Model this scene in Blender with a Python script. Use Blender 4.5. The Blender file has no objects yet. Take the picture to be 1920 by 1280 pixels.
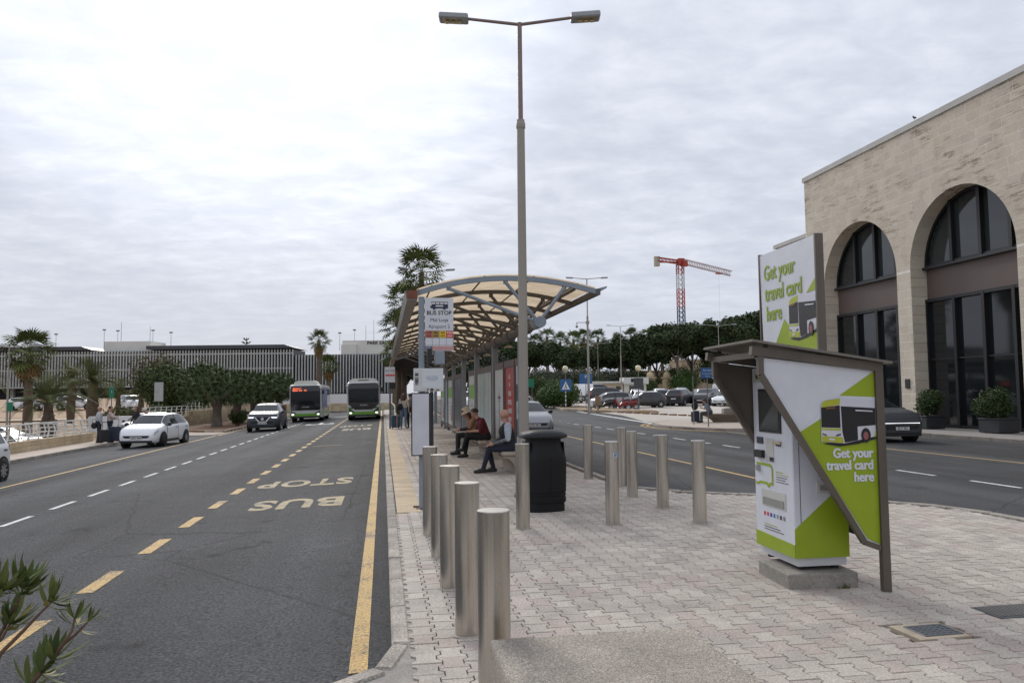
import bpy, bmesh, math, random
import numpy as np
from mathutils import Vector, Matrix, Euler, noise as mnoise
R = math.radians
PI = math.pi
random.seed(7)
rng = np.random.default_rng(7)
S = bpy.context.scene
COL = S.collection

# ------------------------------------------------------------ camera, sky, sun, exposure
cam_d = bpy.data.cameras.new('camera')
cam = bpy.data.objects.new('camera', cam_d)
COL.objects.link(cam)
cam_d.sensor_width = 36
cam_d.lens = 27.75
cam_d.clip_end = 6000
cam_d.clip_start = .05
yaw, pitch, roll = R(9.3), math.atan(98 / 1480), R(.6)
fw = Vector((math.sin(yaw) * math.cos(pitch), math.cos(yaw) * math.cos(pitch), math.sin(pitch)))
r0 = Vector((math.cos(yaw), -math.sin(yaw), 0))
u0 = r0.cross(fw)
rt = r0 * math.cos(roll) - u0 * math.sin(roll)
up = u0 * math.cos(roll) + r0 * math.sin(roll)
mw = Matrix((rt, up, -fw)).transposed().to_4x4()
mw.translation = (0, 0, 1.68)
cam.matrix_world = mw
S.camera = cam

SUN_AZ, SUN_EL = R(-9), R(30)          # azimuth from +Y towards +X
sd = Vector((math.sin(SUN_AZ) * math.cos(SUN_EL), math.cos(SUN_AZ) * math.cos(SUN_EL), math.sin(SUN_EL)))
sl = bpy.data.lights.new('sun', 'SUN')
sl.energy = 2.1
sl.angle = R(22)
sl.color = (1, .955, .89)
so = bpy.data.objects.new('sun', sl)
so.rotation_euler = sd.to_track_quat('Z', 'Y').to_euler()
so.location = (0, 0, 60)
COL.objects.link(so)

W = bpy.data.worlds.new('World')
S.world = W
W.use_nodes = True
def build_world():
    nt = W.node_tree
    n = nt.nodes
    n.clear()
    def N(t, **k):
        x = n.new(t)
        for a, b in k.items():
            setattr(x, a, b)
        return x
    L = nt.links.new
    tc = N('ShaderNodeTexCoord')
    sky = N('ShaderNodeTexSky', sky_type='NISHITA', sun_disc=False, sun_elevation=SUN_EL, sun_rotation=SUN_AZ)
    bg1 = N('ShaderNodeBackground')
    bg1.inputs[1].default_value = .09
    L(sky.outputs[0], bg1.inputs[0])
    sep = N('ShaderNodeSeparateXYZ')
    nrm = N('ShaderNodeVectorMath', operation='NORMALIZE')
    L(tc.outputs['Generated'], nrm.inputs[0])
    L(nrm.outputs[0], sep.inputs[0])
    # cloud sheet seen in perspective: direction / (z + k)
    zc = N('ShaderNodeMath', operation='MAXIMUM'); zc.inputs[1].default_value = 0.0
    L(sep.outputs[2], zc.inputs[0])
    za = N('ShaderNodeMath', operation='ADD'); za.inputs[1].default_value = .16
    L(zc.outputs[0], za.inputs[0])
    dx = N('ShaderNodeMath', operation='DIVIDE'); L(sep.outputs[0], dx.inputs[0]); L(za.outputs[0], dx.inputs[1])
    dy = N('ShaderNodeMath', operation='DIVIDE'); L(sep.outputs[1], dy.inputs[0]); L(za.outputs[0], dy.inputs[1])
    cb = N('ShaderNodeCombineXYZ'); L(dx.outputs[0], cb.inputs[0]); L(dy.outputs[0], cb.inputs[1])
    mp = N('ShaderNodeMapping'); mp.inputs['Rotation'].default_value = (0, 0, R(28)); mp.inputs['Scale'].default_value = (1.0, 1.35, 1)
    L(cb.outputs[0], mp.inputs[0])
    n1 = N('ShaderNodeTexNoise'); n1.inputs['Scale'].default_value = .85; n1.inputs['Detail'].default_value = 7; n1.inputs['Roughness'].default_value = .55; n1.inputs['Distortion'].default_value = .5
    n2 = N('ShaderNodeTexNoise'); n2.inputs['Scale'].default_value = 6.2; n2.inputs['Detail'].default_value = 8; n2.inputs['Roughness'].default_value = .58; n2.inputs['Distortion'].default_value = .25
    L(mp.outputs[0], n1.inputs[0]); L(mp.outputs[0], n2.inputs[0])
    mx = N('ShaderNodeMix', data_type='FLOAT'); mx.inputs[0].default_value = .5
    L(n1.outputs[0], mx.inputs[2]); L(n2.outputs[0], mx.inputs[3])
    cr = N('ShaderNodeValToRGB')
    cr.color_ramp.interpolation = 'B_SPLINE'
    e = cr.color_ramp.elements
    e[0].position = .36; e[0].color = (.505, .54, .625, 1)
    e[1].position = .64; e[1].color = (.715, .745, .82, 1)
    m = e.new(.5); m.color = (.58, .61, .69, 1)
    L(mx.outputs[0], cr.inputs[0])
    # flat veil of haze near the horizon
    hz = N('ShaderNodeMapRange', interpolation_type='SMOOTHSTEP'); hz.inputs[1].default_value = 0.0; hz.inputs[2].default_value = .2; hz.inputs[3].default_value = .8; hz.inputs[4].default_value = 0
    L(sep.outputs[2], hz.inputs[0])
    mh = N('ShaderNodeMix', data_type='RGBA'); mh.inputs[7].default_value = (.515, .555, .65, 1)
    L(hz.outputs[0], mh.inputs[0]); L(cr.outputs[0], mh.inputs[6])
    # thinner cloud round the sun and brighter overhead
    dt = N('ShaderNodeVectorMath', operation='DOT_PRODUCT'); dt.inputs[1].default_value = sd
    L(nrm.outputs[0], dt.inputs[0])
    gl = N('ShaderNodeMapRange', interpolation_type='SMOOTHERSTEP'); gl.inputs[1].default_value = .90; gl.inputs[2].default_value = 1.0; gl.inputs[3].default_value = 0; gl.inputs[4].default_value = .48
    L(dt.outputs['Value'], gl.inputs[0])
    ze = N('ShaderNodeMapRange'); ze.inputs[1].default_value = 0; ze.inputs[2].default_value = 1; ze.inputs[3].default_value = 1; ze.inputs[4].default_value = 1.3
    L(sep.outputs[2], ze.inputs[0])
    br = N('ShaderNodeMath', operation='ADD'); L(gl.outputs[0], br.inputs[0]); L(ze.outputs[0], br.inputs[1])
    bg2 = N('ShaderNodeBackground')
    L(mh.outputs[2], bg2.inputs[0]); L(br.outputs[0], bg2.inputs[1])
    ms = N('ShaderNodeMixShader'); ms.inputs[0].default_value = .95
    L(bg1.outputs[0], ms.inputs[1]); L(bg2.outputs[0], ms.inputs[2])
    out = N('ShaderNodeOutputWorld')
    L(ms.outputs[0], out.inputs[0])
build_world()
S.view_settings.view_transform = 'Standard'
S.view_settings.look = 'None'
S.view_settings.exposure = .14
S.view_settings.gamma = 1
S.view_settings.use_curve_mapping = False

# ------------------------------------------------------------ helpers
MATS = {}
def M(name, col, rough=.6, metal=0., var=.12, scale=3., bump=0., bscale=40., spec=.5, coat=0., trans=0., emit=None, fine=0., fscale=120., rand=0., alpha=1., stretch=None):
    """Principled material with world-space noise in colour and relief."""
    if name in MATS:
        return MATS[name]
    m = bpy.data.materials.new(name)
    m.use_nodes = True
    nt = m.node_tree
    n, L = nt.nodes, nt.links.new
    b = n['Principled BSDF']
    b.inputs['Roughness'].default_value = rough
    b.inputs['Metallic'].default_value = metal
    b.inputs['Specular IOR Level'].default_value = spec
    b.inputs['Coat Weight'].default_value = coat
    b.inputs['Coat Roughness'].default_value = .06
    b.inputs['Alpha'].default_value = alpha
    if trans:
        b.inputs['Transmission Weight'].default_value = trans
    c = (*col, 1)
    src = None
    if var or fine or bump or rand:
        g = n.new('ShaderNodeNewGeometry')
        pos = g.outputs['Position']
        if stretch:
            mp = n.new('ShaderNodeMapping'); mp.inputs['Scale'].default_value = stretch
            L(pos, mp.inputs[0]); pos = mp.outputs[0]
    def scaled(src_sock, fac_sock, amt):
        mr = n.new('ShaderNodeMapRange')
        mr.inputs[1].default_value = .25; mr.inputs[2].default_value = .75
        mr.inputs[3].default_value = 1 - amt; mr.inputs[4].default_value = 1 + amt
        L(fac_sock, mr.inputs[0])
        vm = n.new('ShaderNodeVectorMath'); vm.operation = 'SCALE'
        if src_sock is None:
            vm.inputs[0].default_value = col
        else:
            L(src_sock, vm.inputs[0])
        L(mr.outputs[0], vm.inputs['Scale'])
        return vm.outputs[0]
    if var:
        t = n.new('ShaderNodeTexNoise'); t.inputs['Scale'].default_value = scale; t.inputs['Detail'].default_value = 5; t.inputs['Roughness'].default_value = .6
        L(pos, t.inputs[0])
        src = scaled(src, t.outputs[0], var)
    if fine:
        t = n.new('ShaderNodeTexNoise'); t.inputs['Scale'].default_value = fscale; t.inputs['Detail'].default_value = 2
        L(pos, t.inputs[0])
        src = scaled(src, t.outputs[0], fine)
    if rand:
        oi = n.new('ShaderNodeObjectInfo')
        src = scaled(src, oi.outputs['Random'], rand)
    if src is not None:
        L(src, b.inputs['Base Color'])
    else:
        b.inputs['Base Color'].default_value = c
    if bump:
        t = n.new('ShaderNodeTexNoise'); t.inputs['Scale'].default_value = bscale; t.inputs['Detail'].default_value = 4
        L(pos, t.inputs[0])
        bp = n.new('ShaderNodeBump'); bp.inputs['Strength'].default_value = bump; bp.inputs['Distance'].default_value = .02
        L(t.outputs[0], bp.inputs['Height']); L(bp.outputs[0], b.inputs['Normal'])
    if emit:
        b.inputs['Emission Color'].default_value = (*emit[0], 1)
        b.inputs['Emission Strength'].default_value = emit[1]
    m.diffuse_color = c
    MATS[name] = m
    return m

class MB:
    """collects boxes, tubes, lathes and prisms and links them as one mesh object"""
    def __init__(s):
        s.v, s.f, s.m, s.sm = [], [], [], []
        s.mi = 0
    def add(s, vs, fs, smooth=False, T=None):
        o = len(s.v)
        if T is not None:
            vs = [T @ Vector(p) for p in vs]
        s.v.extend([tuple(p) for p in vs])
        for f in fs:
            s.f.append(tuple(i + o for i in f)); s.m.append(s.mi); s.sm.append(smooth)
        return s
    def box(s, c, d, rz=0, T=None, b=0):
        x, y, z = d[0] / 2, d[1] / 2, d[2] / 2
        if b:
            vs, fs = [], []
            k = min(b, x * .9, y * .9, z * .9)
            lay = [(-z, x - k, y - k), (-z + k, x, y), (z - k, x, y), (z, x - k, y - k)]
            for (zz, xx, yy) in lay:
                e = k
                if xx == x:
                    ring = [(-xx + e, -yy), (xx - e, -yy), (xx, -yy + e), (xx, yy - e), (xx - e, yy), (-xx + e, yy), (-xx, yy - e), (-xx, -yy + e)]
                else:
                    ring = [(-xx, -yy), (xx, -yy), (xx, -yy), (xx, yy), (xx, yy), (-xx, yy), (-xx, yy), (-xx, -yy)]
                vs += [(p[0], p[1], zz) for p in ring]
            for l in range(3):
                for i in range(8):
                    j = (i + 1) % 8
                    fs.append((l * 8 + i, l * 8 + j, l * 8 + 8 + j, l * 8 + 8 + i))
            fs.append(tuple(reversed(range(8)))); fs.append(tuple(range(24, 32)))
        else:
            vs = [(-x, -y, -z), (x, -y, -z), (x, y, -z), (-x, y, -z), (-x, -y, z), (x, -y, z), (x, y, z), (-x, y, z)]
            fs = [(0, 3, 2, 1), (4, 5, 6, 7), (0, 1, 5, 4), (1, 2, 6, 5), (2, 3, 7, 6), (3, 0, 4, 7)]
        A = Matrix.Translation(c) @ Matrix.Rotation(rz, 4, 'Z')
        if T is not None:
            A = T @ A
        return s.add(vs, fs, False, A)
    def beam(s, p0, p1, w, h, upv=(0, 0, 1)):
        p0, p1 = Vector(p0), Vector(p1)
        d = (p1 - p0); l = d.length; d.normalize()
        sx = d.cross(Vector(upv))
        if sx.length < 1e-4:
            sx = d.cross(Vector((0, 1, 0)))
        sx.normalize(); uz = sx.cross(d)
        A = Matrix((sx, d, uz)).transposed().to_4x4(); A.translation = (p0 + p1) / 2
        return s.box((0, 0, 0), (w, l, h), T=A)
    def cyl(s, p0, p1, ra, rb=None, n=12, cap=True, smooth=True):
        rb = ra if rb is None else rb
        p0, p1 = Vector(p0), Vector(p1)
        d = (p1 - p0).normalized()
        a = d.orthogonal().normalized(); c = d.cross(a)
        vs = []
        for p, r in ((p0, ra), (p1, rb)):
            for i in range(n):
                t = 2 * PI * i / n
                vs.append(p + (a * math.cos(t) + c * math.sin(t)) * r)
        s.add(vs, [(i, (i + 1) % n, n + (i + 1) % n, n + i) for i in range(n)], smooth)
        if cap:
            s.add(vs, [tuple(reversed(range(n))), tuple(range(n, 2 * n))], False)
        return s
    def tube(s, pts, rs, n=8, cap=True):
        pts = [Vector(p) for p in pts]
        if not hasattr(rs, '__len__'):
            rs = [rs] * len(pts)
        vs = []
        a = None
        for i, p in enumerate(pts):
            d = (pts[min(i + 1, len(pts) - 1)] - pts[max(i - 1, 0)]).normalized()
            a = d.orthogonal().normalized() if a is None else (a - d * a.dot(d)).normalized()
            c = d.cross(a)
            for k in range(n):
                t = 2 * PI * k / n
                vs.append(p + (a * math.cos(t) + c * math.sin(t)) * rs[i])
        fs = []
        for i in range(len(pts) - 1):
            for k in range(n):
                j = (k + 1) % n
                fs.append((i * n + k, i * n + j, (i + 1) * n + j, (i + 1) * n + k))
        s.add(vs, fs, True)
        if cap:
            o = (len(pts) - 1) * n
            s.add(vs, [tuple(reversed(range(n))), tuple(range(o, o + n))], False)
        return s
    def lathe(s, prof, n=24, T=None, smooth=True, cap=True):
        """prof: (r, z) from bottom to top about z"""
        vs = []
        for r, z in prof:
            for k in range(n):
                t = 2 * PI * k / n
                vs.append((r * math.cos(t), r * math.sin(t), z))
        fs = []
        for i in range(len(prof) - 1):
            for k in range(n):
                j = (k + 1) % n
                fs.append((i * n + k, i * n + j, (i + 1) * n + j, (i + 1) * n + k))
        s.add(vs, fs, smooth, T)
        o = (len(prof) - 1) * n
        caps = []
        if prof[0][0] > 1e-4: caps.append(tuple(reversed(range(n))))
        if prof[-1][0] > 1e-4: caps.append(tuple(range(o, o + n)))
        if caps and cap: s.add(vs, caps, False, T)
        return s
    def ball(s, c, r, n=12, m=8, sc=(1, 1, 1)):
        vs, fs = [], []
        for i in range(m + 1):
            ph = -PI / 2 + PI * i / m
            for k in range(n):
                t = 2 * PI * k / n
                vs.append((c[0] + r * sc[0] * math.cos(ph) * math.cos(t), c[1] + r * sc[1] * math.cos(ph) * math.sin(t), c[2] + r * sc[2] * math.sin(ph)))
        for i in range(m):
            for k in range(n):
                j = (k + 1) % n
                fs.append((i * n + k, i * n + j, (i + 1) * n + j, (i + 1) * n + k))
        return s.add(vs, fs, True)
    def prism(s, poly, O, U, V, t):
        """polygon (u,v) in plane O+uU+vV, thickness t along U x V"""
        O, U, V = Vector(O), Vector(U), Vector(V)
        Wn = U.cross(V).normalized() * t
        n = len(poly)
        vs = [O + U * a + V * b for a, b in poly] + [O + U * a + V * b + Wn for a, b in poly]
        fs = [tuple(reversed(range(n))), tuple(range(n, 2 * n))] + [(i, (i + 1) % n, n + (i + 1) % n, n + i) for i in range(n)]
        return s.add(vs, fs)
    def quad(s, *p):
        return s.add(p, [tuple(range(len(p)))])
    def mesh(s, name, mats):
        me = bpy.data.meshes.new(name)
        me.from_pydata(s.v, [], s.f)
        if not isinstance(mats, (list, tuple)):
            mats = [mats]
        for m in mats:
            me.materials.append(m)
        me.polygons.foreach_set('material_index', s.m)
        me.polygons.foreach_set('use_smooth', s.sm)
        me.update()
        return me
    def build(s, name, mats, parent=None, sharp=None):
        me = s.mesh(name, mats)
        if sharp:
            me.set_sharp_from_angle(angle=R(sharp))
        return link(name, me, parent)

def link(name, me, parent=None, loc=(0, 0, 0), rz=0, mat=None):
    o = bpy.data.objects.new(name, me)
    COL.objects.link(o)
    o.parent = parent
    o.location = loc
    if rz: o.rotation_euler = (0, 0, rz)
    if mat:
        for sl_ in o.material_slots:
            sl_.link = 'OBJECT'; sl_.material = mat
    return o
def tag(o, label=None, cat=None, group=None, kind=None):
    if label: o['label'] = label
    if cat: o['category'] = cat
    if group: o['group'] = group
    if kind: o['kind'] = kind
    return o
def thing(name, label, cat, loc=(0, 0, 0), rz=0, group=None):
    o = bpy.data.objects.new(name, None)
    o.empty_display_size = .2
    COL.objects.link(o)
    o.location = loc
    o.rotation_euler = (0, 0, rz)
    return tag(o, label, cat, group)
def struct(name, mb, mats, **k):
    return tag(mb.build(name, mats, **k), kind='structure')
def copy_tree(o, parent=None, loc=None, rz=None, sc=None, label=None, group=None):
    c = o.copy()
    COL.objects.link(c)
    c.parent = parent
    if loc is not None: c.location = loc
    if rz is not None: c.rotation_euler = (0, 0, rz)
    if sc is not None: c.scale = sc if hasattr(sc, '__len__') else (sc, sc, sc)
    if label: c['label'] = label
    if group: c['group'] = group
    for ch in list(o.children):
        copy_tree(ch, c)
    return c
_dg = None
def text_mesh(body, size=1., bold=0., align='CENTER', depth=.001, space=1.):
    cu = bpy.data.curves.new('lettering', 'FONT')
    cu.body = body; cu.size = size; cu.align_x = align; cu.align_y = 'CENTER'
    cu.extrude = depth; cu.offset = bold; cu.resolution_u = 3; cu.space_character = space
    o = bpy.data.objects.new('lettering', cu)
    COL.objects.link(o)
    dg = bpy.context.evaluated_depsgraph_get()
    me = bpy.data.meshes.new_from_object(o.evaluated_get(dg))
    bpy.data.objects.remove(o)
    bpy.data.curves.remove(cu)
    return me
def frame(O, U, V):
    """matrix whose x axis runs along U, y along V"""
    U, V = Vector(U), Vector(V)
    N_ = U.cross(V).normalized()
    m = Matrix((U, V, N_)).transposed().to_4x4()
    m.translation = O
    return m
def text(body, O, U, V, size, mat, parent=None, bold=0., align='CENTER', depth=.001, name='lettering', space=1., local=False):
    me = text_mesh(body, size, bold, align, depth, space)
    me.materials.clear(); me.materials.append(mat)
    me.transform(frame(O, U, V))
    o = bpy.data.objects.new(name, me)
    COL.objects.link(o)
    o.parent = parent
    return o
def pip(x, y, poly):
    c = False
    j = len(poly) - 1
    for i in range(len(poly)):
        xi, yi = poly[i]; xj, yj = poly[j]
        if (yi > y) != (yj > y) and x < (xj - xi) * (y - yi) / (yj - yi) + xi:
            c = not c
        j = i
    return c
def zl(x):
    """surface of the left carriageway, which falls away to the left"""
    return -.12 + .036 * (x - .06)
def zr(y):
    """ground level of the right hand side, rising gently to the car park"""
    return -.12 + max(0., y - 45) * .0135

# ------------------------------------------------------------ materials
asph = M('asphalt', (.060, .061, .064), .9, var=.22, scale=.35, fine=.75, fscale=42, bump=1.0, bscale=70, spec=.25)
def upgrade_asphalt(m, worn):
    """speckle of pale chippings and long faint wheel tracks on the asphalt"""
    nt = m.node_tree; n, L = nt.nodes, nt.links.new
    b = n['Principled BSDF']
    src = b.inputs['Base Color'].links[0].from_socket
    g = n.new('ShaderNodeNewGeometry')
    v = n.new('ShaderNodeTexVoronoi'); v.inputs['Scale'].default_value = 38
    L(g.outputs['Position'], v.inputs['Vector'])
    mr = n.new('ShaderNodeMapRange'); mr.inputs[1].default_value = .0; mr.inputs[2].default_value = .28; mr.inputs[3].default_value = .30; mr.inputs[4].default_value = 0
    L(v.outputs['Distance'], mr.inputs[0])
    wn = n.new('ShaderNodeMath'); wn.operation = 'MULTIPLY'
    sp = n.new('ShaderNodeSeparateColor'); L(v.outputs['Color'], sp.inputs[0])
    L(mr.outputs[0], wn.inputs[0]); L(sp.outputs[0], wn.inputs[1])
    mx = n.new('ShaderNodeMix'); mx.data_type = 'RGBA'; mx.inputs[7].default_value = (.30, .29, .28, 1)
    L(wn.outputs[0], mx.inputs[0]); L(src, mx.inputs[6])
    mp = n.new('ShaderNodeMapping'); mp.inputs['Scale'].default_value = (.8, .03, 1)
    L(g.outputs['Position'], mp.inputs[0])
    t = n.new('ShaderNodeTexNoise'); t.inputs['Scale'].default_value = 1; t.inputs['Detail'].default_value = 6
    L(mp.outputs[0], t.inputs[0])
    m2 = n.new('ShaderNodeMapRange'); m2.inputs[1].default_value = .3; m2.inputs[2].default_value = .7; m2.inputs[3].default_value = 1 - worn; m2.inputs[4].default_value = 1 + worn
    L(t.outputs[0], m2.inputs[0])
    vm = n.new('ShaderNodeVectorMath'); vm.operation = 'SCALE'
    L(mx.outputs[2], vm.inputs[0]); L(m2.outputs[0], vm.inputs['Scale'])
    L(vm.outputs[0], b.inputs['Base Color'])
upgrade_asphalt(asph, .42)
def stain_asphalt(m):
    """dark oil drips and paler scuffed patches with outlines of their own"""
    n, L = m.node_tree.nodes, m.node_tree.links.new
    b = n['Principled BSDF']; src = b.inputs['Base Color'].links[0].from_socket
    g = n.new('ShaderNodeNewGeometry')
    t = n.new('ShaderNodeTexNoise'); t.inputs['Scale'].default_value = 1.3; t.inputs['Detail'].default_value = 7; t.inputs['Roughness'].default_value = .65; t.inputs['Distortion'].default_value = .6
    L(g.outputs['Position'], t.inputs[0])
    cr = n.new('ShaderNodeValToRGB'); e = cr.color_ramp.elements
    e[0].position = .30; e[0].color = (.45, .45, .45, 1); e[1].position = .40; e[1].color = (1, 1, 1, 1)
    for p_, c in ((.60, 1.0), (.70, 1.35)):
        x = e.new(p_); x.color = (c, c, c, 1)
    L(t.outputs[0], cr.inputs[0])
    v = n.new('ShaderNodeTexVoronoi'); v.feature = 'DISTANCE_TO_EDGE'; v.inputs['Scale'].default_value = .16
    t3 = n.new('ShaderNodeTexNoise'); t3.inputs['Scale'].default_value = 2.5; L(g.outputs['Position'], t3.inputs[0])
    ad = n.new('ShaderNodeMix'); ad.data_type = 'VECTOR'; ad.inputs[0].default_value = .12; L(g.outputs['Position'], ad.inputs[4]); L(t3.outputs['Color'], ad.inputs[5]); L(ad.outputs[1], v.inputs['Vector'])
    mr = n.new('ShaderNodeMapRange'); mr.inputs[1].default_value = 0; mr.inputs[2].default_value = .0035; mr.inputs[3].default_value = .55; mr.inputs[4].default_value = 1; L(v.outputs['Distance'], mr.inputs[0])
    v1 = n.new('ShaderNodeVectorMath'); v1.operation = 'MULTIPLY'; L(src, v1.inputs[0]); L(cr.outputs[0], v1.inputs[1])
    v2 = n.new('ShaderNodeVectorMath'); v2.operation = 'SCALE'; L(v1.outputs[0], v2.inputs[0]); L(mr.outputs[0], v2.inputs['Scale'])
    L(v2.outputs[0], b.inputs['Base Color'])
stain_asphalt(asph)
def paint(name, col, wear=.5, scale=9., col2=(.075, .075, .078)):
    """road paint rubbed through to the asphalt by a noise mask"""
    m = M(name, col, .75, var=.15, scale=4, bump=.8, bscale=70, fine=.55, fscale=48)
    nt = m.node_tree; n, L = nt.nodes, nt.links.new
    b = n['Principled BSDF']
    src = b.inputs['Base Color'].links[0].from_socket
    g = n.new('ShaderNodeNewGeometry')
    t = n.new('ShaderNodeTexNoise'); t.inputs['Scale'].default_value = scale * 5; t.inputs['Detail'].default_value = 3
    t2 = n.new('ShaderNodeTexNoise'); t2.inputs['Scale'].default_value = scale * .25; t2.inputs['Detail'].default_value = 4
    L(g.outputs['Position'], t.inputs[0]); L(g.outputs['Position'], t2.inputs[0])
    ad = n.new('ShaderNodeMath'); ad.operation = 'ADD'; L(t.outputs[0], ad.inputs[0]); L(t2.outputs[0], ad.inputs[1])
    mr = n.new('ShaderNodeMapRange'); mr.inputs[1].default_value = .62 + .5 * wear * .5; mr.inputs[2].default_value = .45 + .5 * wear * .5; mr.inputs[3].default_value = 0; mr.inputs[4].default_value = .85
    L(ad.outputs[0], mr.inputs[0])
    mx = n.new('ShaderNodeMix'); mx.data_type = 'RGBA'; mx.inputs[7].default_value = (*col2, 1)
    L(mr.outputs[0], mx.inputs[0]); L(src, mx.inputs[6]); L(mx.outputs[2], b.inputs['Base Color'])
    return m
yel = paint('yellow_road_paint', (.50, .325, .11), 1.28)
yel2 = paint('thin_yellow_road_paint', (.50, .34, .13), .9)
whp = paint('white_road_paint', (.66, .66, .64), 1.1)
letp = paint('faded_letter_paint', (.36, .285, .155), 1.35)
conc = M('kerb_concrete', (.345, .31, .268), .9, var=.42, scale=2.8, fine=.45, fscale=55, bump=.9, bscale=60, rand=.08)
steelb = M('painted_steel_blue_grey', (.235, .275, .32), .5, var=.1, scale=2, spec=.5)
steelg = M('painted_steel_grey', (.165, .165, .165), .55, var=.12, scale=2)
steeld = M('dark_brown_steel', (.115, .105, .096), .6, var=.15, scale=2)
black = M('black_plastic', (.018, .018, .02), .45, var=.1, scale=6)
white = M('white_paint', (.74, .75, .76), .45, var=.03, scale=2)
# ------------------------------------------------------------ ground, roads, pavements
sand = M('sandy_soil', (.36, .245, .15), .95, var=.3, scale=.35, fine=.3, fscale=14, bump=.5, bscale=4)
lot = M('pale_car_park_concrete', (.42, .38, .33), .9, var=.16, scale=.25, fine=.15, fscale=9)
lpav = M('left_pavement_slabs', (.44, .365, .30), .9, var=.14, scale=.8, fine=.2, fscale=25, bump=.3, bscale=30)
tpav = M('terminal_pavement', (.25, .235, .22), .9, var=.15, scale=.7, fine=.2, fscale=25)
soil = M('bare_brown_soil', (.19, .105, .06), .95, var=.3, scale=1.2, fine=.3, fscale=20, bump=.8, bscale=9)

g = MB()
g.quad((-1500, -900, -2.6), (1500, -900, -2.6), (1500, 2400, -2.6), (-1500, 2400, -2.6))
struct('ground', g, M('far_dry_ground', (.21, .17, .115), .95, var=.3, scale=.02))

# left carriageway
g = MB()
ys = [-30, 5, 15, 30, 50, 75, 98]
for a, b in zip(ys, ys[1:]):
    g.quad((-12.82, a, zl(-12.82)), (.07, a, zl(.07)), (.07, b, zl(.07)), (-12.82, b, zl(-12.82)))
struct('left_road', g, asph)
g = MB()
g.quad((4.4, -30, -.12), (20.75, -30, -.12), (20.75, 45, -.12), (4.4, 45, -.12))
g.quad((4.4, 45, -.12), (16.6, 45, -.12), (18.6, 72, zr(72)), (4.4, 72, zr(72)))
g.quad((4.4, 72, zr(72)), (18.6, 72, zr(72)), (22, 120, zr(120)), (4.4, 120, zr(120)))
struct('right_road', g, asph)

def strip(mb, x0, x1, y0, y1, zf, dz=.004):
    mb.quad((x0, y0, zf(x0) + dz), (x1, y0, zf(x1) + dz), (x1, y1, zf(x1) + dz), (x0, y1, zf(x0) + dz))
def marking(name, mb, mat, road):
    o = mb.build(name, mat, bpy.data.objects[road])
    return o
g = MB(); y = 5.38
while y < 90:
    strip(g, -.222, -.10, y, y + 6.0, zl); y += 6.0
marking('solid_yellow_line', g, yel, 'left_road')
for k in range(40):
    g = MB(); yy = 6.5 + 1.955 * k
    strip(g, -2.97, -2.81, yy, yy + 1.0, zl)
    marking('yellow_dash', g, yel, 'left_road')
for k in range(36):
    g = MB(); yy = 11.9 + 1.92 * k
    strip(g, -6.03, -5.93, yy, yy + 1.12, zl)
    marking('white_dash', g, whp, 'left_road')
g = MB(); strip(g, -9.1, -8.98, -5, 45.5, zl); marking('thin_yellow_line', g, yel2, 'left_road')
g = MB()
strip(g, -9.1, -8.9, 46.0, 90, zl, .006); marking('kerbside_yellow_line', g, yel, 'left_road')
for xx, y0, y1 in ((-2.6, 30.6, 30.7),):
    g = MB(); strip(g, -2.6, -1.5, y0, y1, zl); strip(g, -.8, -.4, 31.2, 31.27, zl); marking('joint_line', g, yel2, 'left_road')
def road_text(body, cx, cy, h, w, mat, road='left_road', flip=True):
    me = text_mesh(body, 1.0, .035, 'CENTER', 0.0, 1.1)
    xs = [v.co.x for v in me.vertices]; ysv = [v.co.y for v in me.vertices]
    sx = w / (max(xs) - min(xs)); sy = h / (max(ysv) - min(ysv))
    mx_, my_ = (max(xs) + min(xs)) / 2, (max(ysv) + min(ysv)) / 2
    for v in me.vertices:
        x_, y_ = (v.co.x - mx_) * sx, (v.co.y - my_) * sy
        if flip: x_, y_ = -x_, -y_
        X, Y = cx + x_, cy + y_
        v.co = (X, Y, zl(X) + .0045)
    me.materials.clear(); me.materials.append(mat)
    return link('road_lettering', me, bpy.data.objects[road])
# lettering is read by drivers coming towards the camera, so it stands on its head from here
road_text('BUS', -1.46, 14.25, 1.25, 1.55, letp)
road_text('STOP', -1.62, 17.6, 1.3, 1.95, letp)
road_text('BUS', -1.46, 44.5, 2.3, 1.55, letp)
road_text('STOP', -1.62, 49.5, 2.3, 1.95, letp)
for cx in (-8.0, -4.3):
    g = MB()
    z_ = lambda x: zl(x) + .005
    P_ = [(-.95, 0), (.95, 0), (.95, 1.1), (.62, 1.1), (.62, .5), (.12, .5), (.12, 2.6), (-.12, 2.6), (-.12, .5), (-.62, .5), (-.62, 1.1), (-.95, 1.1)]
    for a in ((0, 1, 4, 9), (1, 2, 3, 4), (9, 10, 11, 0), (5, 6, 7, 8)):
        g.quad(*[(cx + P_[i][0], 55.5 + P_[i][1] * 1.3, z_(cx + P_[i][0])) for i in a])
    marking('white_arrow_marking', g, whp, 'left_road')
g = MB()
pts = [(-4.6 + 2.6 * math.sin(t) , 72 + 11 * (1 - math.cos(t)) + t * 3) for t in np.linspace(0, 2.6, 16)]
for a, b in zip(pts, pts[1:]):
    g.quad((a[0] - .08, a[1], zl(a[0]) + .005), (a[0] + .08, a[1], zl(a[0]) + .005), (b[0] + .08, b[1], zl(b[0]) + .005), (b[0] - .08, b[1], zl(b[0]) + .005))
marking('curved_white_line', g, whp, 'left_road')

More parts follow.
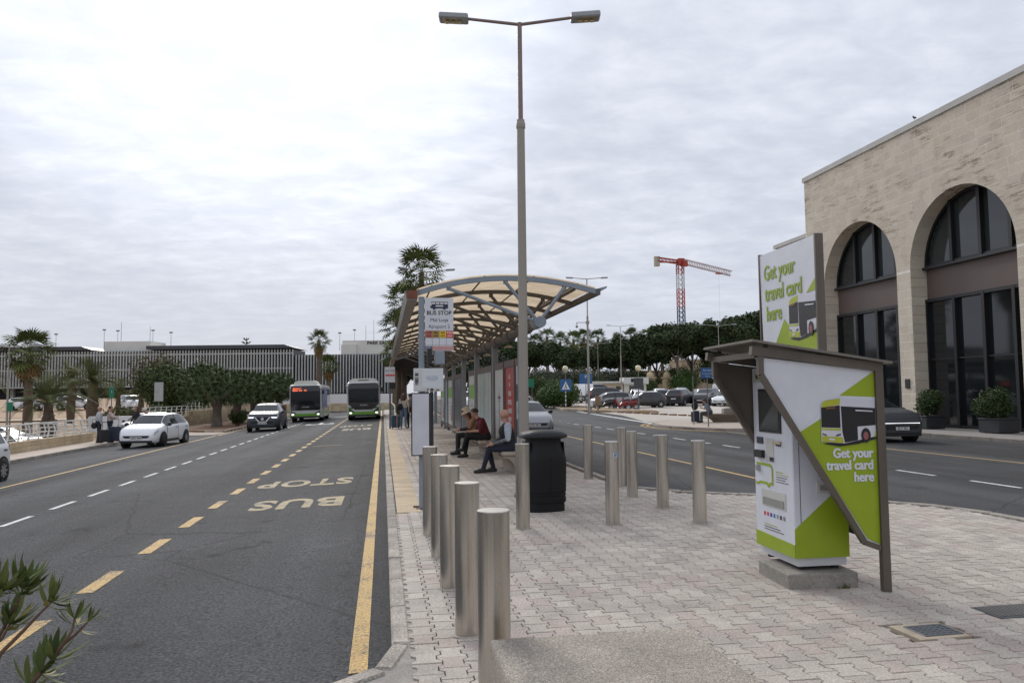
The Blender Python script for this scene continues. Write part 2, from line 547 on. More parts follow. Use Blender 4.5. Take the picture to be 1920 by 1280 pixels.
# right carriageway markings
f0 = lambda x: -.12
g = MB(); strip(g, 7.58, 7.68, -5, 45, f0); marking('thin_yellow_line', g, yel2, 'right_road')
g = MB(); strip(g, 15.2, 15.3, -5, 33.6, f0); marking('thin_yellow_line', g, yel2, 'right_road')
for k in range(22):
    g = MB(); yy = 8.3 + 2.24 * k
    dz = zr(yy) + .12
    xx = 11.42 - .012 * (yy - 13)
    strip(g, xx - .055, xx + .055, yy, yy + 1.25, f0, .004 + dz); marking('white_dash', g, whp, 'right_road')
g = MB()
for a, b in (((15.25, 43.0), (15.9, 60)), ((15.9, 60), (16.6, 80))):
    g.quad((a[0] - .16, a[1], zr(a[1]) + .006), (a[0] + .16, a[1], zr(a[1]) + .006), (b[0] + .16, b[1], zr(b[1]) + .006), (b[0] - .16, b[1], zr(b[1]) + .006))
marking('white_edge_line', g, whp, 'right_road')
def ribbon(pts, w, z, mb):
    n_ = len(pts)
    lft, rgt = [], []
    for i, p in enumerate(pts):
        a = Vector(pts[max(i - 1, 0)]); b = Vector(pts[min(i + 1, n_ - 1)])
        d = (b - a).normalized(); nn = Vector((-d.y, d.x))
        lft.append(Vector(p) + nn * w / 2); rgt.append(Vector(p) - nn * w / 2)
    for i in range(n_ - 1):
        mb.quad((*rgt[i], z), (*rgt[i + 1], z), (*lft[i + 1], z), (*lft[i], z))
for off in (0, .32):
    g = MB()
    pts = [(15.2 - off, 33.6), (14.5 - off, 35.2), (13.85 - off, 37.2), (13.75 - off, 39.0), (14.1 - off, 41.3), (15.0 - off, 43.3), (16.5 - off, 45.2)]
    ribbon(pts, .14, -.1145 + off * .005, g); marking('double_yellow_line', g, yel, 'right_road')

# paved island between the carriageways
ISL = [(.06, 5.6), (.06, 92), (4.45, 92), (4.45, 14.6), (4.55, 13.6), (5.2, 12.9), (5.95, 12.42), (7.0, 11.65), (7.78, 10.9), (8.2, 10.2), (8.3, 9.0), (8.5, -12),
       (-7, -12), (-7, 3.45), (-4.6, 3.7), (-3, 3.95), (-1.6, 4.28), (-.8, 4.55), (-.33, 4.80), (-.1, 5.0), (.03, 5.25)]
g = MB()
g.add([(x, y, -.035) for x, y in ISL] + [(x, y, -.3) for x, y in ISL], [tuple(range(len(ISL)))[::-1]] + [(i, (i + 1) % len(ISL), len(ISL) + (i + 1) % len(ISL), len(ISL) + i) for i in range(len(ISL))])
isl = struct('island_pavement', g, M('dark_joint_sand', (.125, .107, .088), .95, var=.25, scale=3))
def far_pavers():
    """beyond the built pavers the same pattern goes on as a procedural material"""
    m = bpy.data.materials.new('far_pavers'); m.use_nodes = True
    n, L = m.node_tree.nodes, m.node_tree.links.new
    b = n['Principled BSDF']; b.inputs['Roughness'].default_value = .9
    g_ = n.new('ShaderNodeNewGeometry')
    br = n.new('ShaderNodeTexBrick'); br.inputs['Scale'].default_value = 1
    br.inputs['Brick Width'].default_value = .2; br.inputs['Row Height'].default_value = .165; br.inputs['Mortar Size'].default_value = .006
    br.inputs['Color1'].default_value = (.43, .385, .34, 1); br.inputs['Color2'].default_value = (.41, .345, .305, 1); br.inputs['Mortar'].default_value = (.15, .13, .11, 1)
    mp = n.new('ShaderNodeMapping'); mp.inputs['Rotation'].default_value = (0, 0, PI / 2)
    L(g_.outputs['Position'], mp.inputs[0]); L(mp.outputs[0], br.inputs[0])
    t = n.new('ShaderNodeTexNoise'); t.inputs['Scale'].default_value = .9; t.inputs['Detail'].default_value = 5
    L(g_.outputs['Position'], t.inputs[0])
    mr = n.new('ShaderNodeMapRange'); mr.inputs[1].default_value = .3; mr.inputs[2].default_value = .7; mr.inputs[3].default_value = .72; mr.inputs[4].default_value = 1.2
    L(t.outputs[0], mr.inputs[0])
    vm = n.new('ShaderNodeVectorMath'); vm.operation = 'SCALE'; L(br.outputs[0], vm.inputs[0]); L(mr.outputs[0], vm.inputs['Scale'])
    L(vm.outputs[0], b.inputs['Base Color'])
    return m
Y_PAVE = 27.0
g = MB()
g.quad((.19, Y_PAVE, -.001), (4.33, Y_PAVE, -.001), (4.33, 92, -.001), (.19, 92, -.001))
g.build('paver_field_beyond', far_pavers(), isl)
# pavers: double-T blocks
PAVM = [M('paver_tone_%d' % i, c, .9, var=.2, scale=2.2, fine=.3, fscale=70, bump=.6, bscale=80) for i, c in enumerate(
    [(.445, .40, .35), (.42, .375, .33), (.475, .43, .375), (.44, .385, .34), (.42, .355, .315), (.39, .35, .31)])]
PL, PW, PA = .2, .166, .016
def paver_mesh(j):
    h = .0037
    T1, T2 = PL * .31, PL * .19
    L2 = PL / 2 - h
    def half(sign):
        a, b = PW / 2 + PA - h, PW / 2 - PA - h
        return [(sign * a, -L2), (sign * a, -T1), (sign * b, -T2), (sign * b, T2), (sign * a, T1), (sign * a, L2)]
    out = half(1) + half(-1)[::-1]
    n_ = len(out)
    c = .0022
    top = [(x - math.copysign(c, x), y - math.copysign(c, y) * (abs(y) > L2 * .9), 0) for x, y in out]
    mid = [(x, y, -.005) for x, y in out]
    low = [(x, y, -.034) for x, y in out]
    vs = top + mid + low
    # top split into three convex pieces
    fs = [(0, 1, 10, 11), (1, 2, 9, 10), (2, 3, 8, 9), (3, 4, 7, 8), (4, 5, 6, 7)]
    for l in (0, 1):
        for i in range(n_):
            k = (i + 1) % n_
            fs.append((l * n_ + i, (l + 1) * n_ + i, (l + 1) * n_ + k, l * n_ + k))
    return vs, fs
pv, pf = paver_mesh(0)
PAVME = []
for i, m in enumerate(PAVM):
    q = MB(); q.add(pv, pf); PAVME.append(q.mesh('paver', m))
def shrink_ok(x, y):
    for dx_ in (-.082, .10):
        for dy_ in (-.10, .10):
            if not pip(x + dx_, y + dy_, ISL_IN): return False
    return True
ISL_IN = [(.19, 5.5), (.19, 92), (4.32, 92), (4.32, 14.6), (4.43, 13.5), (5.12, 12.77), (5.88, 12.30), (6.92, 11.53), (7.68, 10.80), (8.07, 10.15), (8.17, 9.0), (8.37, -12),
          (-7, -12), (-7, 3.31), (-4.6, 3.57), (-3, 3.82), (-1.6, 4.15), (-.8, 4.42), (-.28, 4.68), (-.0, 4.87), (.14, 5.15)]
spots = []
nx0, nx1 = int(-3.6 / PW), int(8.4 / PW)
for ix in range(nx0, nx1):
    for iy in range(int(.6 / PL), int(Y_PAVE / PL) + 1):
        x = .273 + ix * PW; y = (iy + (.5 if ix % 2 else 0)) * PL
        if x > .19 and x < .56 and 11.53 < y < 40: continue
        if y > Y_PAVE - .05: continue
        # outside of the view
        az = math.degrees(math.atan2(x, y)) - 9.3
        if abs(az) > 66: continue
        if 3.57 < x < 3.98 and 4.93 < y < 5.27: continue
        if shrink_ok(x, y):
            spots.append((x, y))
spots.sort(key=lambda p: math.hypot(p[0], p[1]) + (3 if p[0] < -.5 else 0) + (4 if (.85 < p[0] < 2.0 and p[1] < 4.2) or abs(math.degrees(math.atan2(p[0], p[1])) - 9.3) > 33.5 or p[1] < 3.9 else 0))
def tone(x, y):
    v = mnoise.noise(Vector((x * .45 + 3, y * .45, 0))) + .55 * mnoise.noise(Vector((x * 1.7, y * 1.7, 5)))
    band = .35 if (int((x * .55 + y * .8) / .9) % 3 == 0) else 0
    r = random.random()
    if v + band * .7 + (r - .5) * .9 > .5: return 3 if r < .6 else 4
    return (0, 1, 2, 5)[min(3, int(random.random() * 3.5))]
for x, y in spots[:300]:
    o = link('paver', PAVME[tone(x, y)], isl, (x, y, random.uniform(-.004, 0)))
    o.rotation_euler = (random.uniform(-.007, .007), random.uniform(-.007, .007), random.uniform(-.012, .012))
g = MB()
rest = np.array(spots[300:])
pva = np.array(pv)
V_ = []; F_ = []; MI_ = []
for k, (x, y) in enumerate(rest):
    j = pva + (x, y, random.uniform(-.004, 0))
    j[:, 2] += pva[:, 0] * random.uniform(-.02, .02) + pva[:, 1] * random.uniform(-.02, .02)
    V_.append(j)
    o = k * len(pv)
    F_ += [tuple(i + o for i in f) for f in pf]
    MI_ += [tone(x, y)] * len(pf)
g.v = np.concatenate(V_).tolist(); g.f = F_; g.m = MI_; g.sm = [False] * len(F_)
tag(g.build('remaining_pavers', PAVM, isl), kind='stuff')
# poured filler strip beside the kerb where cut blocks stop
g = MB(); g.add([(x, y, -.012) for x, y in [(.185, 5.6), (-.0, 5.12), (-.2, 4.8), (-.75, 4.5), (-.6, 4.3), (.3, 4.6), (.32, 5.6)]], [tuple(range(7))]); g.quad((.183, 5.6, -.009), (.32, 5.6, -.009), (.32, 11.5, -.009), (.183, 11.5, -.009)); g.build('mortar_fill', M('mortar_grey', (.27, .25, .225), .95, var=.25, scale=6, fine=.3), isl)
# tactile strip
tact = M('tactile_yellow_tile', (.43, .34, .225), .85, var=.18, scale=3, fine=.2, fscale=60, rand=.1)
q = MB()
q.box((0, 0, -.012), (.345, .335, .02), b=.002)
for k in range(8):
    q.box((-.148 + k * .0423, 0, .0005), (.017, .328, .007), b=.002)
tme = q.mesh('tactile_tile', tact)
for k in range(84):
    link('tactile_tile', tme, isl, (.372, 11.72 + k * .338, .003))

# kerb stones
def kerb(name, pts, w, h, z, step, parent, side=1, mat=conc):
    """row of separate stones along a polyline; z(x,y) is the top, stones lie to the right (side=1) of the path"""
    path = [Vector(p) for p in pts]
    seglen = [(b - a).length for a, b in zip(path, path[1:])]
    tot = sum(seglen); n_ = max(1, round(tot / step))
    def at(s):
        for a, b, l in zip(path, path[1:], seglen):
            if s <= l + 1e-6: return a + (b - a) * (s / l)
            s -= l
        return path[-1]
    cache = {}
    for i in range(n_):
        a, b = at(tot * i / n_), at(tot * (i + 1) / n_)
        d = b - a; l = d.length
        key = (round(l, 2))
        if key not in cache:
            q = MB(); q.box((0, 0, -h / 2), (w, l - .008, h), b=.014); cache[key] = q.mesh('kerb_stone', mat)
        nrm = Vector((d.y, -d.x)).normalized() * side
        c = (a + b) / 2 + nrm * w / 2
        zz = z(c.x, c.y)
        o = link(name, cache[key], parent, (c.x, c.y, zz + random.uniform(-.004, .003)), math.atan2(d.y, d.x) - PI / 2 + random.uniform(-.004, .004))
        o.rotation_euler.y = random.uniform(-.01, .01)
zi = lambda x, y: .004
kerb('kerb_stone', [(.06, 5.55), (.06, 90)], .125, .3, zi, .95, isl)
kerb('kerb_stone', [(-4.6, 3.7), (-3, 3.95), (-1.6, 4.28), (-.8, 4.55), (-.33, 4.80), (-.1, 5.0), (.03, 5.25), (.06, 5.54)], .125, .3, zi, .5, isl)
kerb('kerb_stone', [(4.45, 90), (4.45, 14.6), (4.55, 13.6), (5.2, 12.9), (5.95, 12.42), (7.0, 11.65), (7.78, 10.9), (8.2, 10.2), (8.3, 9.0), (8.4, 4)], .12, .3, zi, .95, isl)

# manhole cover and grating set into the pavement
mh = thing('manhole_cover', 'dark metal access cover set in pale mortar among the pavers', 'manhole cover', (3.77, 5.1, 0), R(2))
q = MB(); q.box((0, 0, -.016), (.40, .33, .03)); q.build('mortar_frame', M('mortar', (.43, .36, .27), .95, var=.2, scale=6, fine=.2), mh)
q = MB(); q.box((.03, .0, -.0065), (.30, .23, .024), b=.003)
for i in range(6):
    for j in range(5):
        q.box((-.09 + i * .048, -.08 + j * .04, .0065), (.022, .01, .003))
q.build('cover_plate', M('cover_metal', (.10, .11, .12), .5, metal=.3, var=.2, scale=9), mh)
dg_ = thing('drain_grating', 'grey slotted drain grating set in the pavement at the right edge', 'drain grating', (4.78, 5.42, 0), R(2))
q = MB(); q.box((0, 0, -.0015), (.62, .30, .012)); q.build('grating_frame', M('cover_metal', (.10, .11, .12)), dg_)
q = MB()
for i in range(18):
    q.box((-.28 + i * .033, 0, .007), (.017, .26, .006))
q.build('grating_bars', M('grating_metal', (.17, .16, .155), .6, metal=.3, var=.15, scale=9), dg_)

# left pavement, bed and wall line
zp = -.46
g = MB()
LP = [(-12.82, -5), (-12.82, 45.4), (-11.6, 46.6), (-9.4, 47.2), (-9.1, 50), (-9.1, 97), (-12.2, 97), (-12.9, 70), (-14.3, 56), (-14.35, -5)]
g.add([(x, y, zp) for x, y in LP], [tuple(range(len(LP)))[::-1]])
lpo = struct('left_pavement', g, lpav)
kerb('kerb_stone', [(-12.82, -2), (-12.82, 45.4), (-11.6, 46.6), (-9.4, 47.2), (-9.1, 50), (-9.1, 97)][::-1], .14, .3, lambda x, y: zp + .006, .95, lpo)
g = MB()
BED = [(-9.35, 50.2), (-9.35, 97), (-11.9, 97), (-12.4, 70), (-13.3, 58), (-12.9, 53.5), (-11.4, 51)]
g.add([(x, y, zp + .09) for x, y in BED] + [(x, y, zp - .1) for x, y in BED], [tuple(range(len(BED)))] + [(i, (i + 1) % 7, 7 + (i + 1) % 7, 7 + i) for i in range(7)])
bed = struct('planting_bed', g, soil)
kerb('bed_edging_stone', BED + BED[:1], .12, .28, lambda x, y: zp + .14, .95, bed, -1, M('bed_kerb_stone', (.46, .38, .29), .9, var=.2, scale=3, rand=.08))

# sandy slope and sunken car park on the left
def zsand(x, y):
    base = -1.75 + max(0, y - 58) * .048 + max(0, -x - 20) * .008
    return min(base, 1.6) + .12 * mnoise.noise(Vector((x * .12, y * .12, 2)))
g = MB()
xs_ = np.linspace(-190, -14.6, 60); ys_ = np.linspace(-10, 150, 60)
for y in ys_:
    for x in xs_:
        g.v.append((x, y, zsand(x, y) if x < -16.5 else zsand(x, y) * .6 - .6 * .5))
for j in range(59):
    for i in range(59):
        a = j * 60 + i
        g.f.append((a, a + 1, a + 61, a + 60)); g.m.append(0); g.sm.append(True)
struct('sandy_slope', g, sand)
g = MB()
for (x0, x1, y0, y1, mm) in ((-48, -19.5, 30, 57, 0), ):
    g.quad((x0, y0, -1.55), (x1, y0, -1.55), (x1, y1, -1.55), (x0, y1, -1.55))
struct('sunken_car_park', g, asph)
g = MB()
pts = [(-70, 76, 1.2), (-45, 78, .55), (-30, 84, .6), (-22, 96, 1.0)]
for a, b in zip(pts, pts[1:]):
    for k in range(6):
        p = [a[i] + (b[i] - a[i]) * k / 6 for i in range(2)]; q2 = [a[i] + (b[i] - a[i]) * (k + 1) / 6 for i in range(2)]
        g.quad((p[0], p[1] - .9, zsand(p[0], p[1] - .9) + .12), (q2[0], q2[1] - .9, zsand(q2[0], q2[1] - .9) + .12), (q2[0], q2[1] + .9, zsand(q2[0], q2[1] + .9) + .12), (p[0], p[1] + .9, zsand(p[0], p[1] + .9) + .12))
struct('sand_path', g, M('pale_path', (.50, .40, .29), .95, var=.15, scale=.5))

# far end of the left road, bed behind the buses
g = MB()
g.quad((-24, 97, -.55), (6, 97, -.1), (6, 128, .9), (-24, 128, .9))
struct('far_forecourt', g, asph)

# car park to the right
g = MB()
X_ = [15.2, 20, 28, 40, 60, 90, 140]; Y_ = [43.2, 46, 55, 70, 90, 120, 170, 260]
CPK = lambda x, y: zr(y) + .03 + max(0, x - 30) * .004
for y in Y_:
    for x in X_:
        xx = x if x > 15.3 else (15.6 if y < 50 else 17.0 if y < 72 else 20 + (y - 72) * .05)
        g.v.append((xx, y, CPK(xx, y)))
for j in range(len(Y_) - 1):
    for i in range(len(X_) - 1):
        a = j * len(X_) + i
        g.f.append((a, a + 1, a + len(X_) + 1, a + len(X_))); g.m.append(0); g.sm.append(False)
cpk = struct('car_park', g, lot)
# peninsula pavement with the planter, and pavement before the terminal
g = MB()
PEN = [(15.4, 34.0), (14.75, 35.3), (14.15, 37.2), (14.05, 39.0), (14.4, 41.2), (15.3, 43.1), (16.8, 45.2), (23.6, 46), (23.6, 33.6), (20.9, 33.4), (16.6, 33.5)]
g.add([(x, y, .0) for x, y in PEN] + [(x, y, -.2) for x, y in PEN], [tuple(range(len(PEN)))[::-1]] + [(i, (i + 1) % len(PEN), len(PEN) + (i + 1) % len(PEN), len(PEN) + i) for i in range(len(PEN))])
pen = struct('corner_pavement', g, M('pale_corner_pavement', (.40, .335, .285), .9, var=.13, scale=.8, fine=.15, fscale=20))
kerb('kerb_stone', [(20.9, 33.4), (16.6, 33.5), (15.4, 34.0), (14.75, 35.3), (14.15, 37.2), (14.05, 39.0), (14.4, 41.2), (15.3, 43.1), (16.8, 45.2)], .14, .3, lambda x, y: .006, .95, pen, 1, M('dark_kerb', (.22, .20, .175), .9, var=.25, scale=3, fine=.2, rand=.1))
g = MB()
g.box((32.7, 20, -.09), (24.0, 60, .2))
tp = struct('terminal_pavement', g, tpav)
kerb('kerb_stone', [(20.7, 33.3), (20.7, -8)][::-1], .14, .32, lambda x, y: .016, 1.0, tp, -1, M('dark_kerb', (.22, .20, .175)))
# drainage slabs / speed cushions at the mouth of the car park
ORD9 = ['first', 'second', 'third', 'fourth', 'fifth', 'sixth', 'seventh', 'eighth', 'ninth', 'tenth', 'eleventh']
rub = M('rust_brown_rubber', (.20, .105, .05), .85, var=.25, scale=5)
for k in range(9):
    q = MB(); x = 18.3 + k * .36; y = 59.6 - k * .92
    q.box((x, y, CPK(x, y) + .05), (.34, .62, .10), rz=.3, b=.03)
    tag(q.build('parking_stop', rub), '%s rust brown stop block from the left in the row across the car park mouth' % ORD9[k], 'parking stop', 'rust brown stop blocks at the car park mouth')
# ------------------------------------------------------------ steel bollards
def brushed():
    m = bpy.data.materials.new('brushed_steel'); m.use_nodes = True
    n, L = m.node_tree.nodes, m.node_tree.links.new
    b = n['Principled BSDF']
    b.inputs['Metallic'].default_value = .95; b.inputs['Roughness'].default_value = .3; b.inputs['Anisotropic'].default_value = .6; b.inputs['Anisotropic Rotation'].default_value = 0
    tg = n.new('ShaderNodeTangent'); tg.direction_type = 'RADIAL'; tg.axis = 'Z'; L(tg.outputs[0], b.inputs['Tangent'])
    tc = n.new('ShaderNodeTexCoord')
    oi = n.new('ShaderNodeObjectInfo')
    ad = n.new('ShaderNodeVectorMath'); ad.operation = 'ADD'
    cb = n.new('ShaderNodeCombineXYZ'); L(oi.outputs['Random'], cb.inputs[2])
    sc = n.new('ShaderNodeVectorMath'); sc.operation = 'SCALE'; sc.inputs['Scale'].default_value = 40; L(cb.outputs[0], sc.inputs[0])
    L(tc.outputs['Object'], ad.inputs[0]); L(sc.outputs[0], ad.inputs[1])
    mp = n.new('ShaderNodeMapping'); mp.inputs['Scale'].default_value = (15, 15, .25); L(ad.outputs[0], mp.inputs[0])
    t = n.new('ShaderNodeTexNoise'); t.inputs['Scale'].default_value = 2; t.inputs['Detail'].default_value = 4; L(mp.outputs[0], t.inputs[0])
    # dirt stains, mixed with upright bands that paint reflections into the base colour
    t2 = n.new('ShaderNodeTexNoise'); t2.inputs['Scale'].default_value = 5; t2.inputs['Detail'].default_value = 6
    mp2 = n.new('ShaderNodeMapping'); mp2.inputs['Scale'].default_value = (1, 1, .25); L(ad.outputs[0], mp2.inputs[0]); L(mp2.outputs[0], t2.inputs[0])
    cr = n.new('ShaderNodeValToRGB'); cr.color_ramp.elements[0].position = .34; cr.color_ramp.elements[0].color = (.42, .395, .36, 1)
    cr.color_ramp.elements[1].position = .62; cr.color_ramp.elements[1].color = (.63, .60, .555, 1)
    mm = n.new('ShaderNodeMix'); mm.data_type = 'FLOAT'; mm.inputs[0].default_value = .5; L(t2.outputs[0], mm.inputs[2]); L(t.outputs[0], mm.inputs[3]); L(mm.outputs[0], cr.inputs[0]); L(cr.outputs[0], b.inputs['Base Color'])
    mr = n.new('ShaderNodeMapRange'); mr.inputs[3].default_value = .20; mr.inputs[4].default_value = .36; L(t.outputs[0], mr.inputs[0]); L(mr.outputs[0], b.inputs['Roughness'])
    bp = n.new('ShaderNodeBump'); bp.inputs['Strength'].default_value = .12; bp.inputs['Distance'].default_value = .004; L(t.outputs[0], bp.inputs['Height']); L(bp.outputs[0], b.inputs['Normal'])
    return m
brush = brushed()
BH, BR = 1.05, .088
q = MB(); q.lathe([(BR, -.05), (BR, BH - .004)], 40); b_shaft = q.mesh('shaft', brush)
q = MB(); q.lathe([(BR + .001, BH - .004), (BR + .0015, BH + .001), (BR - .001, BH + .004), (0, BH + .004)], 40); b_cap = q.mesh('cap', M('steel_cap', (.50, .48, .45), .3, metal=.9, var=.1, scale=20))
b_cap.set_sharp_from_angle(angle=R(30))
q = MB(); q.lathe([(BR + .03, 0), (BR + .024, .004), (BR + .006, .006)], 28); b_col = q.mesh('mortar_collar', M('collar_mortar', (.36, .32, .27), .95, var=.3, scale=14))
BO = [(.59, 4.29, 'nearest steel bollard, in front of the left row and beside the concrete block'),
      (.59, 5.66, 'second steel bollard from the camera in the row along the bus lane'),
      (.58, 7.03, 'third steel bollard from the camera in the row along the bus lane'),
      (.58, 8.35, 'fourth steel bollard from the camera in the row along the bus lane'),
      (.56, 9.67, 'farthest steel bollard of the row along the bus lane, before the stop pole'),
      (1.73, 9.86, 'steel bollard just left of the black litter bin'),
      (2.91, 9.92, 'steel bollard with a round blue sticker, right of the litter bin'),
      (4.02, 9.75, 'steel bollard nearest the ticket machine, rightmost of all'),
      (4.04, 11.17, 'steel bollard second from the ticket machine in the right row'),
      (3.98, 12.41, 'steel bollard third from the ticket machine, midway along the right row'),
      (3.99, 15.23, 'steel bollard at the far left of the right row, nearest the bin behind'),
      (4.25, 13.85, 'steel bollard half hidden behind the one with the blue sticker')]
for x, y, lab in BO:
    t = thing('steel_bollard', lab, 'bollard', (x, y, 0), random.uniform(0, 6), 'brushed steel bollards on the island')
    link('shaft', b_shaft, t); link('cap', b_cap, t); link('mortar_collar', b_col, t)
    if 'sticker' in lab and 'round' in lab:
        s_ = MB()
        for (r1, r2, zc_, mi) in ((0, .040, 0, 0), (0.0, .031, .0008, 1)):
            N_ = 20
            an = lambda k: 2 * PI * k / N_
            def P3(r, k, e):
                u = r * math.cos(an(k)); v = r * math.sin(an(k))
                th = u / BR
                return ((BR + .0012 + e) * math.sin(th), -(BR + .0012 + e) * math.cos(th), .89 + v)
            s_.mi = mi
            s_.add([P3(r2, k, zc_) for k in range(N_)], [tuple(range(N_))])
        s_.mi = 0
        for k in range(3):
            a0 = k * 2 * PI / 3 + .5
            P4 = []
            for (rr, da) in ((.004, 0), (.022, -.38), (.022, .38)):
                u = rr * math.cos(a0 + da); v = rr * math.sin(a0 + da); th = u / BR
                P4.append(((BR + .0032) * math.sin(th), -(BR + .0032) * math.cos(th), .89 + v))
            s_.add(P4, [(0, 1, 2)])
        st = s_.build('round_sticker', [white, M('sticker_blue', (.03, .2, .5), .5, var=0)], t)
        st.rotation_euler.z = -t.rotation_euler.z + .42
for (x, y, w_) in ((3.65, 46.5, 'nearer'), (3.95, 49.5, 'farther')):
    t = thing('steel_bollard', w_ + ' of two distant steel bollards past the far shelter end', 'bollard', (x, y, 0), 1, 'distant bollards past the shelter')
    link('shaft', b_shaft, t); link('cap', b_cap, t)

# ------------------------------------------------------------ exposed aggregate block in the foreground
def aggregate():
    m = bpy.data.materials.new('exposed_aggregate'); m.use_nodes = True
    n, L = m.node_tree.nodes, m.node_tree.links.new
    b = n['Principled BSDF']; b.inputs['Roughness'].default_value = .85
    g_ = n.new('ShaderNodeNewGeometry')
    v = n.new('ShaderNodeTexVoronoi'); v.inputs['Scale'].default_value = 165; v.inputs['Randomness'].default_value = 1
    L(g_.outputs['Position'], v.inputs['Vector'])
    sp = n.new('ShaderNodeSeparateColor'); L(v.outputs['Color'], sp.inputs[0])
    cr = n.new('ShaderNodeValToRGB'); e = cr.color_ramp.elements
    e[0].position = 0; e[0].color = (.17, .145, .12, 1); e[1].position = 1; e[1].color = (.58, .53, .46, 1)
    for p, c in ((.3, (.30, .265, .22, 1)), (.6, (.40, .36, .305, 1)), (.8, (.34, .275, .225, 1))):
        x = e.new(p); x.color = c
    L(sp.outputs[0], cr.inputs[0])
    t = n.new('ShaderNodeTexNoise'); t.inputs['Scale'].default_value = 3; t.inputs['Detail'].default_value = 5; L(g_.outputs['Position'], t.inputs[0])
    mr = n.new('ShaderNodeMapRange'); mr.inputs[1].default_value = .3; mr.inputs[2].default_value = .7; mr.inputs[3].default_value = .78; mr.inputs[4].default_value = 1.15; L(t.outputs[0], mr.inputs[0])
    vm = n.new('ShaderNodeVectorMath'); vm.operation = 'SCALE'; L(cr.outputs[0], vm.inputs[0]); L(mr.outputs[0], vm.inputs['Scale'])
    L(vm.outputs[0], b.inputs['Base Color'])
    bp = n.new('ShaderNodeBump'); bp.inputs['Strength'].default_value = .9; bp.inputs['Distance'].default_value = .006; bp.invert = True
    L(v.outputs['Distance'], bp.inputs['Height']); L(bp.outputs[0], b.inputs['Normal'])
    return m
agg = aggregate()
bm = bmesh.new()
bmesh.ops.create_cube(bm, size=1)
for v in bm.verts:
    v.co = (1.05 * v.co.x, 1.6 * v.co.y, .46 * v.co.z)
bmesh.ops.bevel(bm, geom=bm.edges[:], offset=.022, segments=3, affect='EDGES', profile=.6)
me = bpy.data.meshes.new('concrete_block'); bm.to_mesh(me); bm.free()
me.materials.append(agg)
for p in me.polygons: p.use_smooth = True
me.set_sharp_from_angle(angle=R(50))
cb_ = thing('concrete_block', 'exposed aggregate concrete block in the near foreground beside the first bollard', 'concrete block', (1.05, 3.20, 0))
link('aggregate_body', me, cb_, (0, 0, .23))
q = MB(); q.box((0, 0, .0), (.98, 1.52, .02)); q.build('recessed_foot', conc, cb_)

# ------------------------------------------------------------ litter bin
blk = M('bin_black_polyethylene', (.011, .011, .0125), .5, var=.15, scale=7, bump=.12, bscale=300, spec=.25)
bn = thing('litter_bin', 'black plastic litter bin with domed lid and side openings', 'litter bin', (2.3, 11.35, 0), R(8))
sq = lambda r, t, e: r / (abs(math.cos(t)) ** e + abs(math.sin(t)) ** e) ** (1 / e)
def superlathe(mb, prof, n_=48, e=3.4, depth=.86):
    vs = []
    for r, z in prof:
        for k in range(n_):
            t = 2 * PI * k / n_ + .01
            rr = sq(r, t, e)
            vs.append((rr * math.cos(t), rr * math.sin(t) * depth, z))
    fs = []
    for i in range(len(prof) - 1):
        for k in range(n_):
            j = (k + 1) % n_
            fs.append((i * n_ + k, i * n_ + j, (i + 1) * n_ + j, (i + 1) * n_ + k))
    fs.append(tuple(reversed(range(n_)))); fs.append(tuple(range((len(prof) - 1) * n_, len(prof) * n_)))
    mb.add(vs, fs, True)
q = MB(); superlathe(q, [(.285, 0), (.285, .10), (.282, .12), (.30, .125), (.305, .14), (.305, .20), (.298, .205), (.298, .225), (.306, .23), (.306, .25), (.298, .255), (.298, .27), (.307, .275), (.312, .50), (.315, .72), (.30, .80), (.262, .90), (.245, .97), (.245, 1.03)])
q.build('body', blk, bn, 40)
q = MB(); superlathe(q, [(.30, 1.03), (.335, 1.04), (.348, 1.06), (.342, 1.085), (.30, 1.125), (.20, 1.15), (.08, 1.158)], e=2.6)
q.build('domed_lid', M('lid_black', (.016, .016, .018), .42, var=.15, scale=9, bump=.15, bscale=300, spec=.3), bn, 40)
for sx in (-1, 1):
    q = MB(); q.prism([(-.19, .80), (.19, .80), (.165, .98), (-.165, .98)], (sx * .252, 0, 0), (0, sx, 0), (0, 0, 1), .012)
    q.build('disposal_opening', M('bin_inside', (.004, .004, .004), .8, var=0), bn)
q = MB(); q.box((.02, -.268, .50), (.007, .012, .56)); q.build('door_seam', M('bin_inside', (.004, .004, .004)), bn)
q = MB(); q.tube([(-.33, -.08, .93), (-.35, -.08, 1.0), (-.33, -.08, 1.03)], .008, 6); q.build('lid_hinge', M('hinge_metal', (.45, .45, .46), .35, metal=.8, var=0), bn)

# ------------------------------------------------------------ bus stop pole with boards
def screen_white(n): return M(n, (.68, .69, .70), .5, var=.06, scale=3)
bs = thing('bus_stop_sign', 'grey bus stop pole with tall white board of stop name and route tiles', 'bus stop sign', (.57, 11.9, 0))
q = MB(); q.cyl((0, 0, -.05), (0, 0, 3.13), .044, n=20); q.cyl((0, 0, 3.13), (0, 0, 3.15), .048, n=20); q.build('pole', steelb, bs)
q = MB(); q.cyl((0, 0, .012), (0, 0, 0), .09, .1, n=16); q.tube([(-.03, .06, .02), (-.12, .1, .018)], .014, 6); q.build('foot_plate', M('rusty_bolt', (.10, .06, .04), .8, var=.3, scale=20), bs)
bd = thing('board', None, None); bd.parent = bs
q = MB(); q.box((.265, -.02, 2.735), (.43, .012, .80), b=.003); bd2 = q.build('route_board', M('sign_white', (.66, .68, .72), .45, var=.05, scale=4), bs)
bpy.data.objects.remove(bd)
ink = M('navy_ink', (.03, .035, .075), .6, var=0); inkb = M('black_ink', (.015, .015, .018), .6, var=0)
YB = -.027
tx = lambda s, x, z, size, mt, par, bold=0., align='CENTER', y=YB: text(s, (x, y, z), (1, 0, 0), (0, 0, 1), size, mt, par, bold, align)
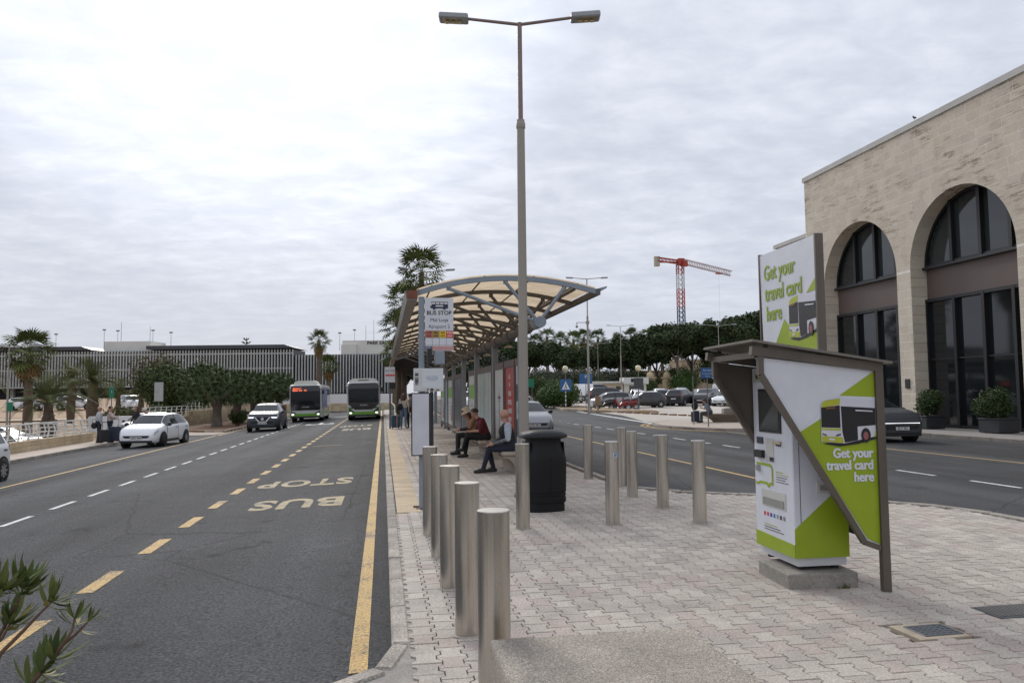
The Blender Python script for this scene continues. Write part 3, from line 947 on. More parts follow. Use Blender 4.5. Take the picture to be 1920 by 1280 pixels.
tx('BUS STOP', .265, 2.905, .085, inkb, bd2, .0018)
tx('Mal Luqa', .265, 2.80, .075, ink, bd2)
tx('Ajruport 2', .265, 2.70, .075, ink, bd2)
q = MB(); q.prism([(.13, 3.00), (.145, 2.975), (.40, 2.975), (.40, 3.075), (.145, 3.075)], (0, YB, 0), (1, 0, 0), (0, 0, 1), .0016)
pic = q.build('bus_pictogram', ink, bd2)
q = MB()
for k in range(4): q.box((.182 + k * .062, YB - .003, 3.052), (.05, .002, .024))
q.box((.27, YB - .003, 3.012), (.11, .002, .02)); q.box((.143, YB - .003, 3.04), (.018, .002, .05))
q.build('pictogram_window', screen_white('pic_white'), pic)
for xx in (.19, .345):
    q = MB(); q.cyl((xx, YB - .002, 2.974), (xx, YB - .004, 2.974), .021, n=14); q.build('pictogram_wheel', ink, pic)
tiles = [((.48, .14, .11), '119', inkb), ((.42, .25, .06), 'X2', inkb), ((.75, .54, .03), 'X3', inkb), ((.66, .05, .035), 'TD3', white)]
for k, (c, s, ic) in enumerate(tiles):
    xx = .108 + k * .105
    q = MB(); q.box((xx, YB, 2.585), (.1, .003, .1)); tl = q.build('route_tile', M('tile_%d' % k, c, .6, var=.05), bd2)
    tx(s, xx, 2.605, .05, ic, tl, .001, y=YB - .004)
    q = MB(); q.box((xx, YB - .002, 2.56), (.07, .002, .012)); q.build('tile_caption', ic, tl)
q = MB()
for k in range(5): q.box((.055 + k * .105, YB, 2.49), (.004, .002, .30))
for z in (2.64, 2.53, 2.42): q.box((.265, YB + .0005, z), (.42, .002, .004))
q.build('grid_lines', M('dark_grid', (.12, .12, .14), .6, var=0), bd2)
q = MB(); q.box((.108, YB, 2.375), (.1, .003, .06)); n_ = q.build('stop_number_tile', M('slate_blue', (.07, .10, .18), .6, var=0), bd2)
tx('2551', .108, 2.375, .042, white, n_, y=YB - .004)
q = MB(); q.box((.32, YB, 2.375), (.315, .003, .06)); q.build('fare_zone_strip', M('pale_red', (.56, .30, .29), .6, var=.08), bd2)
q = MB(); q.box((.27, .0, 2.23), (.15, .13, .20), b=.015); q.box((.19, .0, 2.3), (.1, .05, .025)); q.box((.19, 0, 2.17), (.1, .05, .025)); q.build('passenger_display', steelb, bs)
q = MB(); q.box((.12, 0, 2.26), (.07, .07, .22)); q.build('bracket', black, bs)
q = MB(); q.box((.10, -.056, 1.90), (.445, .03, .345), b=.006); ib = q.build('notice_box', M('notice_white', (.60, .61, .60), .4, var=.08, scale=5), bs)
q = MB(); q.box((.155, -.073, 1.915), (.31, .004, .28)); q.build('notice_sheet', M('notice_paper', (.63, .66, .69), .3, var=.05), ib)
txn = lambda s, x, z, size, mt: text(s, (x, -.0765, z), (1, 0, 0), (0, 0, 1), size, mt, ib)
gi = M('grey_ink', (.30, .36, .44), .6, var=0)
txn('service information', .155, 1.955, .022, gi); txn('tallinja updates', .155, 1.925, .03, M('pale_blue_ink', (.12, .32, .55), .6, var=0)); txn('for passengers', .155, 1.895, .022, gi)
q = MB(); q.box((-.075, -.074, 1.98), (.05, .003, .045)); q.box((-.075, -.074, 1.885), (.05, .003, .06)); q.box((-.075, -.0745, 1.93), (.06, .003, .012))
for k in range(3): q.box((-.075, -.0745, 1.83 + k * .012), (.045, .003, .005))
q.build('printed_pictogram', M('faded_ink', (.10, .10, .11), .7, var=0), ib)
q = MB(); q.box((.15, -.074, 1.755), (.045, .003, .035)); q.build('brown_sticker', M('sticker_brown', (.09, .035, .03), .6, var=0), ib)
q = MB(); q.box((.235, -.074, 1.75), (.05, .003, .012)); q.box((.09, -.074, 1.757), (.014, .003, .03)); q.build('small_icon', inkb, ib)
tt = MB()
tt.box((-.015, -.075, 1.245), (.285, .05, .93), b=.006)
tc_ = tt.build('timetable_case', black, bs)
q = MB(); q.box((-.02, -.102, 1.245), (.245, .006, .895)); q.build('timetable_sheet', M('timetable_paper', (.60, .61, .66), .3, var=.10, scale=4), tc_)
q = MB(); q.box((.142, -.03, 1.245), (.02, .07, .95)); q.box((.165, -.02, 1.245), (.018, .02, .95)); q.build('case_edge', black, tc_)

# ------------------------------------------------------------ street lamps
lampc = M('lamp_post_paint', (.31, .285, .25), .55, var=.12, scale=1.2, stretch=(1, 1, .4))
lampt = M('lamp_upper_paint', (.235, .175, .155), .55, var=.1, scale=1.5)
lens = M('lamp_lens', (.36, .31, .20), .25, var=.25, scale=14)
lhead = M('lamp_head_grey', (.33, .35, .36), .5, var=.1, scale=6)
def street_lamp(label, x, y, z, h, arm, r0, r1, zs, rz=0, simple=False, group=None, droop=.12, head=.62):
    t = thing('street_lamp', label, 'street lamp', (x, y, z), rz, group)
    q = MB()
    q.cyl((0, 0, -.3), (0, 0, zs), r0, r1, 20)
    q.lathe([(r1 + .002, zs - .16), (r1 + .012, zs - .14), (r1 + .012, zs - .06), (r1 * .8, zs)], 16)
    q.build('post', lampc, t)
    q = MB(); q.cyl((0, 0, zs), (0, 0, h), r1 * .62, r1 * .58, 14); q.build('upper_post', lampt if not simple else lampc, t)
    for s_ in (-1, 1):
        q = MB(); q.cyl((0, 0, h - .03), (s_ * arm, 0, h + droop), r1 * .42, r1 * .38, 10); q.build('arm', lampt if not simple else lampc, t)
        q = MB()
        a = math.atan2(droop, arm)
        T = Matrix.Translation((s_ * arm, 0, h + droop)) @ Matrix.Rotation(-s_ * a * .7, 4, 'Y')
        q.box((s_ * head / 2, 0, .0), (head, .26, .10), T=T, b=.02)
        hd = q.build('lamp_head', lhead, t)
        if not simple:
            q = MB(); q.box((s_ * head * .55, 0, -.052), (head * .62, .20, .012), T=T)
            q.build('lens', lens, hd)
            q = MB()
            for k in range(3): q.ball((s_ * arm + s_ * head * (.32 + .2 * k), 0, h + droop - .05 - .012 + s_ * 0), .045, 10, 6, (1, 1, .4))
            q.build('bulb', M('bulb_glass', (.55, .45, .25), .2, var=.1), hd)
    q = MB(); q.box((0, 0, .02), (r0 * 4, r0 * 4, .04)); q.build('base_plate', steelg, t)
    return t
lm = street_lamp('tall double-headed lamp post rising in the middle before the shelter', 2.31, 12.95, 0, 8.02, .88, .085, .066, 6.32, R(-9.3), head=.5, droop=.08)
for c in lm.children: pass

# ------------------------------------------------------------ bus shelter
def tan_sheet():
    m = bpy.data.materials.new('translucent_tan_sheet'); m.use_nodes = True
    n, L = m.node_tree.nodes, m.node_tree.links.new
    b = n['Principled BSDF']; b.inputs['Roughness'].default_value = .5
    g_ = n.new('ShaderNodeNewGeometry')
    t = n.new('ShaderNodeTexNoise'); t.inputs['Scale'].default_value = 2.2; t.inputs['Detail'].default_value = 5; L(g_.outputs['Position'], t.inputs[0])
    cr = n.new('ShaderNodeValToRGB'); cr.color_ramp.elements[0].position = .3; cr.color_ramp.elements[0].color = (.60, .475, .33, 1)
    cr.color_ramp.elements[1].position = .7; cr.color_ramp.elements[1].color = (.80, .66, .48, 1)
    L(t.outputs[0], cr.inputs[0]); L(cr.outputs[0], b.inputs['Base Color'])
    tr = n.new('ShaderNodeBsdfTranslucent'); L(cr.outputs[0], tr.inputs[0])
    mx = n.new('ShaderNodeMixShader'); mx.inputs[0].default_value = .62
    L(b.outputs[0], mx.inputs[1]); L(tr.outputs[0], mx.inputs[2])
    L(mx.outputs[0], n['Material Output'].inputs[0])
    return m
tan = tan_sheet()
XL, XR, YS, NB, SP = .66, 4.28, 15.5, 12, 2.17
def zc(x, dz=0):
    # arched roof: rises from the gutter to a crown right of the middle
    t = (x - XL) / (XR - XL)
    return 3.72 + 1.13 * t * (1 - t) * (1.06 - .12 * t) + .07 * t + dz
TX, TZ = 3.09, 3.10
def shelter(label, y0, nb, sheetm, ribm, front, corr=True, short=False):
    t = thing('bus_shelter', label, 'bus shelter', (0, y0, 0))
    xs = np.linspace(XL, XR, 15)
    L_ = nb * SP
    # ribs with their three struts
    for k in range(nb + 1):
        y = k * SP
        m = steelb if (k == 0 and front) else ribm
        q = MB()
        hh = .10 if k == 0 else .085
        for a, b in zip(xs, xs[1:]):
            q.beam((a, y, zc(a) - hh / 2), (b, y, zc(b) - hh / 2), .07, hh)
        if k == 0: q.prism([(0, -.10), (.22, .02), (.23, .06), (0, 0)], (XR, y + .035, zc(XR)), (1, 0, 0), (0, 0, 1), .07)
        rb = q.build('roof_rib', m, t)
        for xe in (1.28, 2.42, 3.62):
            q = MB()
            q.cyl((TX, y, TZ), (xe, y, zc(xe) - .13), .036, n=10)
            q.box((xe, y, zc(xe) - .12), (.09, .03, .10)); q.cyl((xe, y - .03, zc(xe) - .12), (xe, y + .03, zc(xe) - .12), .018, n=8)
            q.build('strut', m, t)
    # main tube, collared at the ribs
    q = MB(); q.cyl((TX, -.18, TZ), (TX, L_ + .2, TZ), .105, n=20); q.build('main_tube', ribm, t)
    q = MB(); q.cyl((TX, -.19, TZ), (TX, .35, TZ), .115, n=20); q.build('tube_end', steelb if front else ribm, t)
    for k in range(1, nb + 1):
        q = MB(); q.cyl((TX, k * SP - .9, TZ), (TX, k * SP - .05, TZ), .135, n=16); q.build('tube_sleeve', ribm, t)
    # purlins hold the sheets
    for xe in (.95, 2.0, 3.0, 3.9):
        q = MB(); q.box((xe, L_ / 2, zc(xe) + .006), (.03, L_, .02)); q.build('purlin', ribm, t)
    # sheets, one per bay, corrugated along the arch
    for k in range(nb):
        q = MB()
        nx, ny = 24, 36
        for j in range(ny + 1):
            for i in range(nx + 1):
                x = XL + (XR - XL) * i / nx
                y = k * SP + .005 + (SP - .01) * j / ny
                q.v.append((x, y, zc(x) + .024 + (.012 * math.cos(j * PI) if corr else 0)))
        for j in range(ny):
            for i in range(nx):
                a = j * (nx + 1) + i
                q.f.append((a, a + 1, a + nx + 2, a + nx + 1)); q.m.append(0); q.sm.append(True)
        q.build('roof_sheet', sheetm, t)
    # gutter on the left, fascia on the right
    q = MB(); q.prism([(-.24, -.02), (-.20, -.2), (0, -.2), (.03, .02), (0, .02), (-.02, -.16), (-.17, -.16), (-.21, -.02)], (XL, L_ + .1, zc(XL)), (1, 0, 0), (0, 0, 1), L_ + .2)
    q.build('gutter', M('gutter_metal', (.19, .175, .16), .45, metal=.2, var=.15, scale=1), t)
    q = MB(); q.box((XL - .105, -.105, zc(XL) - .09), (.2, .012, .16)); q.build('gutter_end', M('rust_red_end', (.20, .075, .045), .8, var=.3, scale=12), t)
    q = MB(); q.box((XR + .04, L_ / 2, zc(XR) - .06), (.09, L_ + .1, .12)); q.build('fascia', ribm, t)
    q = MB(); q.box((XR - .45, L_ / 2, zc(XR - .45) - .115), (.06, L_, .05)); q.build('edge_purlin', ribm, t)
    # posts
    for k in range(1, nb + 1, 2):
        if short and k > nb - 1: break
        y = k * SP - .15
        q = MB(); q.box((TX, y, TZ / 2 - .05), (.16, .26, TZ - .1), b=.012); q.build('post', M('post_blue_grey', (.19, .205, .225), .5, var=.14, scale=1.5), t)
        q = MB(); q.box((TX, y, .012), (.26, .36, .024)); q.build('base_plate', steelg, t)
    # small downlights beneath the tube
    for k in range(1, nb):
        q = MB(); q.lathe([(.10, 0), (.12, .03), (.06, .07)], 14, T=Matrix.Translation((TX + .16, (k + .3) * SP, TZ - .22)))
        q.build('downlight', M('downlight', (.42, .34, .24), .4, var=.1), t)
    return t
sh = shelter('long bus shelter with arched tan roof sheets on blue grey ribs', YS, NB, tan, steeld, True)
brown = M('brown_corrugated_sheet', (.115, .095, .075), .6, var=.15, scale=2)
sh2 = shelter('farther bus shelter with dark brown roof, behind the long arched one', 45.2, 12, brown, steeld, False)

# advertising and timetable panels between the posts
def poster_mat(name, base, bits, seed):
    """flat print: bands and blobs in a few inks"""
    m = bpy.data.materials.new(name); m.use_nodes = True
    n, L = m.node_tree.nodes, m.node_tree.links.new
    b = n['Principled BSDF']; b.inputs['Roughness'].default_value = .25
    g_ = n.new('ShaderNodeNewGeometry')
    mp = n.new('ShaderNodeMapping'); mp.inputs['Location'].default_value = (seed, seed * 2.3, 0); mp.inputs['Scale'].default_value = (1, 3, 2.2)
    L(g_.outputs['Position'], mp.inputs[0])
    t = n.new('ShaderNodeTexNoise'); t.inputs['Scale'].default_value = 1.2; t.inputs['Detail'].default_value = 3; L(mp.outputs[0], t.inputs[0])
    cr = n.new('ShaderNodeValToRGB'); cr.color_ramp.interpolation = 'CONSTANT'
    e = cr.color_ramp.elements
    e[0].position = 0; e[0].color = (*base, 1); e[1].position = bits[0][0]; e[1].color = (*bits[0][1], 1)
    for p, c in bits[1:]:
        x = e.new(p); x.color = (*c, 1)
    L(t.outputs[0], cr.inputs[0]); L(cr.outputs[0], b.inputs['Base Color'])
    return m
mapm = poster_mat('route_map_print', (.50, .56, .54), [(.56, (.55, .60, .58)), (.63, (.42, .50, .50)), (.68, (.60, .62, .55))], 1)
pz0, pz1 = .32, 2.32
def panel(label, y0, y1, face, deco=None, name='display_panel', cat='display panel', x=TX - .02):
    t = thing(name, label, cat, (x, (y0 + y1) / 2, 0), 0, 'panels between the shelter posts')
    w = y1 - y0
    q = MB()
    for s_ in (-1, 1): q.box((0, s_ * (w / 2 - .035), 1.25), (.10, .07, 2.5))
    q.box((0, 0, 2.41), (.098, w - .14, .17)); q.box((0, 0, .22), (.098, w - .14, .12))
    q.build('frame', M('panel_frame_bronze', (.12, .09, .075), .45, metal=.3, var=.15, scale=2), t)
    q = MB(); q.box((0, 0, (pz0 + pz1) / 2), (.06, w - .14, pz1 - pz0)); f = q.build('poster', face, t)
    q = MB()
    for s_ in (-1, 1):
        q.box((s_ * .036, 0, (pz0 + pz1) / 2), (.006, w - .142, pz1 - pz0))
    if deco: deco(t, w)
    return t
def pt(t, body, yl, z, size, mat, vertical=False, bold=.002):
    # face is seen from -X: left on the sheet is +Y
    if vertical: U, V = (0, 0, -1), (0, -1, 0)
    else: U, V = (0, -1, 0), (0, 0, 1)
    return text(body, (-.034, yl, z), U, V, size, mat, t, bold)
red = M('poster_red', (.42, .045, .04), .3, var=.12, scale=2)
pw = M('poster_white', (.62, .64, .64), .3, var=.06, scale=2)
pg = M('poster_green', (.22, .45, .08), .4, var=.1)
ps = M('poster_slate', (.11, .12, .14), .3, var=.5, scale=2)
def deco_red(t, w):
    for k, s in enumerate(['ALL', 'IN', 'FRESH', 'SPRING', 'WATER', 'EVERY', 'DAY']):
        pt(t, s, 0, 2.1 - .21 * k, .17, white)
    q = MB(); q.prism([(-.1, .5), (.1, .5), (.1, .85), (.04, .95), (.04, 1.02), (-.04, 1.02), (-.04, .95), (-.1, .85)], (-.0315, 0, 0), (0, -1, 0), (0, 0, 1), .002); q.build('printed_bottle', pw, t)
def deco_white(t, w):
    pt(t, 'SHOPPING', .0, 1.05, .2, M('slate_ink', (.10, .13, .17), .6, var=0), True); pt(t, 'EASE', 0, .58, .2, M('slate_ink', (.1, .13, .17)), True)
    q = MB(); q.prism([(-.03, 1.5), (.03, 1.5), (.03, 1.72), (-.03, 1.72)], (-.0315, 0, 0), (0, -1, 0), (0, 0, 1), .002); q.prism([(-.2, 1.55), (.2, 1.55), (.2, 1.62), (-.2, 1.62)], (-.0325, 0, 0), (0, -1, 0), (0, 0, 1), .002); q.build('printed_emblem', M('poster_plum', (.14, .05, .10), .5, var=0), t)
def deco_green(t, w):
    q = MB(); q.prism([(-w * .4, 1.55), (w * .4, 1.5), (w * .4, 2.0), (-w * .4, 2.0)], (-.0315, 0, 0), (0, -1, 0), (0, 0, 1), .002); q.build('green_block', pg, t)
    q = MB(); q.prism([(w * .1, .5), (w * .4, .5), (w * .4, 1.5)], (-.0315, 0, 0), (0, -1, 0), (0, 0, 1), .002); q.build('red_flash', red, t)
    for k in range(4): pt(t, 'travel', -.05, 1.3 - .16 * k, .12, M('slate_ink', (.1, .13, .17)))
def deco_news(t, w):
    q = MB()
    for (z0, z1, mi) in ((1.95, 2.3, 0), (1.5, 1.9, 1), (1.2, 1.4, 0), (.7, 1.1, 1), (.36, .6, 0)):
        q.mi = mi; q.prism([(-w * .4, z0), (w * .4, z0), (w * .4, z1), (-w * .4, z1)], (-.0315, 0, 0), (0, -1, 0), (0, 0, 1), .002)
    q.build('printed_picture', [M('poster_paleblue', (.46, .50, .52), .4, var=.3, scale=4), ps], t)
    pt(t, 'SALE', 0, 1.3, .2, M('slate_ink', (.1, .13, .17)))
def deco_map(t, w):
    q = MB()
    rr = random.Random(5)
    for k in range(6):
        y0 = rr.uniform(-.3, .3) * w
        q.tube([(-.0315, y0 + rr.uniform(-.1, .1), .5 + .3 * j) for j in range(7)], .006, 4)
    q.build('route_line', M('map_line', (.28, .40, .40), .5, var=.3, scale=6), t)
    q = MB(); q.box((-.031, 0, 1.3), (.006, .05, 2.0)); q.build('centre_bar', M('panel_frame_bronze', (.12, .09, .075)), t)
PY = YS
panel('narrow news poster panel in greys, nearest panel beside the lamp post', 17.2, 18.1, pw, deco_news)
panel('red poster panel with white lettering behind the bald man', 18.2, 19.75, red, deco_red)
panel('white poster panel with vertical dark lettering, next to the red one', 19.9, 21.6, pw, deco_white)
panel('pale route map panel in two leaves behind the man in maroon', 22.15, 25.7, mapm, deco_map)
panel('white poster panel with green block and red flash past the map', 26.3, 28.3, pw, deco_green)
panel('dark striped poster panel farther along the shelter', 31.0, 34.2, ps, None)
panel('white and green poster panel left of the dark striped one', 35.0, 37.4, pw, deco_green)
panel('grey blue poster panel near the far end of the shelter', 37.6, 39.2, M('poster_greyblue', (.22, .30, .36), .4, var=.4, scale=2))
panel('white and green poster panel, last at the far end of the shelter', 39.8, 42.0, pw, deco_green)

# concrete benches with scooped sides
bconc = M('bench_concrete', (.33, .28, .23), .85, var=.2, scale=2, fine=.2, fscale=50, bump=.4, bscale=50)
def bench(label, y0, y1, x0=2.45, x1=3.0):
    t = thing('concrete_bench', label, 'bench', ((x0 + x1) / 2, (y0 + y1) / 2, 0), 0, 'concrete benches under the shelter')
    w = (x1 - x0); l = y1 - y0
    q = MB(); q.box((0, 0, .42), (w, l, .09), b=.03); q.build('seat', bconc, t)
    # side leg profile: a quarter arch seen from the end
    prof = [(-w / 2 - .02, .375), (w / 2, .375), (w / 2, 0), (-w / 2 + .30, 0)] + [(-w / 2 + .30 - .26 * math.sin(a) * 0 - .30 * (1 - math.cos(a)), .36 * math.sin(a)) for a in np.linspace(0.1, PI / 2 - .1, 9)]
    for s_ in (-1, 1):
        q = MB(); q.prism(prof, (0, s_ * (l / 2 - .10) + .09, 0), (1, 0, 0), (0, 0, 1), .18)
        q.build('leg', bconc, t)
    q = MB(); q.prism([(a * .96, b * .98) for a, b in prof], (0, l / 2 - .2, 0), (1, 0, 0), (0, 0, 1), l - .4); q.build('core', bconc, t)
    return t
bench('curved concrete bench under the bald man, nearest of the benches', 16.3, 18.3)
bench('curved concrete bench under the couple in the middle of the shelter', 20.3, 22.8)
bench('empty curved concrete bench beyond the couple', 25.6, 28.4)
# ------------------------------------------------------------ ticket machine under its steel kiosk
lime = M('lime_green_vinyl', (.29, .385, .012), .4, var=.09, scale=4)
vin = M('white_vinyl', (.64, .66, .71), .38, var=.07, scale=5)
kst = M('kiosk_steel', (.135, .115, .095), .42, metal=.35, var=.22, scale=3, stretch=(1, 1, .3))
kdk = M('kiosk_dark', (.035, .032, .03), .6, var=.1)
kb = thing('kiosk_plinth', 'grey concrete plinth slab beneath the ticket machine', 'plinth', (3.73, 6.65, 0), R(-4))
q = MB(); q.box((0, 0, .055), (.62, .64, .14), b=.01); q.build('slab', M('plinth_concrete', (.27, .25, .22), .9, var=.25, scale=5, fine=.2, fscale=60, bump=.4), kb)
q = MB()
for k in range(26):
    a = random.uniform(0, 6.28); x, y = .16 + random.gauss(0, .03), -.325 - abs(random.gauss(0, .012))
    q.add([(x - .004, y, 0), (x + .004, y, 0), (x + random.uniform(-.03, .03), y - random.uniform(0, .02), random.uniform(.02, .06))], [(0, 1, 2)])
tag(q.build('weed', M('weed_green', (.10, .11, .03), .8, var=.3, scale=50)), 'small weed growing against the front of the plinth', 'weed').location = (3.73, 6.63, 0)
tm = thing('ticket_machine', 'white and lime green travel card vending machine with dark screen', 'ticket machine', (3.78, 6.8, 0), R(-1))
# body box: front faces -X
BX0, BX1, BY0, BY1, BZ0, BZ1 = -.26, .24, -.37, .37, .235, 1.90
q = MB(); q.box(((BX0 + BX1) / 2, (BY0 + BY1) / 2, (BZ0 + BZ1) / 2), (BX1 - BX0, BY1 - BY0, BZ1 - BZ0), b=.008); body = q.build('cabinet', vin, tm)
q = MB(); q.box(((BX0 + BX1) / 2 + .01, (BY0 + BY1) / 2, .20), (BX1 - BX0 - .05, BY1 - BY0 - .05, .075)); q.build('skirt', M('skirt_white', (.58, .59, .60), .5, var=.08), tm)
for sx in (-.16, .16):
    for sy in (-.26, .28):
        q = MB(); q.cyl((sx, sy, .125), (sx, sy, .165), .035, n=12); q.cyl((sx, sy, .16), (sx, sy, .19), .018, n=8); q.build('levelling_foot', black, tm)
e = .0035
# lime band on the front and rising wedge on the side
q = MB(); q.prism([(BY0 - .0, BZ0 + .002), (BY1, BZ0 + .002), (BY1, BZ0 + .135), (BY0, BZ0 + .115)], (BX0 - .001, 0, 0), (0, 1, 0), (0, 0, 1), -e); q.build('lime_band', lime, body)
q = MB(); q.prism([(BX0, BZ0 + .002), (BX1, BZ0 + .002), (BX1, BZ0 + .66), (BX0, BZ0 + .25)], (0, BY0 - .001, 0), (1, 0, 0), (0, 0, 1), e); q.build('lime_wedge', lime, body)
FX = BX0 - .001
def fr(poly, d, mat, name, par=body, off=0.):
    """flat piece on the front; u runs from far (left in view) to near"""
    q = MB(); q.prism([(-(BY1 - u), z) for u, z in poly], (FX - off, 0, 0), (0, 1, 0), (0, 0, 1), -d)
    # prism normal is -X for U=+Y,V=+Z reversed
    return q.build(name, mat, par)
def frr(u0, u1, z0, z1, d, mat, name, par=body, off=0.):
    q = MB()
    y0, y1 = BY1 - u1, BY1 - u0
    q.box((FX - off - d / 2, (y0 + y1) / 2, (z0 + z1) / 2), (d, y1 - y0, z1 - z0))
    return q.build(name, mat, par)
scr = frr(.14, .56, 1.30, 1.70, .012, black, 'screen_bezel')
frr(.165, .535, 1.325, 1.675, .003, M('screen_glass', (.045, .05, .045), .12, var=.1, scale=3), 'screen', scr, .012)
hd_ = frr(.03, .73, 1.76, 1.875, .004, M('header_grey', (.42, .45, .44), .5, var=.05), 'header_strip')
text('Malta Public Transport', (FX - .0052, BY1 - .36, 1.815), (0, -1, 0), (0, 0, 1), .06, inkb, hd_, .0008)
q = MB()
for (u, z, w, h) in ((.085, 1.815, .008, .05), (.145, 1.815, .008, .05)): q.box((FX - .0055, BY1 - u, z), (.002, w, h))
for (u, z, w, h) in ((.115, 1.842, .065, .007), (.115, 1.788, .065, .007)): q.box((FX - .0055, BY1 - u, z), (.002, w, h))
q.build('bus_logo', lime, hd_)
frr(.08, .20, 1.19, 1.25, .010, M('reader_dark', (.05, .05, .065), .3, var=0), 'card_reader')
frr(.06, .22, 1.06, 1.13, .035, black, 'coin_slot')
q = MB(); q.box((FX - .012, BY1 - .48, 1.215), (.025, .15, .03), b=.008); q.build('ticket_lip', M('beige_lip', (.50, .42, .30), .5, var=.1), body)
frr(.46, .54, 1.185, 1.203, .01, black, 'ticket_slot')
rc = frr(.25, .40, 1.03, 1.245, .003, M('recess_white', (.50, .50, .47), .5, var=.05), 'tray_recess')
frr(.33, .40, 1.04, 1.075, .006, black, 'tray_sensor', rc, .003)
frr(.06, .12, .93, .985, .02, M('hinge_metal', (.45, .45, .46)), 'lock')
rc = frr(.14, .60, .62, .77, .004, M('recess_white', (.50, .50, .47)), 'collection_tray')
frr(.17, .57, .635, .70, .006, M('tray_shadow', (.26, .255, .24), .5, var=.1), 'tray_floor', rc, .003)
# lime bus outline
def stroke(pts, w, mat, name):
    q = MB()
    for a, b in zip(pts, pts[1:]):
        q.beam((FX - .002, BY1 - a[0], a[1]), (FX - .002, BY1 - b[0], b[1]), w, .004, upv=(1, 0, 0))
    return q.build(name, mat, body)
stroke([(.05, 1.0), (.32, 1.0), (.36, .975), (.36, .83), (.31, .83), (.28, .80), (.25, .83), (.12, .83), (.08, .815), (.03, .815)], .022, lime, 'bus_outline')
for k in range(4): frr(.43, .66 - .03 * (k % 3), .925 - .022 * k, .93 - .022 * k, .0015, inkb if k else lime, 'print_line')
frr(.43, .56, .945, .953, .0015, lime, 'print_heading')
cols_ = [(.6, .03, .03), (.55, .05, .12), (.04, .05, .3), (.02, .2, .5), (.3, .3, .32), (.05, .05, .06), (.2, .2, .2)]
for k, c in enumerate(cols_): frr(.17 + .062 * k, .205 + .062 * k, .53, .565, .0015, M('logo_%d' % k, c, .5, var=0), 'payment_logo')
for k in range(3): frr(.17, .42 + .06 * k, .45 - .022 * k, .456 - .022 * k, .0015, lime if k == 0 else inkb, 'print_line')
# service hatch and seam on the side
q = MB(); q.box((.03, BY0 - .006, .84), (.16, .012, .10), b=.004); hh_ = q.build('side_hatch', M('hatch_grey', (.52, .52, .50), .4, var=.05), body)
q = MB(); q.box((.03, BY0 - .014, .835), (.10, .006, .045)); q.build('hatch_slot', M('tray_shadow', (.26, .255, .24)), hh_)
q = MB(); q.box((BX0 + .06, BY0 - .001, 1.07), (.005, .004, 1.6)); q.build('door_seam', M('seam_dark', (.08, .08, .09), .7, var=0), body)
# kiosk frame
ks = thing('ticket_kiosk_canopy', 'bronze steel kiosk frame with slanting roof and white and lime side board', 'kiosk', (3.086, 6.19, 0), R(-2.5))
YN, YF = 0.0, 1.02
def sidepoly():
    return [(.06, 1.96), (.06, 1.83), (.915, .435), (1.025, .385), (1.06, .385), (1.06, 1.84)]
for yy, near in ((YN, True), (YF, False)):
    sp_ = sidepoly()
    q = MB(); q.prism(sp_, (0, yy + .03, 0), (1, 0, 0), (0, 0, 1), .028)
    brd = q.build('side_board', vin if near else kst, ks)
    q = MB()
    edge = [(.03, 1.98), (.03, 1.82), (.895, .41), (1.03, .36)]
    for a, b in zip(edge, edge[1:]): q.beam((a[0], yy, a[1]), (b[0], yy, b[1]), .045, .05, upv=(0, 1, 0))
    q.build('edge_trim', kst, ks)
    q = MB(); q.box((1.075, yy, .93), (.07, .055, 1.9)); q.build('post', kst, ks)
    q = MB(); q.beam((-.05, yy, 2.02), (1.11, yy, 1.87), .06, .075); q.build('top_beam', kst, ks)
    if near:
        yb = yy + .0015
        q = MB(); q.prism([(.36, 1.335), (1.04, 1.69 - .0), (1.04, .395), (1.02, .395), (.925, .44)], (0, yb, 0), (1, 0, 0), (0, 0, 1), .0015)
        ls = q.build('lime_area', lime, brd)
        q = MB(); q.prism([(.72, 1.635), (1.04, 1.87 - .03), (1.04, 1.62)], (0, yb - .0008, 0), (1, 0, 0), (0, 0, 1), .002); q.build('lime_corner', lime, brd)
        q = MB(); q.prism([(.36, 1.335), (.72, 1.635), (1.04, 1.62), (1.04, 1.30)], (0, yb - .0016, 0), (1, 0, 0), (0, 0, 1), .0015); q.build('white_patch', vin, brd)
        # re-draw the lime wedge under the printed bus
        q = MB(); q.prism([(.36, 1.335), (.60, 1.475), (.66, 1.2), (1.04, 1.2), (1.04, 1.15), (.42, 1.15)], (0, yb - .0024, 0), (1, 0, 0), (0, 0, 1), .0015); q.build('lime_wedge', lime, brd)
        for s, z in (('Get your', 1.15), ('travel card', 1.05), ('here', .95)):
            for k in (0, 1): text(s, (1.005 - .0045 * k, yb - .006 - .0004 * k, z), (.86, 0, 0), (0, 0, 1), .112, vin, ls, .0026, 'RIGHT')
        DECO = (brd, yb)
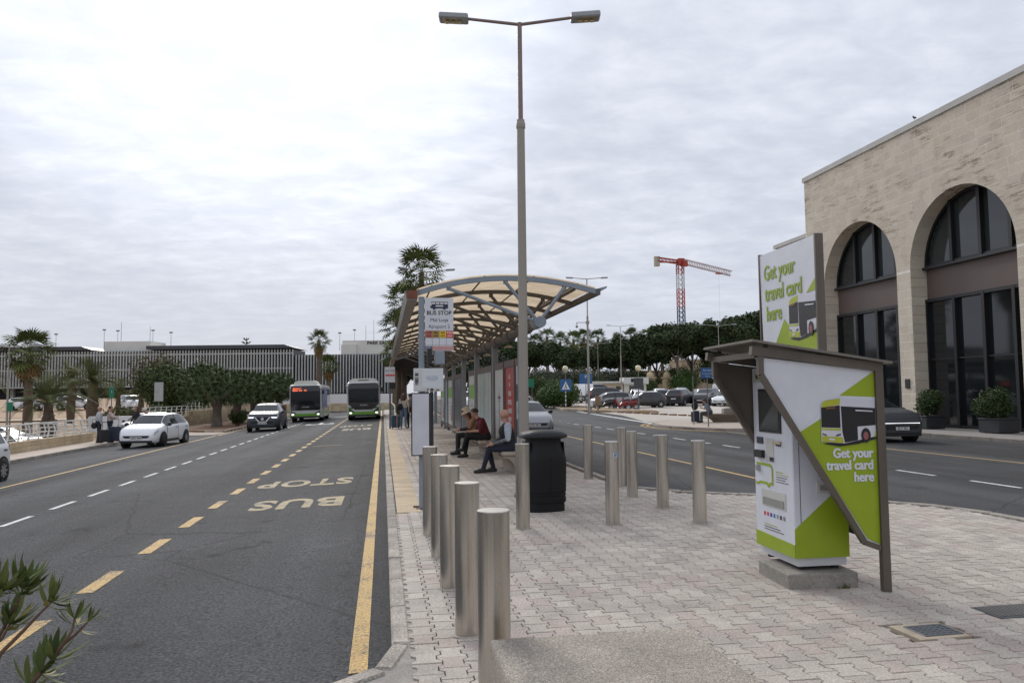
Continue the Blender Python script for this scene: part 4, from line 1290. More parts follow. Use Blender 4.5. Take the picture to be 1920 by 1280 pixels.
# printed bus picture, used on both boards; O is the picture's lower left corner
pbk = M('print_black', (.012, .012, .016), .4, var=0); pyl = M('print_lime_yellow', (.42, .45, .03), .4, var=.1, scale=8); pwh = M('print_white', (.60, .60, .66), .4, var=.03)
def printed_bus(O, U, V, s, parent, cut):
    O, U, V = Vector(O), Vector(U), Vector(V)
    Nn = U.cross(V).normalized()
    lay = [0]
    def p(poly, m, nm):
        lay[0] += 1
        pl = [(min(a, cut) * s, b * s) for a, b in poly]
        q = MB(); q.prism(pl, O + Nn * (.0006 * lay[0]), U, V, .0012); return q.build(nm, m, parent)
    p([(.05, .0), (.5, -.075), (1.0, -.02), (1.65, .10), (1.65, .17), (.3, .04)], pbk, 'printed_shadow')
    p([(0, .06), (.02, .95), (.06, 1.06), (.18, 1.12), (.56, 1.17), (1.65, 1.07), (1.65, .17), (.62, .0), (.02, .05)], pwh, 'printed_body')
    p([(.02, .93), (.06, 1.06), (.18, 1.12), (.55, 1.165), (.53, 1.0), (.03, .93)], pyl, 'printed_roof_front')
    p([(.015, .42), (.02, .93), (.53, .985), (.535, .40)], pbk, 'printed_windscreen')
    p([(.56, .96), (1.65, .90), (1.65, .46), (1.0, .43), (1.0, .08), (.64, .02), (.58, .3)], pbk, 'printed_side_glass')
    p([(.015, .40), (.535, .385), (.54, .33), (.018, .36)], pyl, 'printed_bumper_top')
    p([(.02, .20), (.58, .16), (.60, .01), (.03, .06)], pyl, 'printed_bumper')
    p([(.03, .245), (.14, .20), (.14, .235), (.03, .27)], pbk, 'printed_lamp'); p([(.40, .19), (.53, .215), (.53, .255), (.40, .22)], pbk, 'printed_lamp')
    p([(.2, .09), (.36, .08), (.36, .13), (.2, .14)], pwh, 'printed_plate')
    if cut > 1.3:
        p([(1.22 + .13 * math.cos(a), .20 + .19 * math.sin(a)) for a in np.linspace(0, 2 * PI, 17)[:-1]], pbk, 'printed_tyre')
        p([(1.215 + .07 * math.cos(a), .19 + .105 * math.sin(a)) for a in np.linspace(0, 2 * PI, 17)[:-1]], M('print_wheel_red', (.30, .10, .10), .4, var=0), 'printed_hub')
        p([(1.45, .15), (1.65, .36), (1.65, .18)], pyl, 'printed_flash')
    p([(.14, .885), (.40, .905), (.40, .94), (.14, .92)], M('print_amber', (.22, .09, .03), .4, var=0), 'printed_destination')
    p([(.95, .83), (1.42, .805), (1.42, .835), (.95, .865)], pwh, 'printed_livery_text')
printed_bus((.545, -.0065, 1.235), (1, 0, 0), (0, 0, 1), .325, DECO[0], 1.50)
# roof slab
q = MB()
rp = [(-.07, -.09), (1.16, -.09), (1.16, 1.09), (-.05, 1.09)]
zr_ = lambda x: 2.10 - .155 * x
q.add([(x, y, zr_(x)) for x, y in rp] + [(x, y, zr_(x) - .02) for x, y in rp], [(0, 1, 2, 3), (7, 6, 5, 4)] + [(4 + i, 4 + (i + 1) % 4, (i + 1) % 4, i) for i in range(4)])
q.build('roof_plate', M('roof_plate_steel', (.20, .18, .155), .45, metal=.3, var=.2, scale=3), ks)
for yy in (YN, YF):
    q = MB()
    for xx in (.08, .55, 1.0): q.cyl((xx, yy, zr_(xx) - .05), (xx, yy, zr_(xx) - .02), .02, n=8)
    q.build('spacer', kdk, ks)
q = MB(); q.beam((.02, YN + .03, 1.985), (.02, YF - .03, 1.985), .05, .05); q.build('cross_beam', kst, ks); q = MB(); q.beam((1.07, YN + .03, 1.86), (1.07, YF - .03, 1.86), .05, .05); q.build('cross_beam', kst, ks)
q = MB(); q.box((1.06, .51, 1.1), (.02, .92, 1.4)); q.build('back_panel', kdk, ks)
# upright sign above the roof, faces -X
sg = thing('travel_card_sign', 'upright white and lime travel card sign above the kiosk roof', 'sign', (3.72, 6.31, 0), R(-2))
q = MB(); q.prism([(0, 2.04), (1.06, 2.10), (1.10, 3.04), (0, 3.04)], (0, 0, 0), (0, 1, 0), (0, 0, 1), .02); q.build('sign_face', vin, sg)
q = MB(); q.box((.03, -.012, 2.52), (.075, .024, 1.06)); q.box((.03, 1.105, 2.58), (.075, .02, .95)); q.box((.06, .54, 2.55), (.03, 1.05, .9)); q.build('sign_frame', kst, sg)
face = sg.children[0]
SU, SV = (0, -1, 0), (0, 0, 1)
q = MB(); q.prism([(-.86, 2.09), (-.55, 2.36), (0, 2.40), (0, 2.05)], (-.0005, 0, 0), (0, -1, 0), (0, 0, 1), .002)
fl = None
q = MB(); q.prism([(0, 2.045), (.83, 2.09), (.60, 2.355), (.4, 2.2), (0, 2.25)], (-.001, 0, 0), (0, 1, 0), (0, 0, 1), -.002); q.build('lime_area', lime, face)
q = MB(); q.prism([(0, 2.56), (.17, 2.55), (0, 2.67)], (-.001, 0, 0), (0, 1, 0), (0, 0, 1), -.002); q.build('lime_corner', lime, face)
for s, z, yl in (('Get your', 2.835, 1.0), ('travel card', 2.63, .985), ('here', 2.43, .965)):
    for k in (0, 1): text(s, (-.0045 - .0005 * k, yl + .0045 * k, z), (0, -.82, 0), SV, .21, lime, face, .0022, 'LEFT')
printed_bus((-.004, .50, 2.16), SU, SV, .335, face, 1.48)

# ------------------------------------------------------------ terminal building with arches
FX0, GX = 23.6, 24.35
stone = [M('limestone_%d' % i, c, .9, var=.09, scale=1.1, fine=.10, fscale=18, bump=.2, bscale=14) for i, c in enumerate([(.62, .545, .435), (.59, .515, .41), (.64, .57, .46), (.585, .52, .425)])]
def stained(m):
    """brown weathering streaks in ragged patches"""
    n, L = m.node_tree.nodes, m.node_tree.links.new
    b = n['Principled BSDF']; src = b.inputs['Base Color'].links[0].from_socket
    g_ = n.new('ShaderNodeNewGeometry')
    mp = n.new('ShaderNodeMapping'); mp.inputs['Scale'].default_value = (1, .3, 2.4); L(g_.outputs['Position'], mp.inputs[0])
    t = n.new('ShaderNodeTexNoise'); t.inputs['Scale'].default_value = .6; t.inputs['Detail'].default_value = 2; L(g_.outputs['Position'], t.inputs[0])
    t2 = n.new('ShaderNodeTexNoise'); t2.inputs['Scale'].default_value = 3.2; t2.inputs['Detail'].default_value = 9; t2.inputs['Roughness'].default_value = .72; L(mp.outputs[0], t2.inputs[0])
    a = n.new('ShaderNodeMapRange'); a.inputs[1].default_value = .47; a.inputs[2].default_value = .60; L(t.outputs[0], a.inputs[0])
    c = n.new('ShaderNodeMapRange'); c.inputs[1].default_value = .50; c.inputs[2].default_value = .58; c.inputs[4].default_value = .66; L(t2.outputs[0], c.inputs[0])
    # only high on the wall, where rain runs from the coping
    mu = n.new('ShaderNodeMath'); mu.operation = 'MULTIPLY'; L(a.outputs[0], mu.inputs[0]); L(c.outputs[0], mu.inputs[1])
    sp = n.new('ShaderNodeSeparateXYZ'); L(g_.outputs['Position'], sp.inputs[0])
    h = n.new('ShaderNodeMapRange'); h.inputs[1].default_value = 6.5; h.inputs[2].default_value = 9.5; L(sp.outputs[2], h.inputs[0])
    m2 = n.new('ShaderNodeMath'); m2.operation = 'MULTIPLY'; L(mu.outputs[0], m2.inputs[0]); L(h.outputs[0], m2.inputs[1])
    mx = n.new('ShaderNodeMix'); mx.data_type = 'RGBA'; mx.inputs[7].default_value = (.17, .10, .052, 1)
    L(m2.outputs[0], mx.inputs[0]); L(src, mx.inputs[6]); L(mx.outputs[2], b.inputs['Base Color'])
for m in stone: stained(m)
mort = M('pale_mortar', (.86, .80, .70), .95, var=.1, scale=2)
tb = thing('terminal_building', 'limestone terminal building with tall round arches and dark glazing', 'building', (FX0, 33, 0))
TO = Vector((FX0, 33, 0))
def tl(x, y, z): return (x - FX0, y - 33, z)
ARC = [(36.15, 3.05, 7.1), (29.08, 3.05, 7.1), (22.0, 3.05, 7.1)]
YE, YB_, ZT = 40.9, -45.0, 13.45
RV = .62      # voussoir depth
# backing wall with openings (mortar seen in the joints)
q = MB()
def arch_z(y):
    for c, r, zs in ARC:
        if abs(y - c) < r: return zs + math.sqrt(max(0, r * r - (y - c) ** 2))
    return None
yss = sorted(set([YE, YB_] + [c + r * math.cos(a) for c, r, zs in ARC for a in np.linspace(0, PI, 33)]))
for a, b in zip(yss, yss[1:]):
    z0 = arch_z((a + b) / 2)
    za = zb = -.1
    if z0 is not None:
        cc = [k for k in ARC if abs((a + b) / 2 - k[0]) < k[1]][0]
        f_ = lambda y: cc[2] + math.sqrt(max(0, cc[1] ** 2 - (y - cc[0]) ** 2))
        za, zb = f_(a), f_(b)
    q.quad(tl(FX0 + .001, a, za), tl(FX0 + .001, a, ZT), tl(FX0 + .001, b, ZT), tl(FX0 + .001, b, zb))
q.quad(tl(FX0 + .012, YE, -.1), tl(FX0 + .012, YE, ZT), tl(40, YE, ZT), tl(40, YE, -.1))
q.quad(tl(FX0, YE, ZT), tl(FX0, YB_, ZT), tl(40, YB_, ZT), tl(40, YE, ZT))
q.build('wall', mort, tb)
# coping
q = MB(); q.box(tl(FX0 + .2, (YE + YB_) / 2, ZT + .13), (.56, YE - YB_ + .16, .26)); q.build('coping', M('coping_white', (.50, .49, .46), .8, var=.12, scale=1.5), tb)
# reveals (soffits) of each arch, in courses
for c, r, zs in ARC[:2]:
    zk = 0
    k = 0
    while zk < zs - .05:
        for side in (-1, 1):
            q = MB(); z1 = min(zk + .42, zs)
            yy = c + side * r
            q.box(tl((FX0 + GX) / 2 + .06, yy + side * .02, (zk + z1) / 2), (GX - FX0 + .1 , .06, z1 - zk - .012))
            q.build('reveal_block', stone[(k + side) % 4], tb)
        zk += .42; k += 1
    na = 15
    for k in range(na):
        a0, a1 = PI * k / na + .002, PI * (k + 1) / na - .002
        q = MB()
        pts = []
        for a in np.linspace(a0, a1, 4):
            pts.append((c + r * math.cos(a), zs + r * math.sin(a)))
        for p0, p1 in zip(pts, pts[1:]):
            q.quad(tl(FX0 - .0, p0[0], p0[1]), tl(FX0 - .0, p1[0], p1[1]), tl(GX + .12, p1[0], p1[1]), tl(GX + .12, p0[0], p0[1]))
        q.build('soffit_stone', stone[k % 4], tb)
# face stones
def face_stone(poly, mi):
    q = MB()
    n_ = len(poly)
    cy = sum(p[0] for p in poly) / n_; cz = sum(p[1] for p in poly) / n_
    x1 = FX0 - random.uniform(.0015, .004)
    P0 = [tl(x1, y, z) for y, z in poly]; P1 = [tl(FX0 + .012, y, z) for y, z in poly]
    q.add(P0 + P1, [tuple(range(n_))] + [(i, n_ + i, n_ + (i + 1) % n_, (i + 1) % n_) for i in range(n_)])
    return q
blocks = []
for c, r, zs in ARC[:2]:
    nv = 19
    for k in range(nv):
        a0, a1 = PI * k / nv + .0018, PI * (k + 1) / nv - .0018
        ro = r + RV * 1.125
        poly = [(c + r * math.cos(a), zs + r * math.sin(a)) for a in np.linspace(a0, a1, 4)] + [(c + ro * math.cos(a), zs + ro * math.sin(a)) for a in np.linspace(a1, a0, 4)]
        blocks.append(poly[::-1])
def clip_arches(y0, y1, z0, z1):
    """block outline minus the voussoir rings"""
    out = [[(y0, z0), (y1, z0), (y1, z1), (y0, z1)]]
    for c, r, zs in ARC:
        rr = r + RV * 1.14
        if z1 <= zs:
            y0_, y1_ = y0, y1
            if y0 < c - r < y1: out = [[(y0, z0), (c - r, z0), (c - r, z1), (y0, z1)]]
            elif y0 < c + r < y1: out = [[(c + r, z0), (y1, z0), (y1, z1), (c + r, z1)]]
            elif c - r <= y0 and y1 <= c + r: return []
            continue
        ins = lambda p: math.hypot(p[0] - c, p[1] - zs) < rr and p[1] >= zs - .3
        res = []
        for po in out:
            dense = []
            for i in range(len(po)):
                a, b = po[i], po[(i + 1) % len(po)]
                for s in range(14): dense.append((a[0] + (b[0] - a[0]) * s / 14, a[1] + (b[1] - a[1]) * s / 14))
            fl = [ins(p) for p in dense]
            if not any(fl): res.append(po); continue
            if all(fl): continue
            n_ = len(dense)
            st = [i for i in range(n_) if not fl[i] and fl[i - 1]]
            for s in st[:1]:
                run = []
                i = s
                while not fl[i % n_] and len(run) < n_: run.append(dense[i % n_]); i += 1
                aa = math.atan2(run[-1][1] - zs, run[-1][0] - c); ab = math.atan2(run[0][1] - zs, run[0][0] - c)
                ab = ab + 2 * PI if ab - aa < -PI else (ab - 2 * PI if ab - aa > PI else ab)
                arc = [(c + rr * math.cos(t), zs + rr * math.sin(t)) for t in np.linspace(aa, ab, 6)]
                if len(run) > 3: res.append(run + arc)
        out = res
    return out
ch, bl = .395, .79
z = -.1; row = 0
while z < ZT - .02:
    z1 = min(z + ch, ZT)
    y = YB_ + (bl / 2 if row % 2 else 0) - .15
    while y < YE:
        l = bl * random.choice([.8, 1, 1, 1.15])
        y1 = min(y + l, YE)
        if y1 > 24.2 and y1 - y > .08:
            for po in clip_arches(max(y, YB_) + .013, y1 - .013, z + .013, z1 - .013):
                blocks.append(po[::-1])
        y += l
    z += ch; row += 1
# those largest in view stay separate stones, the rest join
def score(po):
    cy = sum(p[0] for p in po) / len(po)
    return cy
blocks.sort(key=score)
rest = MB()
for i, po in enumerate(blocks):
    mi = random.choice([0, 0, 1, 2, 2, 3])
    q = face_stone(po, mi)
    if i < 300 * 1.0:
        q.build('stone_block', stone[mi], tb)
    else:
        o = len(rest.v); rest.v += q.v
        for f in q.f: rest.f.append(tuple(k + o for k in f)); rest.m.append(mi); rest.sm.append(False)
if rest.f: tag(rest.build('stone_blocks_beyond', stone, tb), kind='stuff')
# glazing
glz = M('dark_glass', (.012, .015, .017), .05, var=.0, spec=.7)
gl2 = M('upper_glass', (.035, .042, .042), .06, var=.25, scale=.35, spec=.7)
alu = M('black_aluminium', (.011, .011, .013), .45, var=.1)
spd = M('brown_spandrel', (.125, .092, .078), .5, var=.06, scale=.6)
for ai, (c, r, zs) in enumerate(ARC[:2]):
    y0, y1 = c - r, c + r
    # lower glazing: panes between mullions
    mull = [y0, y0 + 1.02, y0 + 2.62, y0 + 4.3, y1]
    q = MB()
    for m_ in mull[1:-1]: q.box(tl(GX + .0, m_, 2.85), (.2, .16, 5.7))
    q.box(tl(GX, c, 5.66), (.18, r * 2, .14)); q.box(tl(GX, c, .05), (.16, r * 2, .18)); q.box(tl(GX + .02, c, 3.02), (.10, r * 2, .07))
    for s_ in (-1, 1): q.box(tl(GX, c + s_ * (r - .05), 2.85), (.16, .1, 5.7))
    q.build('glazing_frame', alu, tb)
    for a, b in zip(mull, mull[1:]):
        for (z0, z1) in ((.14, 2.98), (3.06, 5.6)):
            q = MB(); q.box(tl(GX + .09, (a + b) / 2, (z0 + z1) / 2), (.02, b - a - .1, z1 - z0)); w_ = q.build('pane', glz, tb)
            w_.rotation_euler = (random.uniform(-.001, .001), 0, random.uniform(-.002, .002))
    q = MB(); q.box(tl(GX + .1, c, 6.4), (.1, r * 2, 1.36)); q.build('spandrel', spd, tb)
    q = MB(); q.box(tl(GX - .03, c, 7.12), (.30, r * 2 + .04, .10)); q.box(tl(GX + .04, c, 7.22), (.16, r * 2, .12)); q.build('sill', M('sill_dark', (.022, .023, .026), .5, var=.1), tb)
    # fanlight
    q = MB()
    for m_ in mull[1:-1]:
        h_ = math.sqrt(max(.05, r * r - (m_ - c) ** 2))
        q.box(tl(GX, m_, zs + h_ / 2), (.2, .17, h_))
    na = 28
    for k in range(na):
        a0, a1 = PI * k / na, PI * (k + 1) / na
        q.beam(tl(GX + .02, c + (r - .06) * math.cos(a0), zs + (r - .06) * math.sin(a0)), tl(GX + .02, c + (r - .06) * math.cos(a1), zs + (r - .06) * math.sin(a1)), .14, .12, upv=(1, 0, 0))
    q.build('fanlight_frame', alu, tb)
    for a, b in zip(mull, mull[1:]):
        pts = [(a + .06, zs + .2), (b - .06, zs + .2)]
        top = [(y, zs + math.sqrt(max(0.0, (r - .1) ** 2 - (y - c) ** 2))) for y in np.linspace(b - .06, a + .06, 10)]
        top = [(y, max(z, zs + .21)) for y, z in top]
        q = MB(); q.prism(pts + top, tl(GX + .11, 33, 0)[0:1] + (0, 0), (0, 1, 0), (0, 0, 1), .02)
        for i, v in enumerate(q.v): q.v[i] = (GX + .11 - FX0, v[1] - 33, v[2])
        q = MB(); poly = pts + top; q.add([tl(GX + .11, y, z) for y, z in poly], [tuple(range(len(poly)))[::-1]])
        q.build('fanlight_pane', gl2, tb)
# interior darkness
q = MB(); q.box(tl(31, 29, 5), (12, 24, 11)); 
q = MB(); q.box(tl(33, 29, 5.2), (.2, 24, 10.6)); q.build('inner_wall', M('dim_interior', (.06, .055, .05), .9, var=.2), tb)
# intercom plate and a round boss on the pier
q = MB(); q.box(tl(FX0 - .03, 32.62, 1.95), (.04, .3, .42)); q.build('wall_plate', black, tb)
# lower wing beyond
wg = thing('terminal_wing', 'lower cream wing of the terminal behind the travel card sign', 'building', (23.9, 48, 0))
q = MB(); q.box((3.0, -5.15, 5.2), (6, 3.9, 10.4)); q.build('wall', M('wing_stone', (.50, .44, .35), .9, var=.12, scale=1), wg)
q = MB(); q.box((3.0, -5.1, 10.5), (6.3, 4.15, .22)); q.build('coping', M('coping_white', (.50, .49, .46)), wg)

# planters with round shrubs before the glazing
leafm = M('shrub_leaf', (.05, .078, .028), .65, var=.45, scale=9, spec=.2)
def leaf_cloud(n, centres, size, seed, flat=1.0, up=.0):
    """leaf-sized faces through the volume of several overlapping ellipsoids: list of (c, r)"""
    rg = np.random.default_rng(seed)
    vs = np.empty((n * 4, 3)); 
    cs = np.array([c for c, r in centres], float); rs = np.array([r if hasattr(r, '__len__') else (r, r, r) for c, r in centres], float)
    w = np.prod(rs, axis=1) ** (2 / 3); w /= w.sum()
    idx = rg.choice(len(cs), n, p=w)
    d = rg.normal(size=(n, 3)); d /= np.linalg.norm(d, axis=1)[:, None]
    rad = rg.uniform(.35, 1.0, n) ** .5 * (1 + rg.normal(size=n) * .13)
    p = cs[idx] + d * rs[idx] * rad[:, None]
    nrm = d + rg.normal(size=(n, 3)) * .7; nrm[:, 2] += up; nrm /= np.linalg.norm(nrm, axis=1)[:, None]
    a = np.cross(nrm, rg.normal(size=(n, 3))); a /= np.linalg.norm(a, axis=1)[:, None]
    b = np.cross(nrm, a)
    s = size * rg.uniform(.6, 1.3, n)[:, None]
    vs[0::4] = p - a * s; vs[1::4] = p - b * s * .45 * flat; vs[2::4] = p + a * s; vs[3::4] = p + b * s * .45 * flat
    return vs
def leaf_obj(name, vs, mat, parent=None, loc=(0, 0, 0)):
    n = len(vs) // 4
    me = bpy.data.meshes.new(name)
    me.vertices.add(n * 4); me.vertices.foreach_set('co', vs.ravel())
    me.loops.add(n * 4); me.loops.foreach_set('vertex_index', np.arange(n * 4, dtype=np.int32))
    me.polygons.add(n); me.polygons.foreach_set('loop_start', np.arange(0, n * 4, 4, dtype=np.int32))
    me.materials.append(mat); me.update(calc_edges=True)
    return link(name, me, parent, loc)
for k, (x, y, lab, s) in enumerate(((22.95, 30.55, 'round leafy shrub in a dark square planter before the glazed arch', 1.0), (22.95, 26.6, 'round leafy shrub in a dark planter at the right edge of the photo', 1.05))):
    t = thing('planter_shrub', lab, 'potted shrub', (x, y, .02), R(4), 'potted shrubs before the terminal')
    q = MB(); q.box((0, 0, .26), (.95, .95, .50), b=.02); q.box((0, 0, .53), (1.0, 1.0, .05), b=.01); q.build('planter', M('dark_planter', (.03, .033, .036), .6, var=.2, scale=5), t)
    cl = [((random.gauss(0, .2), random.gauss(0, .2), 1.0 + random.uniform(-.2, .3)), random.uniform(.30, .48)) for _ in range(9)]
    leaf_obj('foliage', leaf_cloud(5200, cl, .055, 20 + k) * s, leafm, t)
    q = MB()
    for a in range(5): q.tube([(0, 0, .5), (math.cos(a * 1.3) * .1, math.sin(a * 1.3) * .1, .8), (math.cos(a * 1.3) * .25, math.sin(a * 1.3) * .25, 1.15)], [.025, .02, .008], 5)
    q.build('stem', M('bark_brown', (.12, .085, .06), .9, var=.3, scale=8), t)
# ------------------------------------------------------------ trees and plants
bark = M('palm_bark', (.13, .095, .068), .95, var=.35, scale=5, fine=.3, fscale=40, bump=.8, bscale=25)
barkg = M('grey_bark', (.17, .14, .115), .95, var=.3, scale=4, bump=.8, bscale=20)
fang = M('fan_palm_leaf', (.10, .13, .042), .75, spec=.12, var=.4, scale=2.5, rand=.25)
fand = M('dry_palm_leaf', (.20, .135, .06), .8, spec=.15, var=.35, scale=3)
dateg = M('date_palm_leaf', (.115, .13, .052), .75, spec=.12, var=.35, scale=2.5, rand=.2)
dragm = M('dragon_tree_leaf', (.082, .115, .048), .75, spec=.12, var=.4, scale=4)
pinem = M('pine_needle_clump', (.052, .072, .033), .85, spec=.1, var=.5, scale=.8)
olivem = M('olive_leaf', (.075, .085, .05), .65, spec=.15, var=.4, scale=1.5)
bushm = M('bush_leaf', (.065, .092, .032), .6, spec=.15, var=.45, scale=2)
hedgem = M('hedge_leaf', (.06, .105, .028), .6, spec=.15, var=.4, scale=3)
twigm = M('reddish_twigs', (.085, .05, .035), .85, var=.35, scale=6)

def fan_frond(L=.95, Rf=.78, seg=16, droop=.35):
    q = MB()
    pts = [(0, 0, 0), (L * .5, 0, .03), (L, 0, -.02)]
    q.tube(pts, [.016, .012, .009], 4, cap=False)
    for k in range(seg):
        a = (k - (seg - 1) / 2) / seg * 2 * 2.05
        w = .055
        d = Vector((math.cos(a), math.sin(a), 0)); s_ = Vector((-math.sin(a), math.cos(a), 0))
        o = Vector((L, 0, -.02))
        r = Rf * (1 - .12 * abs(a) / 2)
        p1 = o + d * r * .55 + Vector((0, 0, .03 if k % 2 else -.03)); p2 = o + d * r - Vector((0, 0, droop * r * .6))
        q.add([o, p1 - s_ * w, p1 + s_ * w, p2], [(0, 1, 3), (0, 3, 2)] if 0 else [(0, 1, 3, 2)])
    return q
def date_frond(L=2.9, n=26, droop=1.0):
    q = MB()
    def c(t): return Vector((L * (t - .12 * t * t * droop), 0, L * (.28 * t - .62 * droop * t ** 2.2)))
    q.tube([c(t) for t in np.linspace(0, 1, 8)], [.035, .03, .026, .02, .016, .012, .008, .004], 4, cap=False)
    for k in range(n):
        t = .12 + .88 * k / (n - 1)
        p = c(t); d = (c(min(1, t + .02)) - c(t - .02)).normalized()
        ll = .46 * math.sin(PI * (.12 + .8 * t)) + .1
        for s_ in (-1, 1):
            side = Vector((0, s_, 0))
            tip = p + (d * .75 + side * .8 + Vector((0, 0, .42))).normalized() * ll - Vector((0, 0, .08))
            wv = d * .028
            q.add([p - wv, p + wv, tip + wv * .2, tip - wv * .2], [(0, 1, 2, 3)])
    return q
FANME = [fan_frond(.95, .8).mesh('frond', fang), fan_frond(1.05, .75, 14, .5).mesh('frond', fang)]
FANDRY = fan_frond(.8, .7, 12, .9).mesh('dry_frond', fand)
DATEME = [date_frond().mesh('frond', dateg), date_frond(2.5, 22, 1.25).mesh('frond', dateg), date_frond(2.7, 24, .6).mesh('frond', dateg)]
def join_meshes(name, items, mats):
    """items: list of (mesh, matrix, material index)"""
    V, F, MI = [], [], []
    o = 0
    cache = {}
    for me, T, mi in items:
        if me.name not in cache:
            co = np.empty(len(me.vertices) * 3); me.vertices.foreach_get('co', co)
            cache[me.name] = (co.reshape(-1, 3), [tuple(p.vertices) for p in me.polygons])
        co, fs = cache[me.name]
        A = np.array(T)
        V.append(co @ A[:3, :3].T + A[:3, 3])
        F += [tuple(i + o for i in f) for f in fs]; MI += [mi] * len(fs)
        o += len(co)
    me = bpy.data.meshes.new(name)
    me.from_pydata(np.concatenate(V).tolist(), [], F)
    for m in mats: me.materials.append(m)
    me.polygons.foreach_set('material_index', MI)
    me.update()
    return me
def frond_mats(n, rg, emin, emax, sc=1.):
    out = []
    for k in range(n):
        az = k * 2.39996 + rg.uniform(-.25, .25)
        t = k / max(1, n - 1)
        el = emax + (emin - emax) * t + rg.uniform(-.12, .12)
        out.append(Matrix.Rotation(az, 4, 'Z') @ Matrix.Rotation(-el, 4, 'Y') @ Matrix.Rotation(rg.uniform(-.4, .4), 4, 'X') @ Matrix.Scale(sc * rg.uniform(.85, 1.12), 4))
    return out
def palm_trunk(h, r0, r1, fat=0., lean=0., seed=0, rings=16):
    q = MB()
    rg = random.Random(seed)
    pts, rs = [], []
    for k in range(rings + 1):
        t = k / rings
        pts.append((lean * t * t * h, lean * .4 * t * h * .3, -.3 + (h + .3) * t))
        rs.append((r0 + (r1 - r0) * t + fat * math.sin(PI * min(1, t * 1.15)) ** 2) * (1 + .06 * (k % 2)))
    q.tube(pts, rs, 12)
    if fat:
        # cut leaf bases
        for k in range(int(60)):
            t = rg.uniform(.12, .98); a = rg.uniform(0, 6.28); i = min(rings, int(t * rings))
            p = Vector(pts[i]); r = rs[i]
            d = Vector((math.cos(a), math.sin(a), .5)).normalized()
            q.cyl(p + d * r * .75, p + d * (r + .07), .06, .035, 5)
    return q, pts[-1]
def fan_palm(label, x, y, z, h, sc=1., parts=False, n=34, seed=1, lean=0., group=None, r=.2, name='fan_palm', skirt=True):
    t = thing(name, label, 'palm tree', (x, y, z), seed * 1.3, group)
    q, top = palm_trunk(h, r * 1.25, r * .8, 0, lean, seed)
    q.build('trunk', bark, t)
    rg = random.Random(seed)
    T0 = Matrix.Translation(top)
    ms = frond_mats(n, rg, -.75, 1.35, sc)
    sk = frond_mats(16, rg, -1.35, -.85, sc) if skirt else []
    if parts:
        for k, m in enumerate(ms):
            o = link('frond', FANME[k % 2], t); o.matrix_local = T0 @ m
        for k, m in enumerate(sk):
            o = link('dry_frond', FANDRY, t); o.matrix_local = Matrix.Translation((0, 0, -.25 - .04 * k)) @ T0 @ m
    else:
        items = [(FANME[k % 2], T0 @ m, 0) for k, m in enumerate(ms)] + [(FANDRY, Matrix.Translation((0, 0, -.25 - .04 * k)) @ T0 @ m, 1) for k, m in enumerate(sk)]
        link('crown', join_meshes('crown', items, [fang, fand]), t)
    return t
def date_palm(label, x, y, z, h, sc=1., parts=True, n=34, seed=1, fat=.16, r=.24, group=None):
    t = thing('date_palm', label, 'palm tree', (x, y, z), seed, group)
    q, top = palm_trunk(h, r, r, fat, 0, seed)
    q.build('trunk', bark, t)
    rg = random.Random(seed)
    T0 = Matrix.Translation(top)
    for k, m in enumerate(frond_mats(n, rg, -.18, 1.2, sc)):
        me = DATEME[2 if k < n * .35 else k % 2]
        o = link('frond', me, t); o.matrix_local = T0 @ m
    return t
GP = 'fan palms behind the shelter roof'
fan_palm('tall fan palm whose crown stands highest above the shelter roof', 2.5, 51.9, 0, 9.7, 1.2, True, 30, 3, group=GP)
fan_palm('fan palm just left of and below the highest one behind the shelter', 1.6, 62.0, 0, 8.9, 1.1, True, 34, 5, group=GP)
fan_palm('lower fan palm half hidden by the shelter gutter', 1.35, 66.5, 0, 7.4, 1.1, True, 32, 7, group=GP)
fan_palm('smallest fan palm beside the gutter end, nearest the bus', 1.1, 76, 0, 5.6, 1.0, True, 26, 9, group=GP)
fan_palm('slender fan palm standing alone before the louvred building', -8.4, 107.5, .2, 8.8, 1.05, True, 26, 11, .012, r=.3)
fan_palm('shorter fan palm right of the slender one before the louvred building', -7.4, 111, .2, 5.6, 1.0, True, 28, 13, r=.26)
fan_palm('fan palm with thick trunk at the left before the louvres', -27.4, 67.2, -1.5, 6.9, 1.25, True, 34, 15, r=.3)
date_palm('squat date palm with swollen scaly trunk behind the railing', -21.7, 56.3, -1.3, 2.6, 1.0, True, 38, 21, .26, .26)
date_palm('large date palm above the standing men', -24.6, 72.9, -1.0, 3.9, 1.12, True, 38, 23, .14, .36)
date_palm('date palm with slim trunk left of the large one', -28.9, 80, -.6, 3.6, .95, True, 30, 25, .08, .3)
date_palm('date palm at the left edge of the photo', -36.6, 80, -.4, 3.6, 1.0, True, 30, 27, .08, .3)
date_palm('small date palm near the back of the grey road sign', -24.0, 84.5, -.4, 2.2, .85, True, 26, 29, .06, .24)
date_palm('low date palm left of the small one in the shade', -26.6, 86, -.4, 2.4, .8, True, 26, 31, .05, .2)
date_palm('young date palm with fronds at ground level behind the railing', -24.6, 51, -1.75, .3, .8, True, 26, 33, .0, .2)

